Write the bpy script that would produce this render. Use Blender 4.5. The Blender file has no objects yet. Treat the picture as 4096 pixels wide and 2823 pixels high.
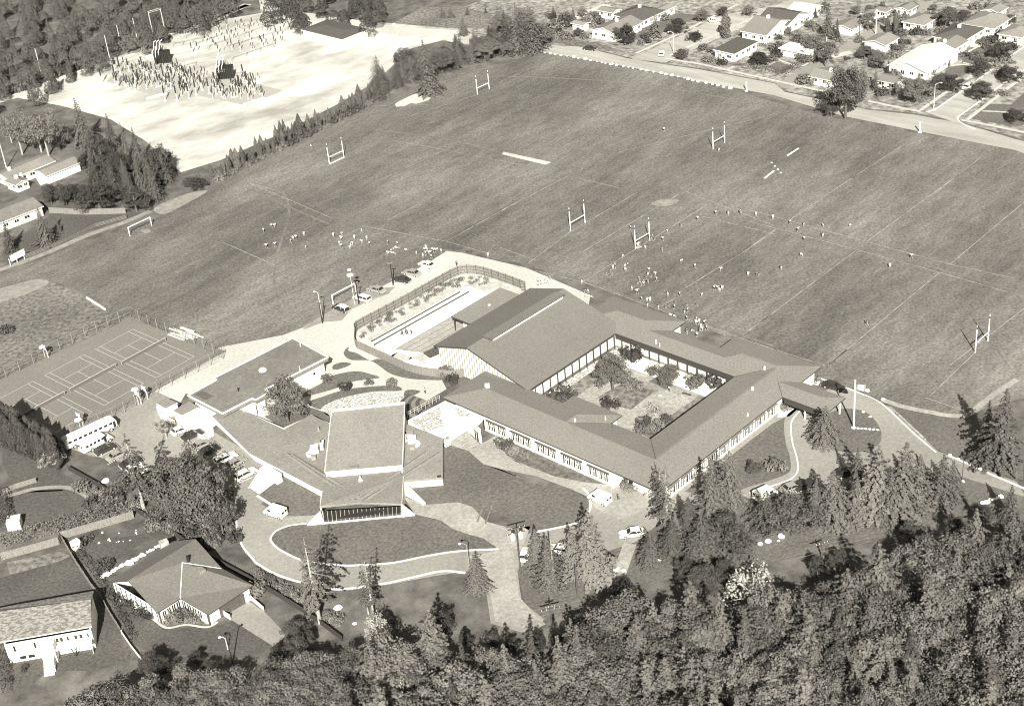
import bpy, bmesh, math, random
import numpy as np
from mathutils import Vector, Matrix
random.seed(7)
C = bpy.context.scene.collection
PI = math.pi
# ---------------------------------------------------------------- camera
F, PITCH, ROLL, H = 5947.46, math.radians(30.3588), math.radians(-5.85344), 169.866
fw = Vector((0, math.cos(PITCH), -math.sin(PITCH)))
_up = Vector((0, math.sin(PITCH), math.cos(PITCH))); _rt = Vector((1, 0, 0))
rt = _rt*math.cos(ROLL) + _up*math.sin(ROLL)
up = -_rt*math.sin(ROLL) + _up*math.cos(ROLL)
CAM = Vector((0, 0, H))
cd = bpy.data.cameras.new('camera'); cam = bpy.data.objects.new('camera', cd); C.objects.link(cam)
m = Matrix((rt, up, -fw)).transposed().to_4x4(); m.translation = CAM
cam.matrix_world = m
cd.sensor_fit = 'HORIZONTAL'; cd.sensor_width = 36; cd.lens = 36*F/4096; cd.clip_start = 1; cd.clip_end = 8000
bpy.context.scene.camera = cam
# ---------------------------------------------------------------- light
SUN_EL = math.radians(34); 
w = bpy.data.worlds.new('World'); bpy.context.scene.world = w; w.use_nodes = True
nt = w.node_tree; bg = nt.nodes['Background']
sky = nt.nodes.new('ShaderNodeTexSky'); sky.sky_type = 'NISHITA'; sky.sun_disc = False
sky.sun_elevation = SUN_EL; sky.sun_rotation = math.radians(180)
hs = nt.nodes.new('ShaderNodeHueSaturation'); hs.inputs['Saturation'].default_value = 0.0   # black-and-white film stock
mx = nt.nodes.new('ShaderNodeMix'); mx.data_type = 'RGBA'; mx.blend_type = 'MULTIPLY'; mx.inputs[0].default_value = 1
mx.inputs[7].default_value = (1, .97, .92, 1)
nt.links.new(sky.outputs[0], hs.inputs['Color']); nt.links.new(hs.outputs[0], mx.inputs[6]); nt.links.new(mx.outputs[2], bg.inputs[0])
bg.inputs[1].default_value = 0.034
sd = bpy.data.lights.new('sun', 'SUN'); sd.energy = 4.6; sd.angle = math.radians(0.5); sd.color = (1, .985, .955)
so = bpy.data.objects.new('sun', sd); C.objects.link(so); so.location = (0, -50, 200)
so.rotation_euler = Vector((0, math.cos(SUN_EL), -math.sin(SUN_EL))).to_track_quat('-Z', 'Y').to_euler()
vs = bpy.context.scene.view_settings
vs.view_transform = 'Standard'; vs.look = 'None'; bpy.context.scene.cycles.filter_width = 1.1
vs.exposure = 1.05; vs.gamma = 1
# ---------------------------------------------------------------- where things stand
OY = {'a': 0, 'b': 700, 'c': 1400, 'd': 2063}; OX = {'1': 0, '2': 1000, '3': 2000, '4': 2996}
def px(c, x, y):
    if c == 'O': return x*1.76857, y*1.76857
    return OX[c[1]] + x/2.1, OY[c[0]] + y/2.1
def G(c, x, y, z=0.0):
    """the point at height z seen in that direction from the aeroplane"""
    X, Y = px(c, x, y)
    d = fw*F + rt*(X-2048) + up*(1411.5-Y)
    t = (z-H)/d.z
    return CAM + d*t
def proj(p):
    d = Vector(p)-CAM; z = d.dot(fw)
    return 2048+F*d.dot(rt)/z, 1411.5-F*d.dot(up)/z
def height(base, c, x, y):
    """height of an upright thing from its foot to its top"""
    X, Y = px(c, x, y); b = Vector(base); lo, hi = 0, 60
    f = lambda h: proj(b+Vector((0, 0, h)))[1]
    for _ in range(40):
        mid = (lo+hi)/2
        if f(mid) > Y: lo = mid
        else: hi = mid
    return lo
UA = math.radians(44.3)
S0 = G('c3', 1345, 1195, 4)
U = Vector((math.cos(UA), math.sin(UA), 0)); V = Vector((-math.sin(UA), math.cos(UA), 0))
def L(u, v, z=0.0):
    """school grid: u along the street side wing, v along the front wing"""
    p = Vector((S0.x, S0.y, 0)) + U*u + V*v; p.z = z; return p
def uv(p):
    d = Vector((p.x-S0.x, p.y-S0.y, 0)); return d.dot(U), d.dot(V)
# ---------------------------------------------------------------- materials
T_LO = (1.0, .925, .80)
def tint(v):
    k = min(1, max(0, (v-.1)/.6)); r = [a*(1-k)+b*k for a, b in zip(T_LO, (1, .985, .87))]
    return (v*r[0], v*r[1], v*r[2], 1)
MATS = {}
def mat(name, v, v2=None, scale=1.0, detail=6, rough=.9, spec=.2, stretch=None, ang=0, v3=None, scale3=.03, coord='pos', bump=0, grain=.17, lo=.35, hi=.65):
    if name in MATS: return MATS[name]
    m = bpy.data.materials.new(name); m.use_nodes = True; n = m.node_tree; b = n.nodes['Principled BSDF']
    b.inputs['Roughness'].default_value = rough; b.inputs['Specular IOR Level'].default_value = spec
    MATS[name] = m
    if v2 is None:
        b.inputs['Base Color'].default_value = tint(v); return m
    if coord == 'pos':
        g = n.nodes.new('ShaderNodeNewGeometry'); out = g.outputs['Position']
    else:
        g = n.nodes.new('ShaderNodeTexCoord'); out = g.outputs['Object']
    mp = n.nodes.new('ShaderNodeMapping'); n.links.new(out, mp.inputs[0])
    mp.vector_type = 'TEXTURE'
    if stretch: mp.inputs['Scale'].default_value = stretch
    mp.inputs['Rotation'].default_value = (0, 0, ang)
    no = n.nodes.new('ShaderNodeTexNoise'); no.inputs['Scale'].default_value = scale; no.inputs['Detail'].default_value = detail
    no.inputs['Roughness'].default_value = .62
    n.links.new(mp.outputs[0], no.inputs['Vector'])
    cr = n.nodes.new('ShaderNodeValToRGB'); cr.color_ramp.elements[0].position = lo; cr.color_ramp.elements[1].position = hi
    cr.color_ramp.elements[0].color = tint(v); cr.color_ramp.elements[1].color = tint(v2)
    n.links.new(no.outputs[0], cr.inputs[0]); col = cr.outputs[0]
    if v3 is not None:      # large soft patches multiply the colour
        n3 = n.nodes.new('ShaderNodeTexNoise'); n3.inputs['Scale'].default_value = scale3; n3.inputs['Detail'].default_value = 5
        n.links.new(out, n3.inputs['Vector'])
        mr = n.nodes.new('ShaderNodeMapRange'); mr.inputs[1].default_value = .35; mr.inputs[2].default_value = .65
        mr.inputs[3].default_value = v3; mr.inputs[4].default_value = 2-v3
        n.links.new(n3.outputs[0], mr.inputs[0])
        mm = n.nodes.new('ShaderNodeVectorMath'); mm.operation = 'SCALE'
        n.links.new(col, mm.inputs[0]); n.links.new(mr.outputs[0], mm.inputs['Scale']); col = mm.outputs[0]
    if grain:               # fine aggregate / blades / shingle speckle
        n4 = n.nodes.new('ShaderNodeTexNoise'); n4.inputs['Scale'].default_value = 3.0; n4.inputs['Detail'].default_value = 3; n4.inputs['Roughness'].default_value = .75
        n.links.new(out, n4.inputs['Vector'])
        m4 = n.nodes.new('ShaderNodeMapRange'); m4.inputs[1].default_value = .32; m4.inputs[2].default_value = .68
        m4.inputs[3].default_value = 1-grain; m4.inputs[4].default_value = 1+grain
        n.links.new(n4.outputs[0], m4.inputs[0])
        v4 = n.nodes.new('ShaderNodeVectorMath'); v4.operation = 'SCALE'
        n.links.new(col, v4.inputs[0]); n.links.new(m4.outputs[0], v4.inputs['Scale']); col = v4.outputs[0]
    n.links.new(col, b.inputs['Base Color'])
    if bump:
        bp = n.nodes.new('ShaderNodeBump'); bp.inputs['Strength'].default_value = bump; bp.inputs['Distance'].default_value = .25
        n.links.new(no.outputs[0], bp.inputs['Height']); n.links.new(bp.outputs[0], b.inputs['Normal'])
    return m
def leafmat(name, v, v2):
    m = bpy.data.materials.new(name); m.use_nodes = True; n = m.node_tree; b = n.nodes['Principled BSDF']; MATS[name] = m
    b.inputs['Roughness'].default_value = .75; b.inputs['Specular IOR Level'].default_value = .25
    tc = n.nodes.new('ShaderNodeTexCoord'); no = n.nodes.new('ShaderNodeTexNoise'); no.inputs['Scale'].default_value = 1.3; no.inputs['Detail'].default_value = 4
    n.links.new(tc.outputs['Object'], no.inputs['Vector'])
    oi = n.nodes.new('ShaderNodeObjectInfo')
    ad = n.nodes.new('ShaderNodeMath'); ad.operation = 'MULTIPLY_ADD'; ad.inputs[1].default_value = .75
    n.links.new(oi.outputs['Random'], ad.inputs[0]); n.links.new(no.outputs[0], ad.inputs[2])
    cr = n.nodes.new('ShaderNodeValToRGB'); cr.color_ramp.elements[0].position = .35; cr.color_ramp.elements[1].position = 1.3
    cr.color_ramp.elements[0].color = tint(v); cr.color_ramp.elements[1].color = tint(v2)
    n.links.new(ad.outputs[0], cr.inputs[0]); n.links.new(cr.outputs[0], b.inputs['Base Color'])
    tr = n.nodes.new('ShaderNodeBsdfTranslucent'); n.links.new(cr.outputs[0], tr.inputs[0])
    mi = n.nodes.new('ShaderNodeMixShader'); mi.inputs[0].default_value = .18
    n.links.new(b.outputs[0], mi.inputs[1]); n.links.new(tr.outputs[0], mi.inputs[2])
    n.links.new(mi.outputs[0], n.nodes['Material Output'].inputs[0])
    return m
# ground
mat('ground', .085, .19, .22, 9, v3=.8, scale3=.02, bump=.5)
def turf(name, v):
    m = bpy.data.materials.new(name); m.use_nodes = True; n = m.node_tree; b = n.nodes['Principled BSDF']; MATS[name] = m
    b.inputs['Roughness'].default_value = .95; b.inputs['Specular IOR Level'].default_value = .1
    g = n.nodes.new('ShaderNodeNewGeometry'); col = None
    # scale, stretch, angle, detail, amount, from-range: mowing streaks, mottling, wear patches, blades
    for sc, st, an, de, am, lo, hi in ((.16, (9, .8, 1), UA, 5, .12, .3, .7), (.4, (2, .8, 1), UA, 12, .18, .32, .68), (.045, (2.6, 1, 1), UA+.2, 10, .24, .38, .70), (1.5, (1, 1, 1), 0, 6, .34, .34, .66), (.012, (1, 1, 1), 0, 3, .12, .4, .6)):
        mp = n.nodes.new('ShaderNodeMapping'); mp.vector_type = 'TEXTURE'; mp.inputs['Scale'].default_value = st; mp.inputs['Rotation'].default_value = (0, 0, an)
        n.links.new(g.outputs['Position'], mp.inputs[0]); no = n.nodes.new('ShaderNodeTexNoise'); no.inputs['Scale'].default_value = sc; no.inputs['Detail'].default_value = de; no.inputs['Roughness'].default_value = .65
        n.links.new(mp.outputs[0], no.inputs['Vector']); mr = n.nodes.new('ShaderNodeMapRange'); mr.inputs[1].default_value = lo; mr.inputs[2].default_value = hi; mr.inputs[3].default_value = 1-am; mr.inputs[4].default_value = 1+am*1.2
        n.links.new(no.outputs[0], mr.inputs[0]); vm = n.nodes.new('ShaderNodeVectorMath'); vm.operation = 'SCALE'
        if col is None: vm.inputs[0].default_value = tint(v)[:3]
        else: n.links.new(col, vm.inputs[0])
        n.links.new(mr.outputs[0], vm.inputs['Scale']); col = vm.outputs[0]
    n.links.new(col, b.inputs['Base Color'])
turf('field', .165)
mat('fieldworn', .135, .225, .8, 12, v3=.85, scale3=.08)
mat('lawndark', .075, .135, 1.6, 10, v3=.85, scale3=.06)  # lawn copy with the light falloff toward bottom left put into its colour
mat('lawn', .105, .185, 1.6, 10, v3=.9, scale3=.08)
mat('meadow', .09, .27, .9, 10, v3=.8, scale3=.05, bump=.5)
mat('line', .20, .58, 1.1, 6, lo=.34, hi=.74, stretch=(3, 3, 1))
mat('court', .185, .225, 2.5, 8, v3=.95, scale3=.05)
mat('courtline', .55)
mat('asphalt', .26, .33, 1.2, 6, v3=.88, scale3=.05, grain=.1)
mat('gravel', .44, .58, 1.2, 9, v3=.9, scale3=.04, lo=.3, hi=.7)
mat('pathgravel', .30, .41, 1.1, 9, v3=.88, scale3=.12)
mat('yard', .34, .74, .07, 14, stretch=(1.8, 1, 1), ang=.5, v3=.92, scale3=.02, lo=.36, hi=.68)
mat('yarddark', .36, .42, .8, 8)
mat('street', .34, .46, .25, 10, stretch=(6, 1, 1), ang=-.8, v3=.92)
mat('sidewalk', .44, .58, 1)
mat('kerb', .68)
mat('bank', .40, .60, .6, 8, v3=.9, scale3=.2)
mat('deck', .72, .8, 1)
mat('paving', .62, .75, 1.4)
mat('courtgravel', .26, .42, 1.1, 9, v3=.8, scale3=.15)
mat('speckle', .30, .8, 2.6, 4, lo=.45, hi=.6)
mat('suburb', .11, .42, .45, 12, v3=.8, scale3=.05)
mat('soil', .09, .2, .9, 8)
mat('wear', .22, .34, .5, 8)
# buildings
mat('roof', .185, .245, 3.2, 9, rough=.95, v3=.95, scale3=.07)
mat('roofgym', .155, .205, 3.2, 9, rough=.95, v3=.95, scale3=.07)
mat('roofhouse', .15, .19, 2.5, 9, rough=.95, v3=.95, scale3=.1)
mat('rooflight', .215, .285, 2.0, 9, rough=.95, v3=.93, scale3=.12)
mat('roofflat', .165, .215, .9, 9, rough=.95, v3=.88, scale3=.12)
mat('roofdark', .085, .12, 1.6, 8, rough=.9)
mat('roofwhite', .78, .85, 1.5)
mat('rooftile', .16, .31, 1.9, 2, stretch=(1.6, .7, 1), ang=.15, lo=.44, hi=.56)
mat('white', .82, .86, 2); mat('offwhite', .62, .7, 1.5); mat('cream', .5, .58, 2)
mat('fascia', .06); mat('dark', .035, rough=.6); mat('glass', .03, rough=.15, spec=.6)
mat('timber', .17, .27, 3, stretch=(.4, .4, 4)); mat('darktimber', .07, .12, 3, stretch=(.4, .4, 4)); mat('palewood', .5, .75, 2)
mat('stone', .3, .55, 1.2, 6, bump=.6); mat('brick', .16, .22, 4)
mat('metal', .30, rough=.5); mat('palemetal', .6, rough=.5); mat('black', .025, rough=.6)
mat('mesh', .14, rough=.8)
mat('bark', .08, .16, 3); mat('palebark', .3, .45, 3)
mat('carwhite', .82, rough=.3, spec=.5); mat('cardark', .05, rough=.3, spec=.5); mat('cargrey', .32, rough=.3, spec=.5); mat('carpale', .55, rough=.3, spec=.5)
mat('rubber', .03); mat('chrome', .55, rough=.25, spec=.8)
mat('skin', .42); mat('hair', .06); mat('clothwhite', .85); mat('clothdark', .07); mat('clothgrey', .28)
for n_, a_, b_ in (('leafmid', .085, .205), ('leafdark', .04, .09), ('leaffir', .07, .165), ('leaflight', .11, .23), ('leafpale', .22, .6), ('leafshade', .065, .15), ('leaffm', .075, .18), ('leaffar', .055, .12), ('leafhedge', .05, .10)):
    leafmat(n_, a_, b_)
# ---------------------------------------------------------------- mesh helpers
def wloc(o):
    p = Vector((0, 0, 0))
    while o is not None: p += o.location; o = o.parent
    return p
def tag(o, label=None, cat=None, group=None, kind=None):
    if label: o['label'] = label
    if cat: o['category'] = cat
    if group: o['group'] = group
    if kind: o['kind'] = kind
    return o
def thing(name, label, cat, loc=(0, 0, 0), group=None):
    o = bpy.data.objects.new(name, None); C.objects.link(o); o.location = loc; o.empty_display_size = .5
    return tag(o, label, cat, group)
class MB:
    def __init__(s): s.v = []; s.f = []
    def add(s, vs, fs):
        k = len(s.v); s.v += [tuple(p) for p in vs]; s.f += [tuple(i+k for i in f) for f in fs]; return s
    def box(s, c, size, rz=0, rot=None):
        x, y, z = [a/2 for a in size]; R = rot or Matrix.Rotation(rz, 3, 'Z'); c = Vector(c)
        vs = [c+R@Vector((sx*x, sy*y, sz*z)) for sz in (-1, 1) for sy in (-1, 1) for sx in (-1, 1)]
        return s.add(vs, [(0, 2, 3, 1), (4, 5, 7, 6), (0, 1, 5, 4), (2, 6, 7, 3), (0, 4, 6, 2), (1, 3, 7, 5)])
    def prism(s, poly, z0, z1):
        n = len(poly); vs = [(p[0], p[1], z0) for p in poly]+[(p[0], p[1], z1) for p in poly]
        fs = [tuple(range(n-1, -1, -1)), tuple(range(n, 2*n))]+[(i, (i+1) % n, n+(i+1) % n, n+i) for i in range(n)]
        return s.add(vs, fs)
    def tube(s, a, b, r0, r1=None, n=6, caps=True):
        a = Vector(a); b = Vector(b); r1 = r0 if r1 is None else r1; d = (b-a).normalized()
        x = d.orthogonal().normalized(); y = d.cross(x)
        vs = [a+(x*math.cos(2*PI*i/n)+y*math.sin(2*PI*i/n))*r0 for i in range(n)]+[b+(x*math.cos(2*PI*i/n)+y*math.sin(2*PI*i/n))*r1 for i in range(n)]
        fs = [(i, (i+1) % n, n+(i+1) % n, n+i) for i in range(n)]
        if caps: fs += [tuple(range(n-1, -1, -1)), tuple(range(n, 2*n))]
        return s.add(vs, fs)
    def beam(s, a, b, w, h):
        """upright rectangular bar from a to b (its top at a/b height)"""
        a = Vector(a); b = Vector(b); d = (b-a); d.z = 0; d.normalize(); sd_ = Vector((-d.y, d.x, 0))*w/2; dn = Vector((0, 0, -h))
        vs = [a-sd_+dn, a+sd_+dn, b+sd_+dn, b-sd_+dn, a-sd_, a+sd_, b+sd_, b-sd_]
        return s.add(vs, [(3, 2, 1, 0), (4, 5, 6, 7), (0, 1, 5, 4), (1, 2, 6, 5), (2, 3, 7, 6), (3, 0, 4, 7)])
    def lathe(s, c, prof, n=10):
        c = Vector(c); k = len(prof)
        vs = [c+Vector((r*math.cos(2*PI*i/n), r*math.sin(2*PI*i/n), z)) for r, z in prof for i in range(n)]
        fs = [(j*n+i, j*n+(i+1) % n, (j+1)*n+(i+1) % n, (j+1)*n+i) for j in range(k-1) for i in range(n)]
        fs += [tuple(range(n-1, -1, -1)), tuple(range((k-1)*n, k*n))]
        return s.add(vs, fs)
    def build(s, name, m, parent=None, smooth=False, **kw):
        me = bpy.data.meshes.new(name)
        off = wloc(parent) if parent is not None else Vector((0, 0, 0))
        me.from_pydata([(v[0]-off.x, v[1]-off.y, v[2]-off.z) for v in s.v], [], s.f)
        me.materials.append(MATS[m] if isinstance(m, str) else m)
        if smooth: me.polygons.foreach_set('use_smooth', [True]*len(me.polygons))
        me.validate(); me.update()
        o = bpy.data.objects.new(name, me); C.objects.link(o); o.parent = parent
        if kw: tag(o, kw.get('label'), kw.get('cat'), kw.get('group'), kw.get('kind'))
        return o
def solo(o, base):
    """move the origin of a single-mesh thing to its base"""
    b = Vector(base); o.data.transform(Matrix.Translation(-b)); o.location = b; return o
def smooth_pts(pts, closed=True, k=6):
    out = []; n = len(pts)
    rng = range(n) if closed else range(n-1)
    for i in rng:
        g = (lambda j: pts[j % n]) if closed else (lambda j: pts[max(0, min(n-1, j))])
        p0, p1, p2, p3 = [Vector(g(i+j)) for j in (-1, 0, 1, 2)]
        for t in [a/k for a in range(k)]:
            out.append(.5*((2*p1)+(p2-p0)*t+(2*p0-5*p1+4*p2-p3)*t*t+(3*p1-p0-3*p2+p3)*t**3))
    if not closed: out.append(Vector(pts[-1]))
    return out
from mathutils.geometry import tessellate_polygon
def sheet(name, pts, z, m, curve=False, top=None, **kw):
    """a flat area of ground; top: gives it real thickness below"""
    pts = [Vector((p[0], p[1], 0)) for p in pts]
    if curve: pts = smooth_pts(pts)
    mb = MB(); tri = tessellate_polygon([pts])
    vs = [(p.x, p.y, z) for p in pts]
    ar = sum(pts[i].x*pts[(i+1) % len(pts)].y-pts[(i+1) % len(pts)].x*pts[i].y for i in range(len(pts)))
    fs = []
    for a, b, c in tri:
        n = (pts[b]-pts[a]).cross(pts[c]-pts[a]).z
        fs.append((a, b, c) if n > 0 else (c, b, a))
    mb.add(vs, fs)
    if top:
        n = len(pts); k = len(mb.v)
        mb.add([(p.x, p.y, z) for p in pts]+[(p.x, p.y, z-top) for p in pts], [((i, n+i, n+(i+1) % n, (i+1) % n) if ar > 0 else (i, (i+1) % n, n+(i+1) % n, n+i)) for i in range(n)])
    o = mb.build(name, m)
    return tag(o, kw.get('label'), kw.get('cat'), kw.get('group'), kw.get('kind', 'structure'))
def P(c, *xy, z=0):
    return [G(c, xy[i], xy[i+1], z) for i in range(0, len(xy), 2)]
def ribbon(name, pts, w, z, m, curve=False, closed=False, th=0, kind='structure', **kw):
    if curve: pts = smooth_pts(pts, closed)
    pts = [Vector((p[0], p[1], 0)) for p in pts]; n = len(pts); mb = MB(); Ls = []; Rs = []
    for i in range(n):
        a = pts[(i-1) % n] if (i or closed) else pts[0]; b = pts[(i+1) % n] if (i < n-1 or closed) else pts[-1]
        d = (b-a).normalized(); s = Vector((-d.y, d.x, 0))*w/2
        Ls.append(pts[i]+s); Rs.append(pts[i]-s)
    vs = [(p.x, p.y, z) for p in Ls]+[(p.x, p.y, z) for p in Rs]; r = range(n if closed else n-1)
    fs = [(n+i, n+(i+1) % n, (i+1) % n, i) for i in r]
    mb.add(vs, fs)
    if th:
        mb.add(vs+[(p.x, p.y, z-th) for p in Ls]+[(p.x, p.y, z-th) for p in Rs],
               [(i, (i+1) % n, 2*n+(i+1) % n, 2*n+i) for i in r]+[(3*n+i, 3*n+(i+1) % n, n+(i+1) % n, n+i) for i in r]
               + ([] if closed else [(0, 2*n, 3*n, n), (n-1, 2*n-1, 4*n-1, 3*n-1)]))
    return tag(mb.build(name, m), kw.get('label'), kw.get('cat'), kw.get('group'), kind)
def dup(root, loc, rz=0, s=None, label=None, group=None, paint=None):
    def rec(o, par):
        c = o.copy(); C.objects.link(c)
        if par is not None: c.parent = par
        for ch in list(o.children): rec(ch, c)
        return c
    r = rec(root, None); r.location = loc; r.rotation_euler = (0, 0, rz)
    if s is not None: r.scale = (s, s, s) if not hasattr(s, '__len__') else s
    if label: r['label'] = label
    if group: r['group'] = group
    elif 'group' in r: del r['group']
    return r
class Proto:
    """first placement moves the thing itself, the others are copies"""
    def __init__(s, root): s.root = root; s.used = False
    def place(s, loc, rz=0, sc=None, label=None, group=None):
        if not s.used:
            s.used = True; r = s.first = s.root
            r.location = loc; r.rotation_euler = (0, 0, rz)
            if sc is not None: r.scale = (sc, sc, sc) if not hasattr(sc, '__len__') else sc
            if label: r['label'] = label
            if group: r['group'] = group
            return r
        return dup(s.root, loc, rz, sc if sc is not None else (1, 1, 1), label, group)
# ================================================================ the ground
R0 = 3200
mb = MB(); mb.add([(R0*math.cos(2*PI*i/48), 300+R0*math.sin(2*PI*i/48), 0) for i in range(48)], [tuple(range(48))])
tag(mb.build('ground', 'ground'), kind='structure')
O = lambda *a, z=0: P('O', *a, z=z)
Z = lambda n: .02*n
# playing field
sheet('playing_field', O(-60, 655, 5, 622, 130, 572, 290, 515, 345, 498, 400, 470, 470, 425, 500, 402, 560, 375, 650, 322, 760, 272, 870, 222, 960, 192, 1040, 165, 1110, 150, 1225, 119, 1450, 160,
      1660, 205, 1860, 262, 2080, 302, 2300, 338, 2500, 372, 2600, 800, 2400, 880, 2293, 905, 2180, 940, 2090, 925, 2010, 908, 1920, 880, 1850, 850, 1750, 800, 1620, 752, 1480, 700, 1330, 642, 1190, 600, 1085, 572, 1030, 567,
      960, 596, 900, 628, 850, 655, 780, 690, 720, 730, 640, 765, 500, 805, 290, 700, 110, 632, -60, 700), Z(1), 'field')
sheet('meadow', O(-60, 700, 110, 634, 180, 665, 290, 712, 240, 745, -60, 880), Z(2), 'meadow')
sheet('meadow', O(10, 650, 85, 632, 110, 640, 60, 665, -30, 690, -30, 665), Z(3), 'wear', True)
# grassy edge strip and track beside the left boundary
ribbon('dirt_track', O(-30, 620, 60, 590, 130, 562, 200, 532, 290, 500, 340, 478), 2.2, Z(3), 'wear', True)
sheet('dirt_track', O(350, 470, 420, 440, 470, 432, 420, 462, 370, 485), Z(4), 'wear', True)
# substation yard
sheet('gravel_yard', O(20, 218, 90, 190, 250, 135, 420, 70, 520, 42, 640, 22, 800, 45, 1040, 68, 1110, 92, 1080, 105, 1000, 92, 930, 110, 850, 185, 760, 238, 640, 300, 500, 362, 410, 390, 330, 320, 250, 270, 140, 240), Z(1), 'yard')
sheet('gravel_apron', O(250, 175, 330, 140, 560, 185, 640, 205, 560, 240, 440, 215, 380, 225, 240, 185), Z(2), 'yarddark')
sheet('gravel_road', O(590, 10, 700, 30, 900, 62, 1050, 70, 1050, 84, 880, 78, 690, 45, 590, 22), Z(2), 'gravel')
sheet('gravel_heap', P('a2', 1215, 880, 1240, 860, 1330, 815, 1390, 790, 1450, 795, 1440, 825, 1520, 820, 1500, 845, 1400, 875, 1350, 870, 1300, 895, 1230, 900), Z(3), 'gravel')
ribbon('gravel_road', O(-40, 240, 60, 212, 180, 168, 300, 125, 420, 78, 560, 10), 4, Z(3), 'gravel')
ribbon('yard_track', O(560, 12, 430, 60, 350, 92), 3, Z(3), 'gravel')
# streets of the suburb
sheet('street', P('a3', 360, 440, 370, 378, 700, 398, 1060, 490, 1390, 545, 1700, 590, 2310, 705)+P('a4', 300, 775, 600, 838, 1000, 925, 1380, 965, 1800, 1040, 2230, 1170, 2600, 1260, 2600, 1390, 2230, 1262, 1800, 1180, 1300, 1080, 800, 980, 300, 830)+P('a3', 2310, 805, 1700, 690, 1100, 570), Z(3), 'street')
sheet('street', P('a3', 1100, 500, 1500, 310, 1860, 130, 2310, 50, 2600, -60, 2900, -60, 2310, 150, 2000, 250, 1600, 430, 1390, 530), Z(2), 'street')
sheet('street', P('a4', 1490, 945, 1620, 890, 2230, 450, 2500, 270, 2700, 380, 2230, 640, 1780, 950, 1755, 1000, 1800, 1060), Z(4), 'street', False)
ribbon('alley', P('a4', 280, 730, 500, 590, 800, 420, 1050, 270, 1300, 130, 1500, 20), 5, Z(2), 'asphalt')
ribbon('alley', P('a3', 350, 300, 600, 170, 900, 40), 4, Z(2), 'sidewalk')
ribbon('sidewalk', P('a3', 1390, 492, 1700, 545, 2310, 680)+P('a4', 630, 772), 1.2, Z(4), 'sidewalk')
ribbon('sidewalk', P('a4', 1000, 850, 1200, 893, 1440, 940), 1.2, Z(4), 'sidewalk')
ribbon('sidewalk', P('a3', 1140, 452, 1500, 290, 1850, 110, 2000, 40), 1.2, Z(4), 'sidewalk')
ribbon('sidewalk', P('a3', 1420, 470, 1700, 345, 2000, 210, 2310, 70), 1.2, Z(4), 'sidewalk')
ribbon('sidewalk', P('a4', 1440, 930, 1640, 790, 2240, 400), 1.2, Z(5), 'sidewalk')
ribbon('sidewalk', P('a4', 1830, 1010, 2000, 880, 2180, 740, 2400, 590), 1.2, Z(5), 'sidewalk')
ribbon('sidewalk', P('a4', 1780, 1010, 1950, 1040, 2240, 1100, 2500, 1160), 1.2, Z(5), 'sidewalk')
ribbon('kerb', P('a4', 1490, 943, 1560, 925, 1800, 760, 2230, 452, 2450, 300), .5, .13, 'kerb', th=.13)
ribbon('kerb', P('a4', 1900, 1090, 1800, 1045, 1752, 1005, 1780, 965, 1930, 860, 2160, 690, 2450, 500), .5, .13, 'kerb', True, th=.13)
sheet('garden_ground', P('a3', 380, 375, 390, 120, 600, -150, 2310, -150)+P('a4', 2600, -150, 2600, 1230, 2230, 1150, 1800, 1030, 1380, 950, 1000, 915, 600, 828, 300, 765)+P('a3', 2310, 695, 1700, 580, 1390, 535, 1060, 480, 700, 390), Z(1)-.006, 'suburb')
sheet('hillside', P('a2', 1200, 200, 1450, 60, 1800, 60)+P('a3', 100, -100, 600, -150, 380, 250, 350, 370)+P('a2', 2100, 330, 1700, 300), Z(1)-.01, 'suburb')
# lighter gardens of the suburb
for k_, q_ in enumerate((P('a3', 400, 300, 800, 360, 1060, 440, 700, 395, 390, 350), P('a3', 1150, 330, 1390, 270, 1700, 130, 1300, 100, 1100, 350), P('a4', 150, 560, 240, 520, 380, 560, 270, 620), P('a4', 1650, 570, 1850, 540, 1900, 590, 1650, 700),
                         P('a4', 1800, 450, 1930, 390, 2050, 430, 1900, 560, 1790, 520), P('a4', 1950, 870, 2200, 880, 2400, 700, 2400, 1050, 2200, 1060, 1870, 1000), P('a2', 1200, 200, 1450, 60, 1800, 60, 2200, 180, 2100, 240, 1700, 240))):
    sheet('garden', q_, Z(1)+.002*k_, 'meadow' if k_ in (0, 6) else 'lawn')
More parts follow.
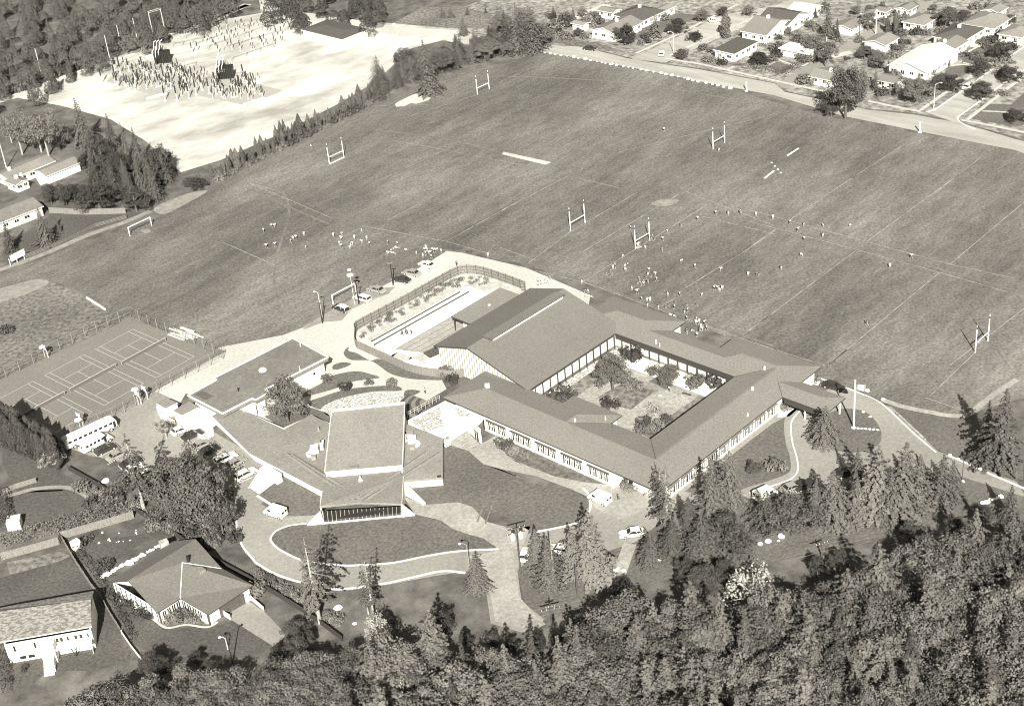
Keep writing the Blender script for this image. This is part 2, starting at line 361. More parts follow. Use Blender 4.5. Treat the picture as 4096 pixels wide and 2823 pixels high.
# ---- playing field markings
def fl(c, *xy, w=.22, z=Z(3), m='line'): ribbon('field_line', P(c, *xy), w, z, m)
for a_ in (('b4', 670, 1595, 1600, 820), ('b4', 990, 560, 1760, 0), ('b4', 1690, 750, 2400, 155), ('b4', 0, 1310, 905, 630), ('b4', 340, 380, 905, 0),
           ('b4', 20, 600, 225, 455), ('b4', 1690, 1595, 2500, 980), ('b4', 20, 300, 985, 562, 1690, 752, 2230, 870), ('b4', 0, 390, 225, 450, 905, 630, 1600, 820, 2400, 1050),
           ('b3', 700, 895, 1630, 320, 1760, 240), ('b3', 690, 650, 1330, 265, 1500, 165), ('b3', 0, 610, 300, 720), ('b3', 100, 760, 700, 900, 1900, 1330, 2310, 1470),
           ('b3', 0, 310, 570, 10), ('b3', 240, 740, 590, 480, 1150, 150), ('b3', 570, 10, 1000, 110), ('b3', 1560, 140, 2310, 430), ('b3', 1560, 950, 2060, 640, 2310, 470),
           ('b3', 2040, 1340, 2310, 1150), ('b3', 1340, 1110, 1480, 1030), ('b3', 1700, 350, 2310, 500),
           ('b2', 1650, 560, 2310, 190), ('b2', 0, 75, 400, 240, 700, 370), ('b2', 950, 430, 1650, 560, 2000, 660), ('b2', 1150, 385, 1560, 170),
           ('a2', 1000, 1560, 1700, 1230), ('a2', 0, 1515, 650, 1385), ('a2', 250, 1565, 550, 1440), ('a2', 800, 900, 1500, 880), ('a2', 1200, 1180, 2310, 1390), ('a2', 1330, 980, 1900, 800),
           ('c4', 665, 130, 820, 0), ('c4', 1520, 385, 1900, 20), ('c4', 220, 0, 700, 150, 1030, 255), ('c4', 1480, 400, 1830, 520), ('a4', 860, 1500, 1330, 1200), ('a4', 1600, 1595, 1950, 1320),
           ('b1', 1880, 570, 2310, 760), ('b1', 2100, 70, 2310, 130), ('a3', 300, 560, 0, 690), ('a3', 1000, 1280, 2310, 960)):
    fl(*a_, w=(.13 if a_[0][0] == 'a' else .17), m='line')
fl('b3', 1140, 618, 1185, 598, w=1.0, m='courtline')
sheet('goal_mouth_wear', P('b3', 1270, 240, 1380, 205, 1500, 215, 1440, 255, 1330, 265), Z(4), 'wear', True)
sheet('goal_mouth_wear', P('b1', 1180, 465, 1240, 455, 1270, 475, 1220, 490), Z(4), 'wear', True)
# ---- gravel service yard beside the pool and its paths
sheet('gravel_service_road', O(225, 930, 345, 855, 500, 785, 640, 758, 720, 728, 760, 705, 850, 655, 960, 600, 1010, 568, 1045, 572, 1190, 606, 1335, 668, 1330, 700, 1250, 720, 1000, 860, 1010, 880, 960, 910, 900, 960, 700, 930, 640, 960, 560, 940, 470, 900, 420, 890, 380, 960), Z(2), 'gravel')
sheet('grass_verge', P('b2', 450, 1300, 620, 1235, 770, 1225, 850, 1130, 1000, 1060, 1160, 1000, 1220, 940, 1000, 960, 700, 1130, 450, 1270), Z(3), 'wear')
# parking yard, driveway loop, forecourt
sheet('asphalt_parking', O(135, 1005, 245, 940, 340, 880, 385, 900, 400, 940, 480, 975, 600, 1045, 640, 1100, 590, 1140, 640, 1165, 700, 1170, 650, 1195, 615, 1215, 625, 1240, 680, 1262, 760, 1277, 860, 1274, 950, 1258, 1040, 1245, 1120, 1240,
      1200, 1205, 1300, 1185, 1332, 1155, 1330, 1110, 1400, 1050, 1520, 1120, 1760, 925, 1900, 870, 2000, 905, 2120, 1020, 2300, 1090, 2320, 1125, 2180, 1080, 2110, 1075, 2000, 1100, 1700, 1125, 1520, 1160, 1440, 1225, 1380, 1245, 1230, 1235, 1170, 1290,
      1180, 1360, 1230, 1400, 1215, 1440, 1110, 1410, 1100, 1340, 1080, 1290, 1050, 1293, 980, 1303, 880, 1322, 800, 1332, 720, 1330, 650, 1312, 590, 1282, 545, 1232, 534, 1180, 530, 1110, 420, 1100, 300, 1050, 200, 1030), Z(4), 'asphalt')
sheet('lawn_island', P('d2', 480, 68, 330, 85, 220, 130, 175, 190, 190, 230, 260, 290, 460, 380, 750, 415, 900, 415, 1200, 395, 1450, 345, 1650, 310, 1850, 290, 2065, 278, 2030, 240, 1960, 190, 1810, 150)+P('c2', 1700, 1500, 1600, 1430, 1385, 1382), .12, 'lawn')
ribbon('kerb', P('d2', 480, 66, 330, 85, 220, 130, 175, 190, 190, 230, 260, 290, 460, 380, 750, 415, 900, 415, 1200, 395, 1450, 345, 1650, 310, 1850, 290, 2090, 280), .38, .16, 'kerb', True, th=.16)
ribbon('kerb', P('d1', 1985, 50, 2000, 150, 2040, 260, 2130, 370)+P('d2', 60, 400, 240, 500, 510, 580, 720, 615, 930, 600, 1180, 560, 1400, 510, 1620, 465, 1810, 480), .4, .18, 'kerb', True, th=.18)
# big lawn east of the hall
sheet('lawn', P('c2', 1630, 775, 1800, 830, 1960, 960, 2310, 1060)+O(1130, 1078, 1230, 1098, 1300, 1110, 1328, 1130, 1332, 1160, 1300, 1180, 1200, 1202, 1150, 1172, 1085, 1150)+P('c2', 1980, 1440, 1870, 1320, 1750, 1280, 1470, 1300, 1310, 1160, 1600, 1120), .10, 'lawn')
ribbon('kerb', O(1205, 1204, 1250, 1196, 1300, 1184, 1325, 1168, 1335, 1148, 1332, 1120, 1318, 1104), .45, .16, 'kerb', True, th=.16)
ribbon('tyre_tracks', O(1110, 1100, 1080, 1180), .35, .112, 'field'); ribbon('tyre_tracks', O(1128, 1105, 1098, 1185), .3, .114, 'field'); ribbon('tyre_tracks', O(1195, 1112, 1165, 1160, 1145, 1195), .3, .116, 'field')
# gravel paths
sheet('gravel_path', P('c2', 1830, 845, 1940, 790, 2060, 725, 2110, 760, 2150, 880, 2310, 975)+P('c3', 60, 900, 250, 980, 450, 1060, 700, 1110, 920, 1120, 1100, 1100, 1290, 1180, 1450, 1230, 1350, 1300, 1000, 1420, 800, 1330, 730, 1230, 600, 1170, 300, 1060, 0, 1000)+P('c2', 2310, 1090, 1960, 960), Z(5), 'pathgravel')
sheet('gravel_path', P('c2', 1290, 1230, 1470, 1300, 1750, 1280, 1870, 1320, 1980, 1440, 2200, 1500)+O(1200, 1190, 1180, 1240, 1130, 1244)+P('d2', 2050, 250, 1810, 150)+P('c2', 1700, 1500, 1600, 1430, 1385, 1382), Z(5), 'pathgravel')
sheet('gravel_path', P('c2', 250, 1470, 320, 1400, 570, 1385, 480, 1460, 330, 1475), Z(5), 'pathgravel')
sheet('gravel_path', O(1060, 1258, 1160, 1240, 1165, 1290, 1175, 1350, 1212, 1392, 1235, 1412, 1205, 1425, 1120, 1405, 1108, 1340, 1085, 1290), Z(5)+.004, 'pathgravel')
# left lawns of the hall
sheet('lawn', P('c2', 75, 1215, 190, 1130, 300, 1060, 600, 1200, 590, 1310, 580, 1385, 320, 1395, 200, 1310), .10, 'lawn')
sheet('paving', P('c2', 0, 1060, 130, 960, 290, 1040, 190, 1130, 80, 1215, 0, 1160)+P('c1', 2080, 1165, 2180, 1010), Z(6), 'paving')
ribbon('kerb', P('c2', 60, 1225, 200, 1312), .5, .14, 'kerb', th=.14)
# school gardens between the buildings
sheet('lawn_bed', P('c2', 790, 40, 800, 0, 830, -20)+P('b2', 830, 1480, 900, 1500, 1010, 1560)+P('c2', 1100, 80, 1400, 180, 1640, 200, 1780, 195, 1790, 215, 1700, 245, 1550, 255, 1330, 240, 1180, 200, 1080, 130, 1000, 90, 850, 85), Z(5), 'lawn', True)
sheet('lawn_bed', P('c2', 410, 385, 620, 270, 700, 215, 880, 180, 1000, 200, 1085, 235, 900, 260, 820, 285, 700, 330, 560, 370, 430, 400), Z(5), 'lawn', True)
sheet('lawn_bed', P('c2', 485, 445, 620, 390, 800, 335, 1000, 310, 1200, 300, 1270, 320, 1250, 345, 1050, 350, 850, 385, 700, 430, 600, 500), Z(5), 'lawn', True)
sheet('lawn_bed', P('c2', 1300, 350, 1360, 335, 1430, 350, 1370, 385, 1300, 420), Z(5), 'lawn', True)
sheet('lawn_bed', P('c2', 700, 130, 780, 105, 850, 120, 760, 160, 700, 165), Z(5), 'lawn', True)
sheet('planted_bank', P('c2', 600, 490, 760, 410, 950, 370, 1150, 360, 1270, 375, 1280, 430, 1000, 470, 700, 510, 670, 560), Z(6), 'speckle', True)
sheet('lawn_bed', P('c2', 120, 560, 280, 660, 400, 600, 510, 540, 620, 600, 690, 600, 660, 540, 560, 500, 450, 470, 300, 500), Z(6), 'lawn')
# courtyard
cy = [L(13.2, 12.6), L(42, 12.6), L(42, 45), L(13.2, 45)]
sheet('courtyard_paving', cy, Z(6), 'courtgravel')
sheet('planted_bed', P('c3', 820, 400, 1010, 290, 1310, 340, 1100, 505, 850, 430), Z(7), 'meadow')
sheet('lawn_bed', P('c3', 1250, 265, 1400, 185, 1540, 250, 1395, 335), Z(7), 'lawn')
sheet('planted_bed', P('c3', 560, 300, 930, 60, 1080, 110, 860, 240, 660, 385, 500, 440), Z(7), 'meadow')
sheet('planted_bed', P('c3', 1140, 690, 1400, 580, 1600, 440, 1760, 340, 1900, 260, 1960, 300, 1800, 480, 1300, 760), Z(7), 'meadow')
sheet('courtyard_pavement', [L(36.5, 13), L(41.6, 13), L(41.6, 44.6), L(36.5, 44.6)], Z(8), 'deck')
sheet('courtyard_pavement', [L(14, 42.8), L(41.6, 42.8), L(41.6, 44.9), L(14, 44.9)], Z(9), 'speckle')
# shrub bed before the front wing
sheet('planted_bed', P('c2', 2100, 770, 2180, 790, 2310, 850)+P('c3', 240, 880, 700, 1060, 890, 1130, 700, 1110, 450, 1060, 200, 960)+P('c2', 2310, 965, 2150, 880), Z(7), 'soil')
# flag loop
sheet('lawn', P('c4', 0, 770, 200, 620, 330, 555, 305, 640, 345, 780, 370, 940, 340, 1040, 200, 1090, 0, 1150)+P('c3', 2060, 1160, 1900, 1240, 1550, 1190, 1700, 1080), .10, 'lawn')
ribbon('pavement', P('c4', 0, 1185, 170, 1125, 330, 1065, 385, 1010, 380, 900, 345, 780, 330, 640, 350, 560, 420, 500), 1.7, Z(6), 'asphalt', True)
ribbon('kerb', P('c4', 0, 1200, 200, 1140, 350, 1085, 410, 1010, 400, 900, 365, 780, 352, 650, 370, 580, 430, 510), .3, .14, 'kerb', True, th=.14)
sheet('lawn_island', P('c4', 870, 497, 960, 515, 1040, 570, 1100, 660, 1112, 740, 1080, 800, 1000, 845, 870, 862, 740, 845, 640, 800, 570, 750, 545, 700, 560, 620, 640, 550, 760, 500), .12, 'lawn', True, top=.12)
sheet('paving', P('c4', 250, 440, 300, 420, 430, 480, 340, 560, 240, 570), Z(6), 'paving')
sheet('grass_verge', P('c4', 540, 215, 650, 130, 1000, 240, 1300, 400, 1830, 520, 1830, 560, 1500, 540, 1150, 470, 1000, 400, 850, 320), Z(5), 'field')
ribbon('kerb', P('c4', 560, 225, 830, 325, 1040, 410, 1160, 490, 1370, 690, 1570, 860), .35, .14, 'kerb', True, th=.14)
sheet('pavement', P('c4', 570, 240, 600, 270, 580, 300, 540, 290), Z(5), 'deck')
ribbon('gravel_path', P('c4', 1120, 420, 1300, 480, 1500, 520, 1660, 550, 1830, 550, 1950, 460, 2080, 360, 2250, 250), 1.4, Z(6), 'pathgravel', True)
sheet('lawn', P('c4', 1170, 475, 1500, 540, 1830, 560, 2300, 900, 2300, 1090, 2000, 1010, 1680, 890, 1480, 770), Z(3), 'lawn')
ribbon('low_wall', P('c4', 1240, 540, 1480, 765), .35, .5, 'stone', th=.5, kind=None, label='low stone edging wall across the grass beside the flag loop road', cat='wall')
ribbon('kerb', P('c4', 1680, 890, 1850, 960, 2020, 1040, 2220, 1125, 2400, 1200), .45, .14, 'kerb', th=.14)
sheet('lawn', O(1130, 1420, 1200, 1400, 1170, 1300, 1300, 1260, 1450, 1230, 1700, 1140, 2000, 1110, 2300, 1110, 2300, 1140, 1800, 1260, 1400, 1330, 1250, 1400), Z(2), 'lawn')
ribbon('gravel_path', O(1425, 1230, 1400, 1300, 1350, 1330), 2.5, Z(5), 'pathgravel')
# tennis surface
sheet('tennis_court_surface', O(-60, 900, 5, 856, 292, 722, 512, 795, 250, 940, 120, 1000, 90, 960, -60, 1000), Z(5), 'court')
# garden lawns bottom left
sheet('lawn', O(5, 1050, 10, 990, 95, 1050, 170, 1085, 140, 1110, 40, 1115), Z(2), 'lawndark')
sheet('lawn', P('c1', 60, 1240, 300, 1180, 560, 1170, 700, 1230, 850, 1370, 700, 1400, 400, 1490, 60, 1530, -100, 1500, -100, 1350), Z(2), 'lawndark')
ribbon('dirt_track', P('c1', 60, 1230, 300, 1165, 560, 1155, 720, 1220, 870, 1370), 1.2, Z(3), 'wear', True)
sheet('lawn', P('d1', 0, 520, 600, 360, 780, 620, 0, 780), Z(2), 'lawndark')
sheet('lawn', P('d1', 690, 290, 760, 220, 1200, 150, 1260, 190, 1080, 300, 900, 420, 790, 440), Z(2), 'lawndark')
sheet('lawn', P('d1', 40, 1200, 370, 1150, 380, 1320, 200, 1480, 60, 1480), Z(2), 'lawndark')
sheet('lawn', P('d1', 490, 1130, 790, 1060, 800, 700, 870, 680, 1040, 980, 1190, 1210, 1000, 1240, 800, 1300, 480, 1300), Z(2), 'lawndark')
sheet('lawn', P('d1', 870, 620, 1000, 720, 1270, 870, 1400, 940, 1760, 930, 1940, 880, 2290, 1090, 2060, 1160, 1700, 1230, 1250, 1180, 1160, 1060), Z(2), 'lawndark')
sheet('driveway', P('d1', 1940, 870, 1880, 830, 2060, 700, 2230, 810)+P('d2', 300, 990, 250, 1080, 180, 1100)+P('d1', 2290, 1090), Z(3), 'asphalt')
ribbon('path', P('d1', 960, 690, 1120, 760, 1280, 860, 1400, 940, 1560, 915, 1740, 935, 1830, 890), .5, Z(4), 'sidewalk', True)
sheet('path', P('d1', 360, 1160, 470, 1120, 470, 1310, 385, 1310), Z(4), 'paving')
sheet('vegetable_plot', P('d1', 60, 390, 500, 300, 610, 340, 440, 400, 80, 495), Z(3), 'meadow')
ribbon('gravel_verge', P('d1', 2130, 440, 2310, 560)+P('d2', 150, 520, 420, 640), 1.5, Z(3), 'meadow')
# left garden of the mid houses
sheet('lawn', P('b1', 430, 330, 1060, 290, 1180, 320, 900, 420, 500, 560, 60, 740, 60, 600), Z(1), 'lawndark')
sheet('patio', P('a1', 300, 1490, 560, 1400, 640, 1440, 340, 1560), Z(3), 'deck')

# worn and trodden patches of turf
for k_, a_ in enumerate((('b3', 0, 660, 900, 960, 2310, 1440), ('b2', 0, 120, 900, 500, 1700, 640), ('b4', 0, 420, 900, 600, 2200, 960), ('a3', 0, 640, 1100, 700, 2310, 900), ('b4', 1100, 20, 1500, 90, 1900, 200), ('a2', 1050, 1090, 1700, 1180, 2310, 1340), ('b2', 200, 1000, 220, 700, 330, 300, 240, 90))):
    ribbon('trodden_path', P(*a_), .7, Z(1)+.011+.0005*k_, 'fieldworn', True)

# paths, patios and drives in the suburb gardens
for k_, a_ in enumerate((('a4', 1640, 560, 1800, 545, 1900, 555), ('a4', 1800, 530, 1890, 550), ('a4', 1820, 450, 1930, 390, 2040, 410), ('a4', 1880, 300, 1900, 400), ('a4', 1960, 935, 2080, 940, 2220, 950), ('a4', 1990, 310, 2120, 320), ('a4', 450, 560, 520, 520, 560, 530), ('a3', 1840, 570, 1900, 590, 1960, 560), ('a3', 1150, 355, 1240, 380), ('a3', 380, 260, 620, 165), ('a4', 1180, 770, 1260, 740), ('a4', 700, 480, 860, 440), ('a4', 1260, 420, 1420, 440), ('a4', 230, 500, 390, 555))):
    ribbon('garden_path', P(*a_), .9 if k_ not in (3, 11) else 3, Z(3)+.001*k_, 'sidewalk')
# ================================================================ roofs
def hiproof(rects, z, slope, frame, roofm, parent, step=.5, th=.28, name='roof', fas='fascia', cap=99):
    u0 = min(r[0] for r in rects)-step; v0 = min(r[1] for r in rects)-step
    nu = int(round((max(r[2] for r in rects)+step-u0)/step)); nv = int(round((max(r[3] for r in rects)+step-v0)/step))
    c = np.zeros((nu, nv), bool)
    for r in rects:
        c[int(round((r[0]-u0)/step)):int(round((r[2]-u0)/step)), int(round((r[1]-v0)/step)):int(round((r[3]-v0)/step))] = True
    inn = np.zeros((nu+1, nv+1), bool); inn[1:-1, 1:-1] = c[:-1, :-1] & c[1:, :-1] & c[:-1, 1:] & c[1:, 1:]
    d = np.where(inn, 999, 0)
    while True:
        e = d.copy(); m_ = e[1:-1, 1:-1]
        for a in (-1, 0, 1):
            for b in (-1, 0, 1):
                if a or b: m_ = np.minimum(m_, d[1+a:nu+a, 1+b:nv+b]+1)
        e[1:-1, 1:-1] = np.where(inn[1:-1, 1:-1], m_, 0)
        if (e == d).all(): break
        d = e
    hz = lambda i, j: z+min(cap, d[i, j]*step*slope)
    mb = MB(); fb = MB(); idx = {}
    def vt(i, j):
        if (i, j) not in idx:
            p = frame(u0+i*step, v0+j*step); idx[(i, j)] = len(mb.v); mb.v.append((p.x, p.y, hz(i, j)))
        return idx[(i, j)]
    for i in range(nu):
        for j in range(nv):
            if not c[i, j]: continue
            a, b, cc, e = vt(i, j), vt(i+1, j), vt(i+1, j+1), vt(i, j+1)
            h = [d[i, j], d[i+1, j], d[i+1, j+1], d[i, j+1]]
            if h[0] == h[1] == h[2] == h[3] or (h[0] == h[1] and h[2] == h[3]) or (h[0] == h[3] and h[1] == h[2]): mb.f.append((a, b, cc, e))
            elif h[1] == h[3]: mb.f += [(a, b, cc), (a, cc, e)]
            else: mb.f += [(a, b, e), (b, cc, e)]
            for (di, dj, q0, q1) in ((-1, 0, (i, j+1), (i, j)), (1, 0, (i+1, j), (i+1, j+1)), (0, -1, (i, j), (i+1, j)), (0, 1, (i+1, j+1), (i, j+1))):
                if not c[i+di, j+dj]:
                    A = frame(u0+q0[0]*step, v0+q0[1]*step); B = frame(u0+q1[0]*step, v0+q1[1]*step)
                    fb.add([(A.x, A.y, z-th), (B.x, B.y, z-th), (B.x, B.y, z+.004), (A.x, A.y, z+.004)], [(0, 1, 2, 3)])
            pa = [frame(u0+x*step, v0+y*step) for x, y in ((i, j), (i, j+1), (i+1, j+1), (i+1, j))]
            fb.add([(p.x, p.y, z-th) for p in pa], [(0, 1, 2, 3)])
    ro = mb.build(name, roofm, parent); fo = fb.build('fascia', fas, ro)
    return ro
def walls(mb, pts, z0, z1, th=.25, closed=False):
    n = len(pts)
    for i in range(n if closed else n-1):
        a, b = pts[i], pts[(i+1) % n]; a = Vector((a.x, a.y, z1)); b = Vector((b.x, b.y, z1))
        mb.beam(a, b, th, z1-z0)
def poly_roof(pts3, th, roofm, parent, name='roof', fas='fascia', fth=.01):
    """flat or folded slab from a list of 3-D outline points"""
    mb = MB(); n = len(pts3); tri = tessellate_polygon([[Vector((p.x, p.y, 0)) for p in pts3]])
    fs = []
    for a, b, c in tri:
        nn = (pts3[b]-pts3[a]).cross(pts3[c]-pts3[a]).z; fs.append((a, b, c) if nn > 0 else (c, b, a))
    mb.add(pts3, fs); mb.add([p-Vector((0, 0, th)) for p in pts3], [tuple(reversed(f)) for f in fs])
    r = mb.build(name, roofm, parent)
    ar = sum(pts3[i].x*pts3[(i+1) % n].y-pts3[(i+1) % n].x*pts3[i].y for i in range(n))
    fb = MB(); cen = sum(pts3, Vector())/n
    fb.add(list(pts3)+[p-Vector((0, 0, th)) for p in pts3], [((n+i, n+(i+1) % n, (i+1) % n, i) if ar > 0 else (i, (i+1) % n, n+(i+1) % n, n+i)) for i in range(n)])
    fb.build('fascia', fas, r)
    return r
def window(parent, a, b, z0, z1, out, panes=2, frame='white', glass='glass', name='window'):
    """framed window between a and b on a wall; out = outward unit vector"""
    a = Vector((a.x, a.y, 0)); b = Vector((b.x, b.y, 0)); d = (b-a); w_ = d.length; d.normalize(); rz = math.atan2(d.y, d.x)
    c = (a+b)/2+out*.02; g = MB(); g.box((c.x, c.y, (z0+z1)/2), (w_, .04, z1-z0), rz); go_ = g.build(name, glass, parent)
    f = MB(); c = (a+b)/2+out*.05
    for i in range(panes+1):
        p = c+d*(w_*(i/panes-.5)); f.box((p.x, p.y, (z0+z1)/2), (.09, .06, z1-z0), rz)
    for zz in (z0, z1): f.box((c.x, c.y, zz), (w_+.1, .06, .1), rz)
    f.build('window_frame', frame, go_); return go_
# ================================================================ courtyard school
sch = thing('school_building', 'large single-storey school with low grey hipped roofs round a planted courtyard and a gabled gymnasium', 'school', L(27, 27))
hiproof([(0, 0, 13, 58), (0, 0, 55, 12.5), (41.5, 0, 49.5, 56), (41.5, 35, 54.5, 56), (41.5, 0, 55, 22), (13, 22.5, 16.5, 35.5), (40.5, -10.5, 47.5, 1)], 4.0, .2, L, 'roof', sch)
for a_, b_ in (((13, 12.5), (6.7, 6.2)), ((41.5, 12.5), (45.4, 8.6)), ((13, 35.5), (11.2, 37.3)), ((13, 22.5), (11.2, 20.7)), ((40.5, 0), (43.8, 3.3)), ((0.2, .2), (6, 6))):
    vl = MB(); za = 4.05; zb = 4.05+.2*min(abs(a_[0]-b_[0]), 6.2); vl.tube(L(a_[0], a_[1], za), L(b_[0], b_[1], zb), .07, n=4); vl.build('valley_flashing', 'darktimber', sch)
wb = MB()
walls(wb, [L(.35, 11.5), L(.35, 46.3)], 0, 3.72)                                   # front window wall
walls(wb, [L(.35, 11.5), L(2.2, 11.4), L(2.2, 2), L(1.2, .9), L(40, .9), L(40.6, 1.2), L(48, 1.2), L(54, 1.2), L(54, 21), L(48.6, 21), L(48.6, 36), L(53.5, 36), L(53.5, 55)], 0, 3.72)
walls(wb, [L(.35, 46.3), L(2.6, 46.4), L(2.6, 57), L(12, 57)], 0, 3.72)
walls(wb, [L(12, 11.6), L(42.8, 11.6), L(42.8, 46)], 0, 3.7); walls(wb, [L(12, 11.6), L(12, 22.8)], 0, 3.7); walls(wb, [L(12, 35.2), L(12, 45)], 0, 3.7); walls(wb, [L(12, 23.5), L(15.7, 23.5), L(15.7, 34.5), L(12, 34.5)], 0, 3.7)
wb.build('wall', 'offwhite', sch)
for a_, b_, hh_ in ((L(41.65, 12.8, 3.7), L(41.65, 44.8, 3.7), 1.0), (L(40.75, -10.2, 3.7), L(40.75, -.3, 3.7), 1.2), (L(13.3, 45.1, 3.7), L(41.5, 45.1, 3.7), .35), (L(1.6, 1.2, 3.7), L(1.6, 11.2, 3.7), .45)):  # dark beams stand in for deep fascia and the shade under the eaves
    db = MB(); db.beam(a_, b_, .2, hh_); db.build('eave_shade_beam', 'fascia', sch)
# window bands, each window a part
def band(u0, v0, u1, v1, n, out, z0=1.0, z1=2.9, gap=.35, pat=True):
    a, b = L(u0, v0), L(u1, v1); d = (b-a); ln = d.length/n; d.normalize(); rz = math.atan2(d.y, d.x)
    hd = MB()
    for i in range(n):
        p0 = a+d*(ln*i+gap*.5); p1 = a+d*(ln*(i+1)-gap*.5); c = (p0+p1)/2; w_ = (p1-p0).length
        g = MB(); q = c+out*.14; g.box((q.x, q.y, (z0+z1)/2), (w_, .05, z1-z0), rz); wi = g.build('window', 'glass', sch)
        f = MB(); q = c+out*.18
        if i % 3 == 0: f.box((q.x-d.x*w_*.12, q.y-d.y*w_*.12, (z0+z1)/2-.1), (w_*.32, .05, z1-z0-.5), rz)
        elif i % 3 == 1:
            f.box((q.x, q.y, (z0+z1)/2), (.12, .05, z1-z0), rz); f.box((q.x, q.y, (z0+z1)/2+.1), (w_*.9, .05, .3), rz); f.box((q.x-d.x*w_*.3, q.y-d.y*w_*.3, z0+.35), (w_*.25, .05, .6), rz)
        else: f.box((q.x+d.x*w_*.2, q.y+d.y*w_*.2, (z0+z1)/2-.1), (w_*.3, .05, z1-z0-.4), rz)
        f.build('sash', 'white', wi)
    q = (a+b)/2+out*.35; hd.box((q.x, q.y, z1+.14), (d.dot(b-a)-.2, .5, .06), rz); return hd
hb = MB()
for k in range(5):
    v1_ = 45.6-k*6.85
    h_ = band(.35, v1_, .35, v1_-5.6, 6, -U, .8, 2.9, .25); h_.build('window_canopy', 'darktimber', sch)
    q = L(.1, v1_-6.2); hb.box((q.x, q.y, 1.9), (.35, .25, 3.6), UA)
for k in range(9):
    u_ = 3.2+k*4.1
    h_ = band(u_, .9, u_+3.5, .9, 4, -V, .7, 2.7, gap=.15); h_.build('window_canopy', 'timber', sch)
hb.build('pilaster', 'offwhite', sch)
# entrance doors, courtyard columns, front door
dm = MB(); q = L(2.05, 9.4, 1.3); dm.box(q, (2.6, .12, 2.5), UA+PI/2); d_ = dm.build('door', 'glass', sch)
dm = MB()
for k in (-1.3, 0, 1.3): q = L(1.95, 9.4+k, 1.3); dm.box(q, (.12, .1, 2.6), UA)
dm.build('door_frame', 'white', d_)
dm = MB(); q = L(1.0, 46.75, 1.15); dm.box(q, (1.3, .14, 2.3), UA); d_ = dm.build('door', 'glass', sch); dm = MB(); dm.box(L(1.0, 46.83, 1.15), (.1, .1, 2.3), UA); dm.build('door_frame', 'white', d_)
for k in range(12):
    m_ = MB(); a = L(14.4+k*2.4, 44.6); m_.box((a.x, a.y, 1.85), (.16, .16, 3.7), UA); m_.build('verandah_post', 'fascia', sch)
for k in range(12):
    m_ = MB(); a = L(41.7, 14.6+k*2.6); m_.box((a.x, a.y, 1.85), (.16, .16, 3.7), UA); m_.build('verandah_post', 'fascia', sch)
for (uu, vv) in ((41.2, -9.6), (46.8, -9.6), (46.8, -5), (41.2, -5)):
    m_ = MB(); a = L(uu, vv); m_.box((a.x, a.y, 1.85), (.25, .25, 3.7), UA); m_.build('canopy_post', 'white', sch)
# courtyard roof furniture
def vent(c, x, y, z, w_, h_, m='white'):
    w_ *= .7; h_ *= .4; z = 4+(z-4)*.66; p = G(c, x, y, z); mb = MB(); mb.box((p.x, p.y, z+h_/2-.3), (w_, w_, h_+.6), UA); mb.prism([(p.x+a*w_*.65, p.y+b*w_*.65) for a, b in ((-1, -1), (1, -1), (1, 1), (-1, 1))], z+h_, z+h_+.12)
    return mb
vent('c2', 1993, 305, 6.2, 1.1, 1.0).build('chimney', 'offwhite', sch)
for a_ in (('c3', 30, 195, 4.9, .5, .5), ('c3', 115, 192, 4.8, .3, .3), ('b3', 1237, 1210, 5, .4, .3), ('b3', 1275, 1224, 5, .2, .2), ('c3', 630, 585, 6.2, .4, .3), ('c3', 885, 565, 5.5, .25, .2), ('c3', 2120, 320, 6.2, .5, .4), ('c3', 2080, 540, 5, .35, .3),
           ('c4', 30, 320, 6, .5, .4), ('b3', 1312, 1400, 5.3, .3, .9), ('b3', 1340, 1425, 5.2, .25, .5), ('c4', 130, 145, 6.4, .4, .2)):
    vent(*a_).build('roof_vent', 'white', sch)
# gymnasium
RV, RZ, EV, EZ, WV, WZ, GU0, GU1 = 62.3, 8.7, 44.8, 4.0, 73.2, 5.6, 12.4, 44.6
def slope_slab(a, b, c, d, th, m, parent, name='gym_roof', fas='fascia'):
    return poly_roof([a, b, c, d], th, m, parent, name, fas)
g1 = slope_slab(L(GU0, EV, EZ), L(GU1, EV, EZ), L(GU1, RV, RZ), L(GU0, RV, RZ), .3, 'roofgym', sch)
g2 = slope_slab(L(GU0, RV, RZ), L(GU1, RV, RZ), L(GU1, WV, WZ), L(GU0, WV, WZ), .3, 'roofgym', sch)
mb = MB()
for uu in (13.2, 43.8):
    pr_ = [L(uu, 46.2, 0), L(uu, 72.4, 0), L(uu, 72.4, 5.5), L(uu, RV, 8.35), L(uu, 46.2, 4.1)]
    mb.add(pr_+[p+U*.2 for p in pr_], [(0, 1, 2, 3, 4), (9, 8, 7, 6, 5)]+[(i, i+5, (i+1) % 5+5, (i+1) % 5) for i in range(5)])
walls(mb, [L(13.3, 46.2), L(43.9, 46.2)], 0, 3.7); walls(mb, [L(13.3, 72.4), L(43.9, 72.4)], 0, 5.4)
mb.build('gym_wall', 'offwhite', sch)
mb = MB()
for k in range(34):
    vv = 46.6+k*.77; zt = (8.3-(RV-vv)*.262) if vv < RV else 8.3-(vv-RV)*.285
    mb.box(L(13.12, vv, zt/2), (.08, .12, zt), UA)
mb.build('siding_batten', 'timber', sch)
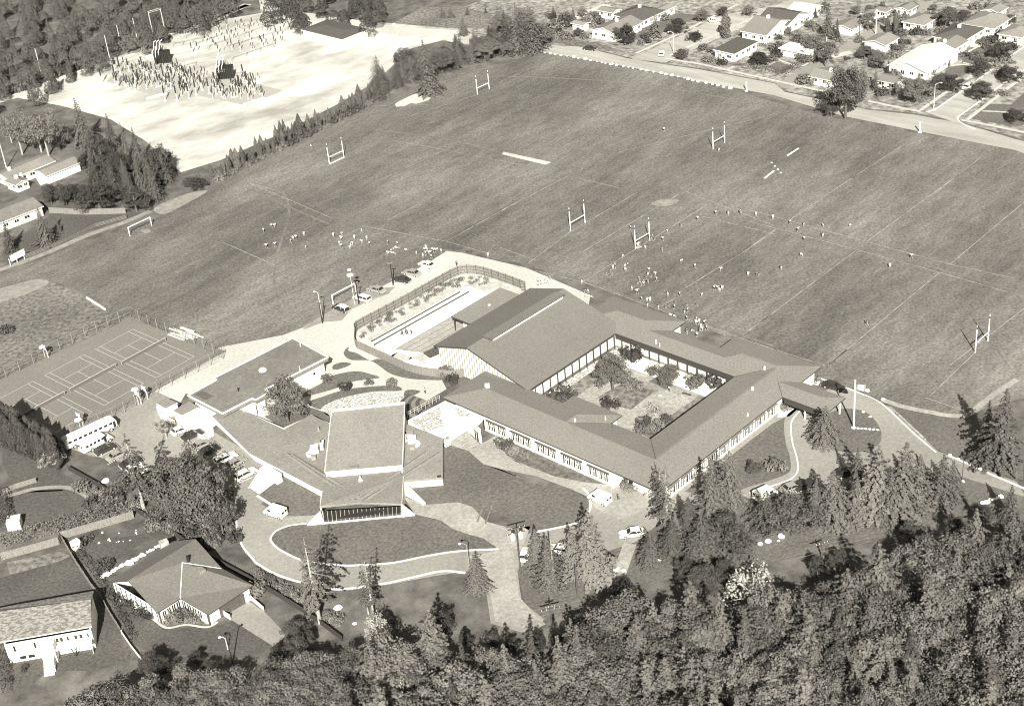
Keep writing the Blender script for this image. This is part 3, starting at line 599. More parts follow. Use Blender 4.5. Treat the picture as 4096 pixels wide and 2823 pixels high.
# raised ridge light
mb = MB(); mb.add([L(18.6, 60.2, 8.05), L(41.8, 60.2, 8.05), L(41.8, 60.2, 8.78), L(18.6, 60.2, 8.78)], [(0, 1, 2, 3)]); mb.add([L(18.6, 60.5, 8.05), L(41.8, 60.5, 8.05), L(41.8, 60.5, 8.78), L(18.6, 60.5, 8.78)], [(3, 2, 1, 0)])
mb.add([L(18.6, 60.2, 8.05), L(18.6, 60.5, 8.05), L(18.6, 60.5, 8.78), L(18.6, 60.2, 8.78)], [(3, 2, 1, 0)])
mb.build('skylight', 'roofwhite', sch)
poly_roof([L(17.8, 59.95, 8.92), L(42.4, 59.95, 8.92), L(42.4, 62.9, 8.8), L(17.8, 62.9, 8.8)], .16, 'roofgym', sch, 'skylight_roof')
# flat roof of changing rooms beside the pool, kiosk
poly_roof([L(26.2, 73.4, 4), L(43, 73.4, 4), L(43, 81.6, 4), L(26.2, 81.6, 4)], .35, 'rooflight', sch, 'changing_room_roof')
mb = MB(); walls(mb, [L(29, 73), L(29, 80.6), L(42, 80.6), L(42, 73)], 0, 3.65); mb.build('changing_room_wall', 'white', sch)
mb = MB(); q = L(26.6, 81); mb.box((q.x, q.y, 1.85), (.2, .2, 3.7), UA); mb.build('verandah_post', 'fascia', sch)
vent('b2', 2010, 1095, 4, .7, .25).build('roof_vent', 'offwhite', sch)
kp = P('b2', 1455, 1490, 1510, 1530, 1600, 1490, 1560, 1440, z=2.9); poly_roof(kp, .25, 'roofdark', sch, 'kiosk_roof', 'fascia')
kc = sum(kp, Vector())/4; mb = MB(); mb.prism([((p.x-kc.x)*.88+kc.x, (p.y-kc.y)*.88+kc.y) for p in kp], 0, 2.64); mb.build('kiosk', 'white', sch)
# terrace, stairs and door wall at the west end of the front wing
TZ = 1.2
ter = thing('terrace', 'sunlit white concrete terrace with stone-filled beds above wide steps', 'terrace', G('c2', 1620, 650, TZ))
tp = P('c2', 1640, 425, 1945, 560, 1850, 655, 1683, 760, 1640, 780, 1545, 722, 1305, 600, z=TZ)
mb = MB(); mb.prism([(p.x, p.y) for p in tp][::-1], 0, TZ); mb.build('platform', 'white', ter)
for bp_ in (P('c2', 1600, 470, 1620, 640, 1490, 695, 1340, 600, z=TZ), P('c2', 1710, 490, 1770, 490, 1880, 555, 1760, 560, z=TZ)):
    mb = MB(); mb.prism([(p.x, p.y) for p in bp_], TZ, TZ+.06); mb.build('stone_bed', 'speckle', ter)
a0, a1, b0, b1 = P('c2', 1683, 762, 1820, 675, z=TZ)+P('c2', 1832, 845, 1937, 795)
st = thing('stairs', 'broad flight of concrete steps running down from the white terrace to the gravel path', 'stairs', b0)
for k in range(7):
    t0, t1 = k/7, (k+1)/7; zz = TZ*(1-t0)-.1
    q_ = [a0.lerp(b0, t0), a1.lerp(b1, t0), a1.lerp(b1, t1), a0.lerp(b0, t1)]
    mb = MB(); mb.prism([(p.x, p.y) for p in q_], 0, zz); mb.build('step', 'pathgravel', st)
dw = thing('porch_wall', 'short white wall with a glazed door beside the wide steps', 'wall', G('c2', 1945, 785))
e0, e1 = G('c2', 1945, 785), G('c2', 1848, 690)
mb = MB(); mb.beam(Vector((e0.x, e0.y, 3.6)), Vector((e1.x, e1.y, 3.6)), .3, 3.6); mb.build('wall', 'white', dw)
d_ = (e1-e0).normalized(); on = Vector((d_.y, -d_.x, 0)); on = on if on.dot(CAM-e0) > 0 else -on
mb = MB(); q = e0+d_*1.6+on*.18; mb.box((q.x, q.y, 1.2), (1.5, .06, 2.3), math.atan2(d_.y, d_.x)); g_ = mb.build('door', 'glass', dw)
mb = MB(); q = e0+d_*1.6+on*.23; mb.box((q.x, q.y, 1.2), (.12, .05, 2.3), math.atan2(d_.y, d_.x)); mb.build('door_frame', 'white', g_)
# railing and fan steps
ral = thing('railing', 'thin metal railing along the terrace edge above the sunken fan steps', 'railing', G('c2', 1330, 600))
r0, r1 = G('c2', 1328, 600), G('c2', 1600, 455)
mb = MB()
for zz in (.6, 1.1): mb.tube((r0.x, r0.y, zz+TZ), (r1.x, r1.y, zz+TZ), .04, n=5)
mb.build('rail', 'palemetal', ral)
for k in range(10):
    q = r0.lerp(r1, k/9); mb = MB(); mb.tube((q.x, q.y, TZ-.3), (q.x, q.y, TZ+1.1), .04, n=5); mb.build('post', 'palemetal', ral)
fan = thing('fan_steps', 'dark semicircular fan of steps beside the tall end wall of the hall', 'steps', G('c2', 1420, 500))
fc = G('c2', 1500, 460)
for k in range(6):
    r_ = 6.6-k*.95; a0_, a1_ = PI*.72, PI*1.32
    arc = [(fc.x+r_*math.cos(a0_+(a1_-a0_)*i/12), fc.y+r_*math.sin(a0_+(a1_-a0_)*i/12)) for i in range(13)]+[(fc.x, fc.y)]
    mb = MB(); mb.prism(arc, .0, .14+.14*k); mb.build('step', 'timber' if k % 2 else 'darktimber', fan)  # dark timber tones carry the shade these steps lie in
# ================================================================ fan-shaped hall
hall = thing('assembly_hall', 'pale flat-roofed assembly hall with a raised trapezoid roof, slanting end walls and a glazed front', 'hall', G('c2', 950, 1100))
hz = lambda x, y, z: G('c2', x, y, z)
# raised roof
R_ = [hz(628, 1022, 4.6), hz(1282, 965, 4.6), hz(1300, 447, 7.4), hz(685, 512, 7.4)]
poly_roof(R_, .5, 'rooflight', hall, 'main_roof', 'white')
mb = MB(); walls(mb, [p.lerp(sum(R_, Vector())/4, .03) for p in R_], 0, 3.8, closed=True); mb.build('hall_wall', 'offwhite', hall)
for e0_, e1_ in ((R_[1], R_[2]), (R_[0], R_[3])):
    mb = MB(); w0_, w1_ = e0_.lerp(e1_, .02), e0_.lerp(e1_, .98); c0_ = (R_[0]+R_[1]+R_[2]+R_[3])/4; i_ = Vector(((c0_.x-w0_.x)*.03, 0, 0)); w0_ = w0_+i_; w1_ = w1_+i_; w0_.z -= .6; w1_.z -= .6
    f0_, f1_ = Vector((w0_.x, w0_.y, 0)), Vector((w1_.x, w1_.y, 0)); t_ = Vector((.2 if c0_.x > w0_.x else -.2, 0, 0)); q_ = [f0_, f1_, w1_, w0_]
    mb.add(q_+[p+t_ for p in q_], [(0, 1, 2, 3), (7, 6, 5, 4), (3, 2, 1, 0), (4, 5, 6, 7), (0, 4, 5, 1), (2, 6, 7, 3)]); mb.build('side_wall', 'offwhite', hall)
mb = MB(); mb.beam(R_[3]+Vector((0, 0, .25)), R_[2]+Vector((0, 0, .25)), .5, .5); mb.build('parapet', 'white', hall)
mb = MB(); mb.tube(R_[3]+Vector((0, 0, .02)), R_[0]+Vector((0, 0, .02)), .12, n=4); mb.tube(R_[2]+Vector((0, 0, .02)), R_[1]+Vector((0, 0, .02)), .12, n=4); mb.build('roof_edging', 'offwhite', hall)
# low roofs: west wing, east wing, front
lz = 4.6
poly_roof([hz(-320, 553, 2.7), hz(-240, 505, 2.7), hz(-70, 500, 2.7), hz(280, 668, 2.8), hz(515, 540, 2.8), hz(690, 630, 3.0), hz(640, 1020, 2.9), hz(690, 1100, 2.9), hz(620, 1195, 2.6), hz(0, 870, 2.6)], .35, 'rooflight', hall, 'wing_roof', 'white')
poly_roof([hz(1290, 612, 3.4), hz(1620, 742, 3.2), hz(1620, 1070, 2.5), hz(1285, 1095, 2.5), hz(1235, 1000, 3.0), hz(1285, 960, 3.1)], .4, 'rooflight', hall, 'wing_roof', 'rooflight')
fr = [hz(590, 1308, 3.9), hz(920, 1275, 3.4), hz(1272, 1288, 3.9), hz(1284, 1060, 3.4), hz(1240, 998, 3.1), hz(680, 1050, 3.0), hz(622, 1110, 3.3)]
poly_roof(fr, .5, 'rooflight', hall, 'front_roof', 'rooflight')
# folded creases on the low roofs
for k, (a_, b_) in enumerate((((310, 870), (890, 1265)), ((350, 880), (920, 1230)), ((1600, 770), (930, 1245)), ((1600, 860), (960, 1262)))):
    mb = MB(); A_ = hz(*a_, 2.95); B_ = hz(*b_, 3.5); d_ = (B_-A_).normalized(); s_ = Vector((-d_.y, d_.x, 0))*.5
    mb.add([A_-s_, B_-s_, B_+s_, A_+s_, A_+Vector((0, 0, .16)), B_+Vector((0, 0, .16))], [(0, 1, 5, 4), (2, 3, 4, 5), (1, 2, 5), (3, 0, 4), (3, 2, 1, 0)]); mb.build('roof_fold', 'rooflight', hall)
mb = MB(); walls(mb, [hz(-300, 548, 2.3), hz(30, 850, 2.3), hz(615, 1165, 2.3)], 0, 2.3)
mb.build('wing_wall', 'offwhite', hall)
mb = MB(); walls(mb, [hz(1285, 1088, 2.1), hz(1610, 1064, 2.1), hz(1610, 752, 2.8), hz(1300, 630, 2.8)], 0, 2.1); mb.build('wing_wall', 'cream', hall)
mb = MB(); walls(mb, [hz(-60, 510, 2.4), hz(280, 655, 2.4), hz(515, 550, 2.4), hz(680, 620, 2.4)], 0, 2.4); mb.build('wing_wall', 'offwhite', hall)
for k in range(8):
    a_ = hz(-300, 548, 2.3).lerp(hz(30, 850, 2.3), .06+k*.115); b_ = hz(-300, 548, 2.3).lerp(hz(30, 850, 2.3), .06+k*.115+.09)
    dd = (b_-a_).normalized(); oo = Vector((dd.y, -dd.x, 0)); oo = oo if oo.y < 0 else -oo
    if k != 5: window(hall, a_+oo*.16, b_+oo*.16, 1.1, 2.0, oo, 2)
# glazed front, raked between the roof edge and the plinth
gt0, gt1, gb0, gb1 = hz(612, 1350, 3.3), hz(1268, 1312, 3.3), hz(622, 1442, .3), hz(1268, 1384, .3)
mb = MB(); mb.add([gb0, gb1, gt1, gt0], [(0, 1, 2, 3), (3, 2, 1, 0)]); gl = mb.build('window', 'glass', hall)
for k in range(19):
    mb = MB(); f = k/18; mb.tube(gb0.lerp(gb1, f)+Vector((0, -.08, 0)), gt0.lerp(gt1, f)+Vector((0, -.08, 0)), .045, n=4); mb.build('mullion', 'palemetal', gl)
for pts_ in ((hz(480, 1462, 0), hz(592, 1350, 3.6), hz(622, 1450, 0)), (hz(1385, 1380, 0), hz(1274, 1295, 3.6), hz(1272, 1390, 0))):
    mb = MB(); t_ = Vector((0, .35, 0)); mb.add(list(pts_)+[p+t_ for p in pts_], [(0, 1, 2), (2, 1, 0), (5, 4, 3), (3, 4, 5), (0, 3, 4, 1), (1, 4, 5, 2), (2, 5, 3, 0)]); mb.build('buttress_wall', 'offwhite', hall)
mb = MB(); a_, b_ = hz(480, 1462, .3), hz(1385, 1378, .3); mb.beam(a_, b_, .35, .3); mb.build('plinth', 'white', hall)
for x_, y_ in ((1284, 1062), (604, 1180)):
    mb = MB(); a_ = hz(x_, y_, 3.3); b_ = hz(1272, 1290, 3.8) if x_ > 1000 else hz(592, 1308, 3.8); mb.beam(b_, a_, .3, 3.3); mb.build('side_wall', 'offwhite', hall)
# slanting wall slabs east of the hall
mb = MB(); A_, B_, C_ = G('c2', 1300, 1160), G('c2', 1465, 1300), G('c2', 1305, 1225)
mb.beam(Vector((A_.x, A_.y, 1.4)), Vector((B_.x, B_.y, .5)), .6, .5); mb.add([(A_.x, A_.y, 2.2), (B_.x, B_.y, .1), (C_.x, C_.y, .1), (A_.x, A_.y, 0)], [(0, 1, 2), (0, 2, 1), (0, 3, 1)])
solo(mb.build('ramp_wall', 'white', label='white triangular sloping wall beside the right flank of the hall', cat='wall'), A_)
mb = MB(); A_, B_ = hz(1290, 1152, .3), hz(1622, 1122, .3); mb.beam(A_, B_, .35, .3); mb.build('plinth', 'white', hall)
for k in range(5):
    mb = MB(); q = R_[0].lerp(R_[1], .12+.19*k); mb.box((q.x, q.y-.06, 4.2), (.07, .1, .8)); mb.build('roof_bracket', 'cargrey', hall)
vm = MB(); q = hz(930, 1105, 3.1); vm.lathe((q.x, q.y, 3.0), [(.7, 0), (.6, .2), (.12, 1.2), (.1, 1.5)], 6); vm.build('roof_vent', 'white', hall)
vm = MB(); q = hz(578, 680, 2.9); vm.tube((q.x, q.y, 2.8), (q.x, q.y, 3.9), .25, n=8); vm.build('flue', 'metal', hall)
vm = MB(); q = hz(870, 985, 4.8); vm.box((q.x, q.y, 4.9), (2, .7, .3)); vm.build('roof_hatch', 'timber', hall)
vm = MB(); q = hz(1590, 1062, 2.6); vm.box((q.x, q.y, 2.7), (.8, .3, .3)); vm.build('roof_vent', 'dark', hall)
# ventilation plant on both low roofs
for k, (x_, y_, lab) in enumerate(((545, 850, 'left'), (1365, 770, 'right'))):
    c_ = hz(x_, y_, 3.1); t = thing('ventilation_unit', 'white air handling plant with curved ducts, %s of the raised hall roof' % lab, 'roof plant', (c_.x, c_.y, 3.0))
    sg = 1 if k == 0 else -1
    mb = MB(); mb.box((c_.x, c_.y, 3.65), (1.7, 1.7, 1.2)); mb.build('housing', 'white', t)
    mb = MB(); mb.box((c_.x+sg*.6, c_.y+2.2, 3.6), (1.6, 1.2, 1.0)); mb.build('fan_box', 'metal', t)
    mb = MB(); mb.box((c_.x+sg*1.5, c_.y+1.2, 3.7), (.7, 2.6, .8)); mb.build('duct', 'offwhite', t)
    mb = MB(); cc = Vector((c_.x-sg*.2, c_.y-1.4, 3.5))
    pts_ = [cc+Vector((math.cos(a)*1.2*-sg, math.sin(a)*1.0, 0)) for a in [PI*.5-PI*.9*i/7 for i in range(8)]]
    for i in range(7): mb.tube(pts_[i], pts_[i+1], .35, n=7)
    mb.build('bent_duct', 'offwhite', t)
    mb = MB(); mb.box((c_.x, c_.y-2.6, 3.4), (.9, .9, .8)); mb.build('intake', 'metal', t)
# ================================================================ flat-roofed classroom block
cb = thing('classroom_block', 'long flat-roofed white classroom block with stepped outline and dark fascia', 'building', G('c2', 100, 250))
bz = 4.2
cp = P('c1', 1580, 382, 1820, 250, 1793, 238, z=bz)+P('b2', 360, 1370, z=bz)+P('c2', 655, 60, 130, 330, 160, 355, 45, 420, 20, 405, z=bz)+P('c1', 1870, 532, z=bz)
poly_roof(cp, .9, 'roofflat', cb, 'roof', 'timber')
mb = MB(); n = len(cp)
for i in range(n): mb.beam(cp[i]+Vector((0, 0, .12)), cp[(i+1) % n]+Vector((0, 0, .12)), .35, .2)
mb.build('roof_trim', 'white', cb)
cc = sum(cp, Vector())/n; ins = []
for i in range(n):
    a, b, c = cp[i-1], cp[i], cp[(i+1) % n]; d1 = (b-a).normalized(); d2 = (c-b).normalized()
    n1 = Vector((-d1.y, d1.x, 0)); n2 = Vector((-d2.y, d2.x, 0)); ar = -1
    ins.append(b+(n1+n2)*(-.9))
mb = MB(); walls(mb, ins, 0, 3.4, closed=True); mb.build('wall', 'white', cb)
mb = MB(); e_ = G('c2', 535, 255); mb.box((e_.x+.3, e_.y+.5, 1.1), (1.0, .15, 2.2), UA); dd_ = mb.build('door', 'offwhite', cb)
mb = MB(); mb.box((e_.x+.33, e_.y+.4, 1.5), (.55, .12, .5), UA); mb.build('window', 'glass', dd_)
vm = MB(); q = G('c2', 107, 172, bz); vm.lathe((q.x, q.y, bz-.05), [(.9, 0), (.9, .35), (.6, .6), (0.05, .7)], 10); vm.build('skylight', 'white', cb)
vm = MB(); q = G('c1', 2003, 345, bz); vm.tube((q.x, q.y, bz), (q.x, q.y, bz+.9), .15, n=6); vm.build('flue', 'dark', cb)
vm = MB(); q = G('c2', 420, 165, bz); vm.tube((q.x, q.y, bz), (q.x, q.y, bz+.9), .12, n=6); vm.build('flue', 'white', cb)
vm = MB(); q = G('b2', 425, 1440, bz); vm.tube((q.x, q.y, bz-.5), (q.x, q.y, bz+.9), .12, n=6); vm.build('flue', 'white', cb)
for k in range(7):
    vm = MB(); a_ = G('c1', 1640+k*9, 372-k*5, bz+.03); b_ = G('c1', 1735+k*9, 418-k*5, bz+.03); vm.beam(a_+Vector((0, 0, .05)), b_+Vector((0, 0, .05)), .12, .08); vm.build('roof_batten', 'darktimber', cb)
vm = MB(); a_, b_ = G('c1', 2040, 500, 3.2), G('c1', 2140, 450, 3.2); vm.beam(a_, b_, .25, 3.2); vm.build('end_wall', 'white', cb)
# annexes between block and parking yard
ax = thing('storage_annex', 'small flat-roofed white annex stepped against the classroom block corner', 'building', G('c1', 1560, 520))
p_ = P('c1', 1452, 508, 1530, 548, 1672, 478, 1590, 428, z=3); poly_roof(p_, .3, 'rooflight', ax, 'roof', 'white')
c_ = sum(p_, Vector())/4; mb = MB(); mb.prism([((p.x-c_.x)*.95+c_.x, (p.y-c_.y)*.95+c_.y) for p in p_], 0, 2.7); mb.build('wall', 'white', ax)
mb = MB(); a_ = P('c1', 1530, 552, 1560, 575, 1740, 505, 1680, 470, z=2.4); mb.prism([(p.x, p.y) for p in a_], 0, 2.4); mb.build('side_wall', 'white', ax)
ay = thing('storage_shed', 'low pale shed standing at the corner of the parking yard by the annex', 'shed', G('c1', 1400, 480))
p_ = P('c1', 1310, 445, 1390, 490, 1490, 440, 1395, 398, z=2.6); poly_roof(p_, .25, 'rooflight', ay, 'roof', 'white')
c_ = sum(p_, Vector())/4; mb = MB(); mb.prism([((p.x-c_.x)*.94+c_.x, (p.y-c_.y)*.94+c_.y) for p in p_], 0, 2.35); mb.build('wall', 'white', ay)
sheet('paving', P('c1', 1540, 600, 1700, 560, 1880, 590, 1790, 650, 1800, 720, 1750, 745, 1560, 650), Z(6), 'deck')
mb = MB(); a_, b_ = G('c1', 1540, 640, .9), G('c1', 1755, 745, .9); mb.beam(a_, b_, .25, .9)
solo(mb.build('low_wall', 'white', label='low white parapet wall at the edge of the paved yard beside the annex', cat='wall'), (a_.x, a_.y, 0))
mb = MB(); a_, b_, c_ = G('c1', 1315, 470, 1.2), G('c1', 1345, 530, 1.2), G('c1', 1460, 590, 1.2); mb.beam(a_, b_, .3, 1.2); mb.beam(b_, c_, .3, 1.2)
solo(mb.build('low_wall', 'white', label='low white retaining wall curving round the small shed', cat='wall'), (a_.x, a_.y, 0))
# service wing porch by the hall wing
mb = MB(); a_ = P('c2', 175, 985, 262, 1030, 215, 1060, 165, 1020, z=2.2)
mb.prism([(p.x, p.y) for p in a_], 0, 2.2); solo(mb.build('porch', 'white', label='white porch block at the entrance between hall wing and parked estate car', cat='porch'), (a_[0].x, a_[0].y, 0))
# ================================================================ pool
sheet('pool_deck', P('b2', 1010, 1400, 1790, 945, 1850, 940, 2010, 995, 1690, 1190, 1745, 1260, 1790, 1290, 1330, 1560, 1250, 1570, 1180, 1520)+P('c2', 1240, 20, 1350, 60, 1540, 160, 1400, 150, 1200, 60), Z(6), 'deck')
sheet('planted_bank', P('b2', 900, 1310, 1100, 1190, 1300, 1080, 1500, 970, 1700, 860, 1820, 815, 1960, 825, 2120, 885, 2310, 965, 2310, 1000, 2120, 950, 2010, 995, 1850, 935, 1780, 940, 1010, 1395), Z(7), 'bank')
sheet('planted_bank', P('b3', 0, 890, 200, 960, 230, 1010, 0, 960), Z(7)+.003, 'bank')
pl = thing('swimming_pool', 'covered outdoor swimming pool with plank lines in the bright walled deck', 'pool', G('b2', 1500, 1350))
pq = P('b2', 1225, 1470, 1700, 1195, 1880, 1290, 1480, 1500)
mb = MB(); mb.prism([(p.x, p.y) for p in pq], .0, .22); mb.build('cover', 'pathgravel', pl)
for k in range(5):
    mb = MB(); a_ = pq[0].lerp(pq[3], k/4); b_ = pq[1].lerp(pq[2], k/4); mb.beam(Vector((a_.x, a_.y, .3)), Vector((b_.x, b_.y, .3)), .16, .1); mb.build('plank', 'timber', pl)
for k, (a_, b_) in enumerate((((1020, 1405), (1765, 988)), ((1045, 1432), (1838, 988)))):
    mb = MB(); p0, p1 = G('b2', *a_), G('b2', *b_); mb.beam(Vector((p0.x, p0.y, .35)), Vector((p1.x, p1.y, .35)), .22, .3)
    solo(mb.build('drain_kerb', 'fascia', label=('thin dark kerb along the far edge of the bright pool deck', 'thin dark kerb just inside the far edge of the pool deck')[k], cat='kerb'), (p0.x, p0.y, 0))
def fence(name, label, base, h, m, gap=None, th=.06, post=.14, step=2.4, cat='fence', curve=False, capm=None, rails=True, closed=False, group=None):
    pts = [Vector((p.x, p.y, 0)) for p in (smooth_pts(base, False, 5) if curve else base)]
    t = thing(name, label, cat, pts[0], group)
    mb = MB()
    for i in range(len(pts)-1): mb.beam(Vector((pts[i].x, pts[i].y, h)), Vector((pts[i+1].x, pts[i+1].y, h)), th, h-.05)
    mb.build('panel', m, t)
    pm = MB(); acc = 0; cnt = 0
    for i in range(len(pts)-1):
        a, b = pts[i], pts[i+1]; ln = (b-a).length; s = step-acc if acc else 0
        while s < ln and cnt < 95:
            q = a.lerp(b, s/ln); o = MB(); o.box((q.x, q.y, (h+.08)/2), (post, post, h+.08), math.atan2((b-a).y, (b-a).x)); o.build('post', capm or m, t); cnt += 1; s += step
        acc = ln-(s-step)
    if rails:
        rm = MB()
        for zz in (h*.25, h*.55, h*.85):
            for i in range(len(pts)-1): rm.beam(Vector((pts[i].x, pts[i].y, zz)), Vector((pts[i+1].x, pts[i+1].y, zz)), th+.1, .1)
        rm.build('rail', capm or 'timber', t)
    return t
b_ = P('b2', 890, 1350, 905, 1305, 1100, 1200, 1300, 1092, 1500, 978, 1700, 868, 1800, 835, 1930, 842, 2100, 892, 2310, 972)+P('b3', 180, 980)
fence('timber_fence', 'tall curved horizontal-board timber fence sweeping round the pool enclosure', b_, 2.6, 'timber', curve=True, capm='darktimber')
b_ = P('b2', 890, 1442)+P('c2', 960, 12, 1180, 112, 1370, 192, 1560, 226, 1700, 242, 1830, 216)
fence('timber_fence', 'vertical-board timber fence along the near side of the pool enclosure', P('b2', 890, 1350)+b_, 2.2, 'timber', curve=True)
# ================================================================ trees
def leaves_obj(name, quads, m, parent):
    """quads: (centre, normal, size)"""
    n = len(quads); c = np.array([q[0] for q in quads]); nn = np.array([q[1] for q in quads], float); s = np.array([q[2] for q in quads])
    nn /= np.linalg.norm(nn, axis=1)[:, None]+1e-9
    r = np.random.RandomState(n).normal(size=(n, 3)); a = np.cross(nn, r); a /= np.linalg.norm(a, axis=1)[:, None]+1e-9; b = np.cross(nn, a)
    a *= s[:, None]*.5; b *= s[:, None]*.5*.75
    v = np.stack([c-a, c-b*.9+a*.1, c+a, c+b], 1).reshape(-1, 3)
    me = bpy.data.meshes.new(name); me.vertices.add(4*n); me.vertices.foreach_set('co', v.ravel())
    me.loops.add(4*n); me.loops.foreach_set('vertex_index', np.arange(4*n)); me.polygons.add(n)
    me.polygons.foreach_set('loop_start', np.arange(n)*4); me.polygons.foreach_set('loop_total', np.full(n, 4))
    me.materials.append(MATS[m]); me.update(); me.validate()
    o = bpy.data.objects.new(name, me); C.objects.link(o); o.parent = parent; return o
def rnd(rs): 
    v = rs.normal(size=3); return v/np.linalg.norm(v)
def broadleaf(seed, m='leafmid', w=3.6, h=10, clumps=58, per=120, base=.2, leaf=.31, name='broadleaf_tree', cat='tree', bark='bark', gaps=.0, trunk=True, tr=.22):
    """unit tree, h metres high"""
    rs = np.random.RandomState(seed); t = thing(name, 'tree', cat)
    q = []; cl = []
    lobes = [(rs.uniform(-.45, .45)*w, rs.uniform(-.45, .45)*w, rs.uniform(-.1, .3)) for _ in range(5)]
    for k in range(clumps):
        d = rnd(rs); d[2] = abs(d[2])*1.05-.35
        rr = rs.uniform(.72, 1.05)*(1+.22*math.sin(3*math.atan2(d[1], d[0])+seed)+.12*math.sin(5*math.atan2(d[1], d[0])+2*seed))
        zc = h*(base+(1-base)*.42); c = np.array([d[0]*w*rr, d[1]*w*rr, zc+d[2]*(h*(1-base)*.56)*rr])
        c[2] = max(c[2], h*base); cl.append((c, rs.uniform(.75, 1.35)*w*.27))
    for k in range(clumps//3):
        c = np.array([rs.uniform(-.5, .5)*w, rs.uniform(-.5, .5)*w, h*rs.uniform(base+.15, .8)]); cl.append((c, w*.25))
    cen = np.array([0, 0, h*.5])
    for c, r in cl:
        if rs.rand() < gaps: continue
        for i in range(per):
            d = rnd(rs); p = c+d*r*rs.uniform(.55, 1.08)*np.array([1, 1, .75]); nrm = d*.9+np.array([0, -.1, .55])+rs.normal(size=3)*.55
            q.append((p, nrm, leaf*rs.uniform(.6, 1.35)))
    leaves_obj('crown', q, m, t)
    if trunk:
        mb = MB(); mb.tube((0, 0, -.3), (0, 0, h*.35), tr*1.3, tr, 8); mb.tube((0, 0, h*.35), (.2, .1, h*.75), tr, tr*.3, 6)
        for c, r in cl[:12]: mb.tube((0, 0, h*rs.uniform(.25, .5)), tuple(c*.95), tr*.45, .03, 5)
        mb.build('trunk', bark, t)
    return Proto(t)
def conifer(seed, m='leaffir', w=2.6, h=12, levels=24, base=.08, leaf=.32, name='conifer_tree', dens=1.0, droop=.35, bark='bark', sparse=0, power=.85):
    rs = np.random.RandomState(seed); t = thing(name, 'tree', 'tree'); q = []; mb = MB()
    mb.tube((0, 0, -.3), (0, 0, h*.5), .22, .13, 7); mb.tube((0, 0, h*.5), (0, 0, h*.97), .13, .02, 6)
    ph = rs.uniform(0, 6.28); lx, ly = rs.uniform(-.04, .04), rs.uniform(-.04, .04)
    for k in range(levels):
        f = k/(levels-1); z = h*(base+(1-base)*f); R = w*(1-f)**power*rs.uniform(.7, 1.15)+.12
        nb = max(4, int(11*(1-f)+4)); a0 = rs.uniform(0, 6.28)
        for j in range(nb):
            if rs.rand() < sparse: continue
            a = a0+2*PI*j/nb+rs.uniform(-.2, .2); rr = R*rs.uniform(.55, 1.22)*(1+.22*math.sin(a+ph)+.12*math.sin(3*a+ph+f*4))*(1 if rs.rand() > .12 else .35); dr = np.array([math.cos(a), math.sin(a), 0]); sd = np.array([-dr[1], dr[0], 0])
            if rr > .8: mb.tube((0, 0, z), tuple(dr*rr*.8+np.array([0, 0, z-droop*rr*.5])), .035, .01, 4, caps=False)
            nn = int((6+rr*11)*dens)
            for i in range(nn):
                s = rs.uniform(.12, 1)**.7; p = dr*rr*s+np.array([0, 0, z-droop*rr*s*s+rs.uniform(-.12, .1)])+sd*rs.uniform(-1, 1)*(.12+.34*rr*(1-s)*.6)
                q.append((p, np.array([0, 0, 1])+dr*.55+rs.normal(size=3)*.38, leaf*rs.uniform(.6, 1.3)*(.75+.4*(1-f))))
    for i in range(14): q.append((np.array([rs.uniform(-.08, .08), rs.uniform(-.08, .08), h*rs.uniform(.93, 1)]), rnd(rs), leaf*.6))
    leaves_obj('crown', q, m, t); mb.build('trunk', bark, t); return Proto(t)
def poplar(seed, m='leafdark', w=.9, h=9, n=1500, leaf=.34, name='columnar_tree', lean=0):
    rs = np.random.RandomState(seed); t = thing(name, 'tree', 'tree'); q = []
    for i in range(n):
        f = rs.uniform(0, 1); R = w*math.sin(PI*min(1, .18+.84*f))**.6*(1+.25*math.sin(11*f+seed)); a = rs.uniform(0, 6.28); s = rs.uniform(.5, 1)
        q.append((np.array([R*s*math.cos(a), R*s*math.sin(a), h*(.06+.94*f)]), np.array([math.cos(a), math.sin(a), .7])+rs.normal(size=3)*.5, leaf*rs.uniform(.6, 1.3)))
    leaves_obj('crown', q, m, t); mb = MB(); mb.tube((0, 0, -.2), (0, 0, h*.8), .14, .04, 6); mb.build('trunk', 'bark', t); return Proto(t)
def shrub(seed, m='leafmid', n=420, leaf=.24, name='shrub', flat=.75):
    rs = np.random.RandomState(seed); q = []; cl = [(rnd(rs)*np.array([.6, .6, .35])+np.array([0, 0, .45]), rs.uniform(.35, .55)) for _ in range(9)]
    for c, r in cl:
        for i in range(n//9):
            d = rnd(rs); p = c+d*r*rs.uniform(.6, 1.05); p[2] = max(.02, p[2]*flat/.75); q.append((p, d+np.array([0, 0, .4])+rs.normal(size=3)*.4, leaf*rs.uniform(.6, 1.3)))
    t = thing(name, 'shrub', 'shrub'); leaves_obj('foliage', q, m, t)
    mb = MB(); mb.tube((0, 0, -.1), (0, 0, .5), .05, .02, 5); mb.build('stem', 'bark', t); return Proto(t)
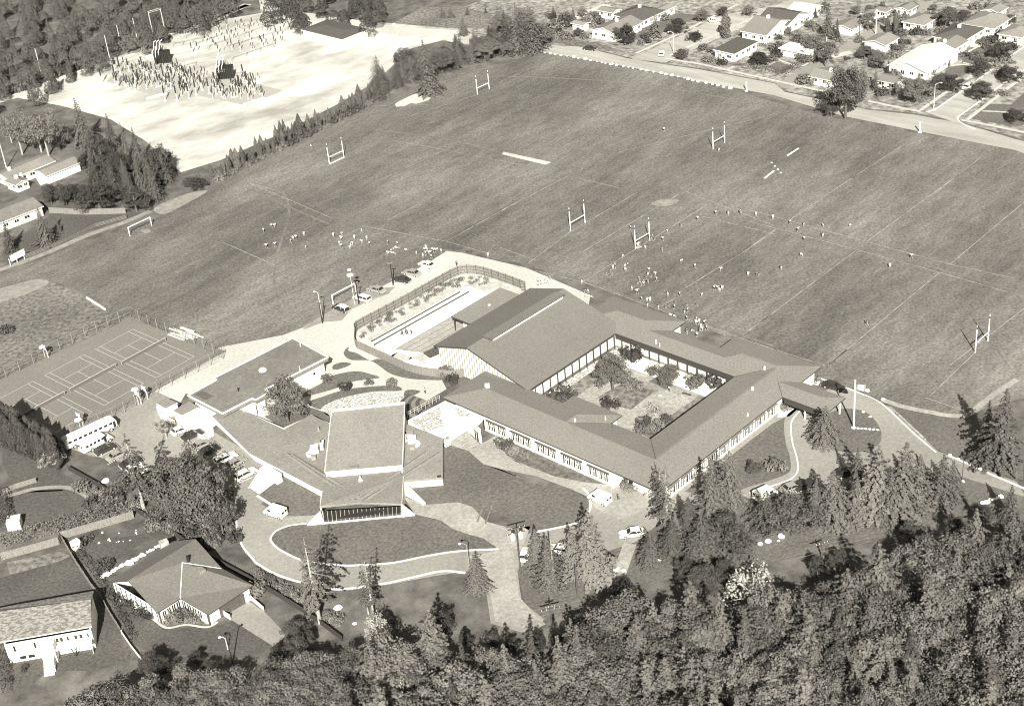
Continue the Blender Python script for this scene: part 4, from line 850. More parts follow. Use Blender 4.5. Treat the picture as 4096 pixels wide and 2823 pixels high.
def hedge(label, pts, w_, h_, m='leafhedge', leaf=.28, dens=26, cat='hedge', z0=0):
    """clipped hedge along a line"""
    pts = [Vector((p.x, p.y, 0)) for p in pts]; q = []; rs = np.random.RandomState(len(pts)*7+int(abs(pts[0].x)*10))
    for i in range(len(pts)-1):
        a, b = pts[i], pts[i+1]; d = b-a; ln = d.length; s = np.array([-d.y, d.x, 0])/ln
        for k in range(int(ln*dens*(w_+2*h_)/3)):
            t_ = rs.uniform(0, 1); f = rs.uniform(0, w_+2*h_); base = np.array([a.x+d.x*t_, a.y+d.y*t_, 0]); j = rs.normal(size=3)*.07; bump = 1+.12*math.sin(t_*ln*1.3)
            if f < h_: p = base-s*w_/2+np.array([0, 0, f]); nn = -s
            elif f < h_+w_: p = base+s*(f-h_-w_/2)+np.array([0, 0, h_*bump]); nn = np.array([0, 0, 1])
            else: p = base+s*w_/2+np.array([0, 0, f-h_-w_]); nn = s
            q.append((p+j+np.array([0, 0, z0]), nn+rs.normal(size=3)*.45, leaf*rs.uniform(.7, 1.3)))
    base = pts[0].copy(); o = leaves_obj('hedge', [(c-np.array(base), n, s) for c, n, s in q], m, None); o.location = base; tag(o, label, cat)
    return o
# ================================================================ vehicles (length along +x)
def loft_side(mb, prof, w0, w1=None):
    """side profile (x,z) widened to +-w/2"""
    n = len(prof); w1 = w1 or w0
    vs = [(x, -w0/2, z) for x, z in prof]+[(x, w0/2, z) for x, z in prof]
    mb.add(vs, [tuple(range(n-1, -1, -1)) if 0 else tuple(range(n)), tuple(range(2*n-1, n-1, -1))]+[(i, n+i, n+(i+1) % n, (i+1) % n) for i in range(n)])
def fixn(o):
    bm = bmesh.new(); bm.from_mesh(o.data); bmesh.ops.recalc_face_normals(bm, faces=bm.faces); bm.to_mesh(o.data); bm.free(); return o
def wheels(t, xs, w_, r=.34):
    for x in xs:
        for s in (-1, 1):
            mb = MB(); mb.tube((x, s*(w_/2-.11), r), (x, s*(w_/2+.02), r), r, n=14); wh = mb.build('wheel', 'rubber', t)
            mb = MB(); mb.tube((x, s*(w_/2), r), (x, s*(w_/2+.045), r), r*.55, n=10); mb.build('hubcap', 'chrome', wh)
def lamps(t, xf, xr, w_, z):
    for s in (-1, 1):
        mb = MB(); mb.tube((xf-.02, s*w_*.36, z), (xf+.05, s*w_*.36, z), .1, n=8); mb.build('headlight', 'chrome', t)
        mb = MB(); mb.box((xr-.02, s*w_*.38, z), (.06, .22, .14)); mb.build('tail_light', 'cargrey', t)
    for x in (xf+.08, xr-.08):
        mb = MB(); mb.box((x, 0, z-.2), (.12, w_*.98, .14)); mb.build('bumper', 'chrome', t)
def car(kind, paint, two=None, name='parked_car', cat='car'):
    t = thing(name, 'car', cat); w_ = 1.85
    if kind == 'sedan': ln, cab = 4.9, [(-1.75, .92), (-1.25, 1.4), (.35, 1.42), (1.05, .95)]
    elif kind == 'wagon': ln, cab = 5.0, [(-2.42, .95), (-2.2, 1.45), (.35, 1.47), (1.05, .96)]
    elif kind == 'compact': ln, cab = 4.0, [(-1.7, .9), (-1.35, 1.38), (.2, 1.4), (.85, .92)]
    h = ln/2
    prof = [(-h, .42), (-h+.05, .78), (-h+.25, .9), (-h+1.0, .95), (.9, .95), (h-.35, .84), (h-.05, .7), (h, .42), (h-.1, .28), (-h+.1, .28)]
    mb = MB(); loft_side(mb, prof, w_); b = fixn(mb.build('body', paint, t))
    bm = bmesh.new(); bm.from_mesh(b.data); bmesh.ops.bevel(bm, geom=bm.edges[:], offset=.06, segments=2, affect='EDGES', clamp_overlap=True); bm.to_mesh(b.data); bm.free()
    n = len(cab); mb = MB(); vs = [(x, s*(w_/2-(.08 if z < 1.2 else .26)), z) for s in (-1, 1) for x, z in cab]
    mb.add(vs, [(0, 1, 2, 3), (7, 6, 5, 4), (0, 4, 5, 1), (1, 5, 6, 2), (2, 6, 7, 3), (3, 7, 4, 0)]); gl = fixn(mb.build('windows', 'glass', t))
    x0, x1 = cab[1][0], cab[2][0]; mb = MB(); mb.box(((x0+x1)/2, 0, cab[1][1]+.035), (x1-x0+.12, w_-.42, .08)); mb.build('car_roof', two or paint, t)
    mb = MB()
    for s in (-1, 1):
        for (a, b_) in ((cab[0], cab[1]), (cab[3], cab[2]), ((cab[0][0]*.35+cab[3][0]*.65-.9, .95), ((x0+x1)/2-.1, cab[1][1]))):
            mb.tube((a[0], s*(w_/2-.07), a[1]), (b_[0], s*(w_/2-.25), b_[1]), .05, n=4)
    mb.build('pillars', two or paint, t)
    wheels(t, (-h+.95, h-.95), w_); lamps(t, h, -h, w_, .66)
    return Proto(t)
def van(paint, name='parked_van', boxy=False):
    t = thing(name, 'van', 'van'); w_ = 1.95
    prof = [(-2.3, .35), (-2.3, 1.9), (-2.15, 2.02), (1.0, 2.05), (1.25, 1.95), (1.75, 1.2), (2.3, 1.02), (2.38, .4), (2.2, .3), (-2.2, .3)]
    mb = MB(); loft_side(mb, prof, w_); b = fixn(mb.build('body', paint, t))
    bm = bmesh.new(); bm.from_mesh(b.data); bmesh.ops.bevel(bm, geom=bm.edges[:], offset=.08, segments=2, affect='EDGES', clamp_overlap=True); bm.to_mesh(b.data); bm.free()
    mb = MB(); R = Matrix.Rotation(math.atan2(.72, -.5), 3, 'Y'); mb.add([(1.30, -.8, 1.9), (1.30, .8, 1.9), (1.76, .85, 1.24), (1.76, -.85, 1.24)], [(0, 1, 2, 3), (3, 2, 1, 0)]); mb.build('windscreen', 'glass', t)
    for s in (-1, 1):
        mb = MB(); mb.box((.75, s*(w_/2+.005), 1.5), (.75, .03, .5)); mb.build('side_window', 'glass', t)
        mb = MB(); mb.box((-2.31, s*.45, 1.5), (.03, .6, .45)); mb.build('rear_window', 'glass', t)
    wheels(t, (-1.5, 1.45), w_, .36); lamps(t, 2.38, -2.3, w_, .75); return Proto(t)
def bus(ln, label, snub, loc, rz, nwin):
    t = thing('school_bus', label, 'bus', (0, 0, 0)); w_ = 2.45; h = ln/2
    if snub: prof = [(-h, .5), (-h, 2.5), (-h+.3, 2.8), (h-.5, 2.8), (h-.1, 2.4), (h, 1.2), (h, .5)]
    else: prof = [(-h, .5), (-h, 2.3), (-h+.25, 2.55), (h-1.9, 2.55), (h-1.5, 2.3), (h-1.35, 1.5), (h-.1, 1.3), (h, .5)]
    mb = MB(); loft_side(mb, prof, w_); b = fixn(mb.build('body', 'carwhite', t))
    bm = bmesh.new(); bm.from_mesh(b.data); bmesh.ops.bevel(bm, geom=bm.edges[:], offset=.22, segments=3, affect='EDGES', clamp_overlap=True); bm.to_mesh(b.data); bm.free()
    x1 = h-.9 if snub else h-2.0; zt = 2.0 if snub else 1.85
    for s in (-1, 1):
        for k in range(nwin):
            x = -h+.5+(x1+h-.5)*(k+.5)/nwin; mb = MB(); mb.box((x, s*(w_/2+.005), zt), ((x1+h-.5)/nwin*.62, .04, .52)); mb.build('side_window', 'glass', t)
        mb = MB(); mb.box((-h-.005, s*.55, zt), (.04, .7, .5)); mb.build('rear_window', 'glass', t)
    mb = MB()
    if snub: mb.box((h-.08, 0, 1.85), (.12, 1.9, .8))
    else: mb.box((h-1.42, 0, 1.95), (.14, 1.9, .6))
    mb.build('windscreen', 'glass', t)
    mb = MB(); mb.box((x1+.2 if snub else x1+.1, -w_/2-.01, 1.5), (.6, .04, 1.5)); mb.build('door', 'glass', t)
    wheels(t, (-h+1.9, h-1.7 if snub else h-.9), w_, .48); lamps(t, h, -h, w_, .85)
    t.location = loc; t.rotation_euler = (0, 0, rz); return t
# ================================================================ people
def skin_mesh(name, verts, edges, radii, root=0, sub=1):
    me = bpy.data.meshes.new('tmp'); me.from_pydata(verts, edges, []); o = bpy.data.objects.new('tmp', me); C.objects.link(o)
    sk = o.modifiers.new('s', 'SKIN'); 
    for i, r in enumerate(radii): me.skin_vertices[0].data[i].radius = (r if hasattr(r, '__len__') else (r, r))
    me.skin_vertices[0].data[root].use_root = True
    sb = o.modifiers.new('u', 'SUBSURF'); sb.levels = sub; sb.render_levels = sub
    dg = bpy.context.evaluated_depsgraph_get(); nm = bpy.data.meshes.new_from_object(o.evaluated_get(dg)); nm.name = name
    bpy.data.objects.remove(o); nm.polygons.foreach_set('use_smooth', [True]*len(nm.polygons)); return nm
def person(pose, shirt, shorts, seed=0, longlegs=False, name='person'):
    """1.6 m figure facing +y"""
    t = thing(name, 'person', 'person'); k = 1.0
    J = {'pel': (0, 0, .86), 'waist': (0, .0, 1.0), 'chest': (0, 0, 1.2), 'neck': (0, 0, 1.36), 'head': (0, .01, 1.46), 'crown': (0, .0, 1.6),
         'sl': (-.17, 0, 1.31), 'sr': (.17, 0, 1.31), 'el': (-.24, -.02, 1.05), 'er': (.24, -.02, 1.05), 'wl': (-.25, .06, .82), 'wr': (.25, .06, .82), 'hl': (-.25, .09, .73), 'hr': (.25, .09, .73),
         'ul': (-.1, 0, .82), 'ur': (.1, 0, .82), 'kl': (-.11, .02, .45), 'kr': (.11, .02, .45), 'al': (-.12, -.02, .08), 'ar': (.12, -.02, .08), 'tl': (-.13, .14, .04), 'tr': (.13, .14, .04)}
    if pose == 'run': J.update(kl=(-.1, .26, .52), al=(-.1, .12, .14), tl=(-.1, .27, .10), kr=(.1, -.06, .44), ar=(.1, -.36, .2), tr=(.1, -.4, .08), el=(-.26, -.2, 1.1), wl=(-.22, -.05, .95), hl=(-.2, .03, .92), er=(.26, .1, 1.08), wr=(.18, .3, 1.12), hr=(.15, .37, 1.16))
    if pose == 'bend':
        J.update(waist=(0, .08, .98), chest=(0, .25, 1.08), neck=(0, .4, 1.12), head=(0, .5, 1.13), crown=(0, .62, 1.18), sl=(-.17, .36, 1.09), sr=(.17, .36, 1.09), el=(-.2, .4, .84), er=(.2, .4, .84), wl=(-.15, .38, .62), wr=(.15, .38, .62), hl=(-.14, .37, .54), hr=(.14, .37, .54))
    if pose == 'sit':
        for n_ in ('pel', 'waist', 'chest', 'neck', 'head', 'crown', 'sl', 'sr', 'el', 'er', 'wl', 'wr', 'hl', 'hr', 'ul', 'ur'):
            x, y, z = J[n_]; J[n_] = (x, y, z-.74)
        J.update(kl=(-.13, .38, .42), kr=(.13, .38, .42), al=(-.13, .62, .08), ar=(.13, .62, .08), tl=(-.13, .72, .05), tr=(.13, .72, .05), wl=(-.2, .25, .35), wr=(.2, .25, .35), hl=(-.18, .32, .38), hr=(.18, .32, .38), el=(-.25, .08, .34), er=(.25, .08, .34))
    if pose == 'lie':
        for n_, (x, y, z) in list(J.items()): J[n_] = (x*1.1, z-.8, .14+y*.4)
    if pose == 'wide': J.update(kl=(-.2, .03, .44), kr=(.2, .03, .44), al=(-.28, 0, .08), ar=(.28, 0, .08), tl=(-.33, .14, .04), tr=(.33, .14, .04), el=(-.42, 0, 1.2), er=(.42, 0, 1.2), wl=(-.6, .1, 1.28), wr=(.6, .1, 1.28), hl=(-.68, .12, 1.3), hr=(.68, .12, 1.3))
    nm = list(J); ix = {n: i for i, n in enumerate(nm)}
    E_ = [('pel', 'waist'), ('waist', 'chest'), ('chest', 'neck'), ('neck', 'head'), ('head', 'crown'), ('chest', 'sl'), ('chest', 'sr'), ('sl', 'el'), ('sr', 'er'), ('el', 'wl'), ('er', 'wr'), ('wl', 'hl'), ('wr', 'hr'),
          ('pel', 'ul'), ('pel', 'ur'), ('ul', 'kl'), ('ur', 'kr'), ('kl', 'al'), ('kr', 'ar'), ('al', 'tl'), ('ar', 'tr')]
    rad = dict(pel=(.13, .1), waist=(.12, .09), chest=(.15, .11), neck=.05, head=.095, crown=.06, sl=.06, sr=.06, el=.045, er=.045, wl=.03, wr=.03, hl=.035, hr=.035, ul=.09, ur=.09, kl=.06, kr=.06, al=.04, ar=.04, tl=.035, tr=.035)
    me = skin_mesh('body', [J[n] for n in nm], [(ix[a], ix[b]) for a, b in E_], [rad[n] for n in nm]); me.materials.append(MATS['skin'])
    o = bpy.data.objects.new('body', me); C.objects.link(o); o.parent = t
    def cloth(nme, names, edges, sc, m, extra=None):
        pts = {n: J[n] for n in names}
        if extra: pts.update(extra)
        l_ = list(pts); me_ = skin_mesh(nme, [pts[n] for n in l_], [(l_.index(a), l_.index(b)) for a, b in edges], [[c*sc for c in (rad[n] if hasattr(rad.get(n, .07), '__len__') else (rad.get(n, .07),)*2)] for n in l_])
        me_.materials.append(MATS[m]); oo = bpy.data.objects.new(nme, me_); C.objects.link(oo); oo.parent = t
    mid = lambda a, b, f: tuple(np.array(J[a])*(1-f)+np.array(J[b])*f)
    cloth('shirt', ['pel', 'waist', 'chest', 'sl', 'sr'], [('pel', 'waist'), ('waist', 'chest'), ('chest', 'sl'), ('chest', 'sr'), ('sl', 'ela'), ('sr', 'era')], 1.22, shirt, {'ela': mid('sl', 'el', .8), 'era': mid('sr', 'er', .8)})
    f_ = 1.7 if longlegs else .75
    if longlegs: cloth('trousers', ['pel', 'ul', 'ur', 'kl', 'kr', 'al', 'ar'], [('pel', 'ul'), ('pel', 'ur'), ('ul', 'kl'), ('ur', 'kr'), ('kl', 'al'), ('kr', 'ar')], 1.25, shorts)
    else: cloth('shorts', ['pel', 'ul', 'ur'], [('pel', 'ul'), ('pel', 'ur'), ('ul', 'kla'), ('ur', 'kra')], 1.25, shorts, {'kla': mid('ul', 'kl', f_), 'kra': mid('ur', 'kr', f_)})
    hd = Vector(J['head']); cr = Vector(J['crown']); ax = (cr-hd).normalized(); mb = MB(); c = hd+ax*.07+Vector((0, -.015, 0))
    mb.lathe((c.x, c.y, c.z-.06), [(.02, -.02), (.095, .0), (.115, .06), (.1, .11), (.06, .15), (.01, .165)], 8); mb.build('hair', 'hair', t, smooth=True)
    return Proto(t)
# ================================================================ street furniture
def lamp_post(label, base, h, arm=1.2, ang=0, m='palemetal', group=None, head='white'):
    t = thing('street_lamp', label, 'street lamp', base, group); b = Vector(base); d = Vector((math.cos(ang), math.sin(ang), 0))
    mb = MB(); mb.tube(b, b+Vector((0, 0, h-.5)), .11, .07, 8); p0 = b+Vector((0, 0, h-.5)); p1 = p0+d*arm*.4+Vector((0, 0, .4)); p2 = p0+d*arm+Vector((0, 0, .5)); mb.tube(p0, p1, .07, .06, 6); mb.tube(p1, p2, .06, .05, 6); mb.build('pole', m, t)
    mb = MB(); mb.lathe(p2+Vector((0, 0, -.15)), [(.1, 0), (.28, .05), (.22, .2), (.05, .25)], 8); mb.build('lamp_head', head, t); return t
def utility_pole(label, base, h, arms=((.4, 2.2),), cans=0, ang=None, m='darktimber'):
    t = thing('utility_pole', label, 'utility pole', base); b = Vector(base); ang = UA if ang is None else ang; d = Vector((math.cos(ang), math.sin(ang), 0))
    mb = MB(); mb.tube(b-Vector((0, 0, .2)), b+Vector((0, 0, h)), .17, .11, 8); mb.build('pole', m, t)
    for dz, w_ in arms:
        mb = MB(); c = b+Vector((0, 0, h-dz)); mb.box(c+Vector((-d.y, d.x, 0))*.15, (w_, .14, .16), ang); a_ = mb.build('crossarm', m, t)
        for s in (-.46, -.2, .2, .46):
            mb = MB(); q = c+d*w_*s; mb.tube(q+Vector((0, 0, .08)), q+Vector((0, 0, .32)), .06, .04, 6); mb.build('insulator', 'offwhite', a_)
    for k in range(cans):
        mb = MB(); q = b+d*(.75 if k % 2 else -.75)+Vector((0, 0, h-2.4)); mb.tube(q, q+Vector((0, 0, 1.2)), .38, n=12); mb.tube(q+Vector((0, 0, 1.2)), q+Vector((0, 0, 1.4)), .1, n=6); mb.build('transformer_can', 'white', t)
    return t
def rock(seed, r=.6, m='white'):
    rs = random.Random(seed); mb = MB(); n = 9
    for i in range(1): mb.lathe((0, 0, -.05), [(r*.75, 0), (r, r*.3), (r*.85, r*.65), (r*.4, r*.9), (.02, r*.95)], n)
    mb.v = [(x*rs.uniform(.82, 1.2), y*rs.uniform(.75, 1.1), z*rs.uniform(.85, 1.1)) for x, y, z in mb.v]
    o = mb.build('boulder', m); tag(o, 'boulder', 'boulder'); return Proto(o)
def rugby_post(label, b1, b2, h, hc, tips=1.1):
    t = thing('goalposts', label, 'goalposts', (b1+b2)/2)
    for b in (b1, b2):
        mb = MB(); mb.tube(b, b+Vector((0, 0, h)), .13, .11, 8); u_ = mb.build('upright', 'white', t)
        mb = MB(); mb.tube(b+Vector((0, 0, h)), b+Vector((0, 0, h+tips*.6)), .05, n=5); mb.build('upright_tip', 'black', u_)
        mb = MB(); mb.tube(b+Vector((0, 0, h+tips*.6)), b+Vector((0, 0, h+tips)), .09, n=6); mb.build('tip_cap', 'white', u_)
    mb = MB(); mb.tube(b1+Vector((0, 0, hc)), b2+Vector((0, 0, hc)), .11, n=8); mb.build('crossbar', 'white', t); return t
def soccer_goal(label, b1, b2, h, name='goal'):
    t = thing(name, label, 'goal', (b1+b2)/2)
    for b in (b1, b2):
        mb = MB(); mb.tube(b, b+Vector((0, 0, h)), .14, n=8); mb.build('post', 'white', t)
    mb = MB(); mb.tube(b1+Vector((0, 0, h)), b2+Vector((0, 0, h)), .14, n=8); mb.build('crossbar', 'white', t)
    d = (b2-b1).normalized(); s = Vector((-d.y, d.x, 0)); s = s if s.y > 0 else -s
    mb = MB()
    for b in (b1, b2): mb.tube(b+Vector((0, 0, h)), b+s*.9+Vector((0, 0, .05)), .04, n=5)
    mb.build('stay', 'metal', t); return t
# ================================================================ houses
def house(label, corners, c, h=2.7, kind='hip', roofm='roofdark', wallm='white', slope=.32, ridge=None, over=.5, chim=0, flip=False, name='house', ang=None, seed=0, nwin=3):
    """corners: eave corners seen in the picture (x,y pairs) in zoom c"""
    ang = math.radians(44.6) if ang is None else ang; u_ = Vector((math.cos(ang), math.sin(ang), 0)); v_ = Vector((-u_.y, u_.x, 0))
    pts = P(c, *corners, z=h); us = [p.dot(u_) for p in pts]; vs_ = [p.dot(v_) for p in pts]
    ua, ub, va, vb = min(us), max(us), min(vs_), max(vs_)
    fr = lambda a, b, z=0: Vector((0, 0, z))+u_*(ua+a)+v_*(va+b)
    Lu, Lv = round((ub-ua)*2)/2, round((vb-va)*2)/2; Lu = max(Lu, 3); Lv = max(Lv, 3)
    t = thing(name, label, 'house' if name == 'house' else name.replace('_', ' '), fr(Lu/2, Lv/2))
    if kind == 'hip': r_ = hiproof([(0, 0, Lu, Lv)], h, slope, fr, roofm, t, fas='white'); hr = h+min(Lu, Lv)/2*slope
    elif kind == 'flat': r_ = poly_roof([fr(0, 0, h), fr(Lu, 0, h), fr(Lu, Lv, h+.2), fr(0, Lv, h+.2)], .3, roofm, t, 'roof', 'white'); hr = h
    else:
        al = (Lu >= Lv) != flip; hr = h+(Lv if al else Lu)/2*slope
        if al: f4 = [[fr(0, 0, h), fr(Lu, 0, h), fr(Lu, Lv/2, hr), fr(0, Lv/2, hr)], [fr(0, Lv/2, hr), fr(Lu, Lv/2, hr), fr(Lu, Lv, h), fr(0, Lv, h)]]
        else: f4 = [[fr(0, 0, h), fr(Lu/2, 0, hr), fr(Lu/2, Lv, hr), fr(0, Lv, h)], [fr(Lu/2, 0, hr), fr(Lu, 0, h), fr(Lu, Lv, h), fr(Lu/2, Lv, hr)]]
        for q in f4: r_ = poly_roof(q, .22, roofm, t, 'roof', 'white')
    mb = MB(); o = over; mb.prism([(p.x, p.y) for p in (fr(o, o), fr(Lu-o, o), fr(Lu-o, Lv-o), fr(o, Lv-o))], 0, h-.25)
    if kind == 'gable':
        for e in ((o, Lu-o) if al else (o, Lv-o)):
            for dd in (.12,):
                A_ = [fr(e, o, h-.3), fr(e, Lv-o, h-.3), fr(e, Lv/2, hr-.3)] if al else [fr(o, e, h-.3), fr(Lu-o, e, h-.3), fr(Lu/2, e, hr-.3)]
                dv = (u_ if al else v_)*(dd if e == o else -dd); mb.add(A_+[p+dv for p in A_], [(0, 1, 2), (2, 1, 0), (3, 4, 5), (5, 4, 3)])
    mb.build('wall', wallm, t)
    rs = random.Random(seed+int(Lu*10))
    if name == 'house':
        for side in (0, 1):
            ln = (Lu if side == 0 else Lv)-2*o; n = max(2, int(ln/3)) if nwin else 0
            for k in range(min(n, 5)):
                s = o+ln*(k+.5)/n; w_ = rs.uniform(.5, .9)
                if side == 0: a, b, out = fr(s-w_, o), fr(s+w_, o), -v_
                else: a, b, out = fr(o, s-w_), fr(o, s+w_), -u_
                window(t, a, b, 1.1, 2.1, out, 2)
        if chim:
            mb = MB(); q = fr(Lu*chim, Lv*.5); mb.box((q.x, q.y, hr-.2), (.9, .9, 2.2), ang); mb.build('chimney', 'offwhite', r_)
    else:
        mb = MB(); s = Lu/2; q = fr(s, o); mb.box(Vector((q.x, q.y, 1.05))-v_*.04, (Lu*.5, .06, 2), ang); mb.build('door', 'offwhite', t)
    return t
# ================================================================ the L-shaped house at bottom left
lh = thing('house', 'house with an angular folded grey roof, garage and white battened walls behind a curved bed', 'house', G('d1', 1450, 650))
g = lambda x, y, z: G('d1', x, y, z)
A_, B_, C_, D_ = g(905, 555, 2.9), g(1075, 543, 4.9), g(1640, 190, 4.9), g(1455, 212, 3.0)
E_, F_, V_, Gp, H_, I_ = g(1320, 812, 2.9), g(1515, 690, 2.9), g(1532, 392, 4.9), g(1750, 828, 2.9), g(2125, 580, 3.4), g(1862, 438, 3.2)
for nm_, q_ in (('roof', [A_, B_, C_, D_]), ('roof', [B_, E_, F_, V_, C_]), ('roof', [V_, I_, C_]), ('roof', [F_, Gp, H_, V_]), ('roof', [V_, H_, I_])):
    ar = sum(q_[i].x*q_[(i+1) % len(q_)].y-q_[(i+1) % len(q_)].x*q_[i].y for i in range(len(q_)))
    poly_roof(q_ if ar > 0 else q_[::-1], .2, 'roofhouse', lh, nm_)
mb = MB(); mb.tube(F_+Vector((0, 0, .05)), V_+Vector((0, 0, .05)), .1, n=4); mb.tube(V_+Vector((0, 0, .05)), g(1860, 440, 3.3), .07, n=4); mb.build('valley_flashing', 'white', lh)
ins = lambda p, q, k: Vector((p.x+(q.x-p.x)*k, p.y+(q.y-p.y)*k, 2.75))
cen = g(1500, 560, 2.8)
wl = [ins(p, cen, .08) for p in (A_, E_)]+[ins(F_, g(1500, 600, 2.8), .25)]+[ins(Gp, cen, .1), ins(H_, cen, .07), ins(I_, cen, .12), ins(C_, cen, .06), ins(D_, cen, .06)]
mb = MB(); walls(mb, wl, 0, 2.75, closed=True); mb.build('wall', 'white', lh)
for k in range(9):
    p = wl[0].lerp(wl[1], (k+.5)/9); mb = MB(); mb.box((p.x-.05, p.y-.22, 1.4), (.14, .2, 2.8), 0); mb.build('wall_batten', 'darktimber', lh)
def lwin(a, b, n, z0, z1, f0, f1):
    d = (b-a).normalized(); o = Vector((d.y, -d.x, 0)); o = o if o.y < 0 else -o
    for k in range(n):
        s0 = f0+(f1-f0)*k/n; s1 = f0+(f1-f0)*(k+.8)/n; window(lh, a.lerp(b, s0)+o*.15, a.lerp(b, s1)+o*.15, z0, z1, o, 2)
lwin(wl[1], wl[2], 4, .5, 2.3, .08, .95); lwin(wl[2], wl[3], 4, .5, 2.3, .05, .9); lwin(wl[0], wl[1], 2, .8, 2, .38, .55)
mb = MB(); a, b = wl[3].lerp(wl[4], .28), wl[3].lerp(wl[4], .86); d = (b-a).normalized(); o = Vector((d.y, -d.x, 0)); q = (a+b)/2+o*.2; mb.box((q.x, q.y, 1.2), ((b-a).length, .12, 2.3), math.atan2(d.y, d.x)); mb.build('garage_door', 'darktimber', lh)
for p in (E_, Gp):
    mb = MB(); q = ins(p, cen, .05); mb.tube((q.x, q.y, 0), (q.x, q.y, 2.7), .16, n=6); mb.build('porch_post', 'darktimber', lh)
mb = MB(); q = g(1578, 360, 5.2); mb.tube((q.x, q.y, 4.4), (q.x, q.y, 5.9), .3, n=8); mb.build('chimney', 'dark', lh)
mb = MB(); q = g(1380, 240, 3.0); mb.box((q.x, q.y, 1.9), (1.6, 1.2, 3.9), .5); mb.build('chimney', 'stone', lh)
mb = MB(); q = g(1672, 452, 4.2); mb.prism([(g(x, y, 4.3).x, g(x, y, 4.3).y) for x, y in ((1612, 438), (1680, 485), (1735, 465), (1700, 440))], 4.0, 4.78); mb.build('skylight', 'timber', lh)
sheet('flower_bed', P('d1', 1340, 880, 1520, 740, 1560, 740, 1760, 870, 1770, 915, 1560, 905, 1380, 925), Z(5), 'meadow')
fence('garden_wall', 'white rendered garden wall curving out from the garage corner', P('d1', 2060, 660, 2220, 800), 1.1, 'white', rails=False, cat='wall', step=50)
fence('garden_wall', 'white wall stub at the left side of the garage door', P('d1', 1780, 910, 1870, 830, 1940, 875), 1.3, 'white', rails=False, cat='wall', step=50)
# ================================================================ tiled house
th_ = thing('house', 'long white house with a patterned tile roof and front balcony at the bottom left corner', 'house', G('d1', 420, 950))
hz1 = 5.0
a, b, c_, d_ = g(-60, 1068, 4.4), g(768, 925, 4.4), g(775, 632, 5.6), g(50, 762, 5.6)
e_ = g(-160, 900, 5.6)
poly_roof([a, b, g(762, 700, 5.7), g(-120, 815, 5.7)], .22, 'rooftile', th_, 'roof', 'white')
poly_roof([g(-120, 815, 5.7), g(762, 700, 5.7), g(785, 628, 4.6), g(60, 757, 4.6), g(-150, 800, 4.6)], .22, 'rooftile', th_, 'roof', 'white')
w0, w1, w2, w3 = [Vector((p.x, p.y, 4.3)) for p in (g(40, 1075, 4.3), g(755, 950, 4.3), g(768, 665, 4.4), g(-40, 800, 4.4))]
mb = MB(); walls(mb, [w0, w1, w2, w3], 0, 4.2, closed=True); mb.add([w1, w2, g(764, 730, 5.45)], [(0, 1, 2), (2, 1, 0)]); mb.build('wall', 'white', th_)
dv = (w1-w0); dl = dv.length; dv.normalize(); ov = Vector((dv.y, -dv.x, 0)); ov = ov if ov.y < 0 else -ov
for s0, s1, z0, z1 in ((.08, .11, 2.4, 3.8), (.32, .35, 2.4, 3.8), (.40, .43, 2.2, 3.8), (.58, .62, 2.8, 3.8), (.63, .67, 2.8, 3.8), (.71, .74, 2.8, 3.8), (.80, .84, 2.8, 3.8), (.86, .90, 2.8, 3.8), (.95, .975, 2.8, 3.8), (.12, .2, .5, 1.3), (.22, .3, .5, 1.3)):
    window(th_, w0+dv*dl*s0+ov*.16, w0+dv*dl*s1+ov*.16, z0, z1, ov, 1)
mb = MB(); p = w0+dv*dl*.57+ov*.9; q = w0+dv*dl*1.0+ov*.9; mb.beam(Vector((p.x, p.y, 2.5)), Vector((q.x, q.y, 2.5)), 1.8, .25); mb.build('balcony', 'offwhite', th_)
for s in (.78,):
    mb = MB(); p = w0+dv*dl*s+ov*1.5; mb.tube((p.x-.5, p.y, 2.2), (p.x, p.y, .2), .1, n=5); mb.tube((p.x+.5, p.y, 2.2), (p.x, p.y, .2), .1, n=5); mb.build('balcony_brace', 'fascia', th_)
mb = MB(); p = w0+dv*dl*.49+ov*1.0; mb.box((p.x, p.y, 2.0), (2.4, 2.2, 3.9), math.atan2(dv.y, dv.x)); mb.build('porch', 'white', th_)
for k in range(7):
    mb = MB(); q = p+ov*(1.1+.45*k+.2); mb.box((q.x, q.y, (1.9-.27*k)/2), (1.8, .46, 1.9-.27*k), math.atan2(dv.y, dv.x)); mb.build('step', 'paving', th_)
for lab, pts_, h_ in (('white low wall running from the tiled house front corner', P('d1', 785, 1040, 790, 1160), 1.0), ('white low wall beside the front path of the tiled house', P('d1', 478, 1130, 470, 1305), .8)):
    fence('garden_wall', lab, pts_, h_, 'white', rails=False, cat='wall', step=50)
# ================================================================ houses at the left edge
house('long low grey house with white patio behind the tall firs on the left', (30, 1440, 40, 1500, 340, 1300, 470, 1350), 'a1', 2.8, 'gable', 'rooflight', 'white', .22, ang=math.radians(45), chim=.2)
house('grey-roofed wing with a white chimney beside the patio of the left house', (300, 1450, 560, 1320, 640, 1350, 420, 1470), 'a1', 2.8, 'gable', 'rooflight', 'white', .25, ang=math.radians(45), nwin=0)
house('small grey-roofed house part at the extreme left edge above the dark-roofed house', (55, 1520, 130, 1560, 230, 1500, 150, 1470), 'a1', 2.6, 'gable', 'roof', 'white', .3, ang=math.radians(45), chim=.5)
mb = MB(); q = G('a1', 200, 1540); mb.box((q.x, q.y, 1.7), (.8, .8, 3.4)); solo(mb.build('white_chimney', 'white', label='free-standing white chimney stack by the patio of the left houses', cat='chimney'), q)
house('dark-roofed house with rough white rendered wall at the left edge beside the field', (-220, 460, 20, 395, 350, 255, 150, 200), 'b1', 3.0, 'gable', 'roofflat', 'cream', .22, ang=math.radians(40))
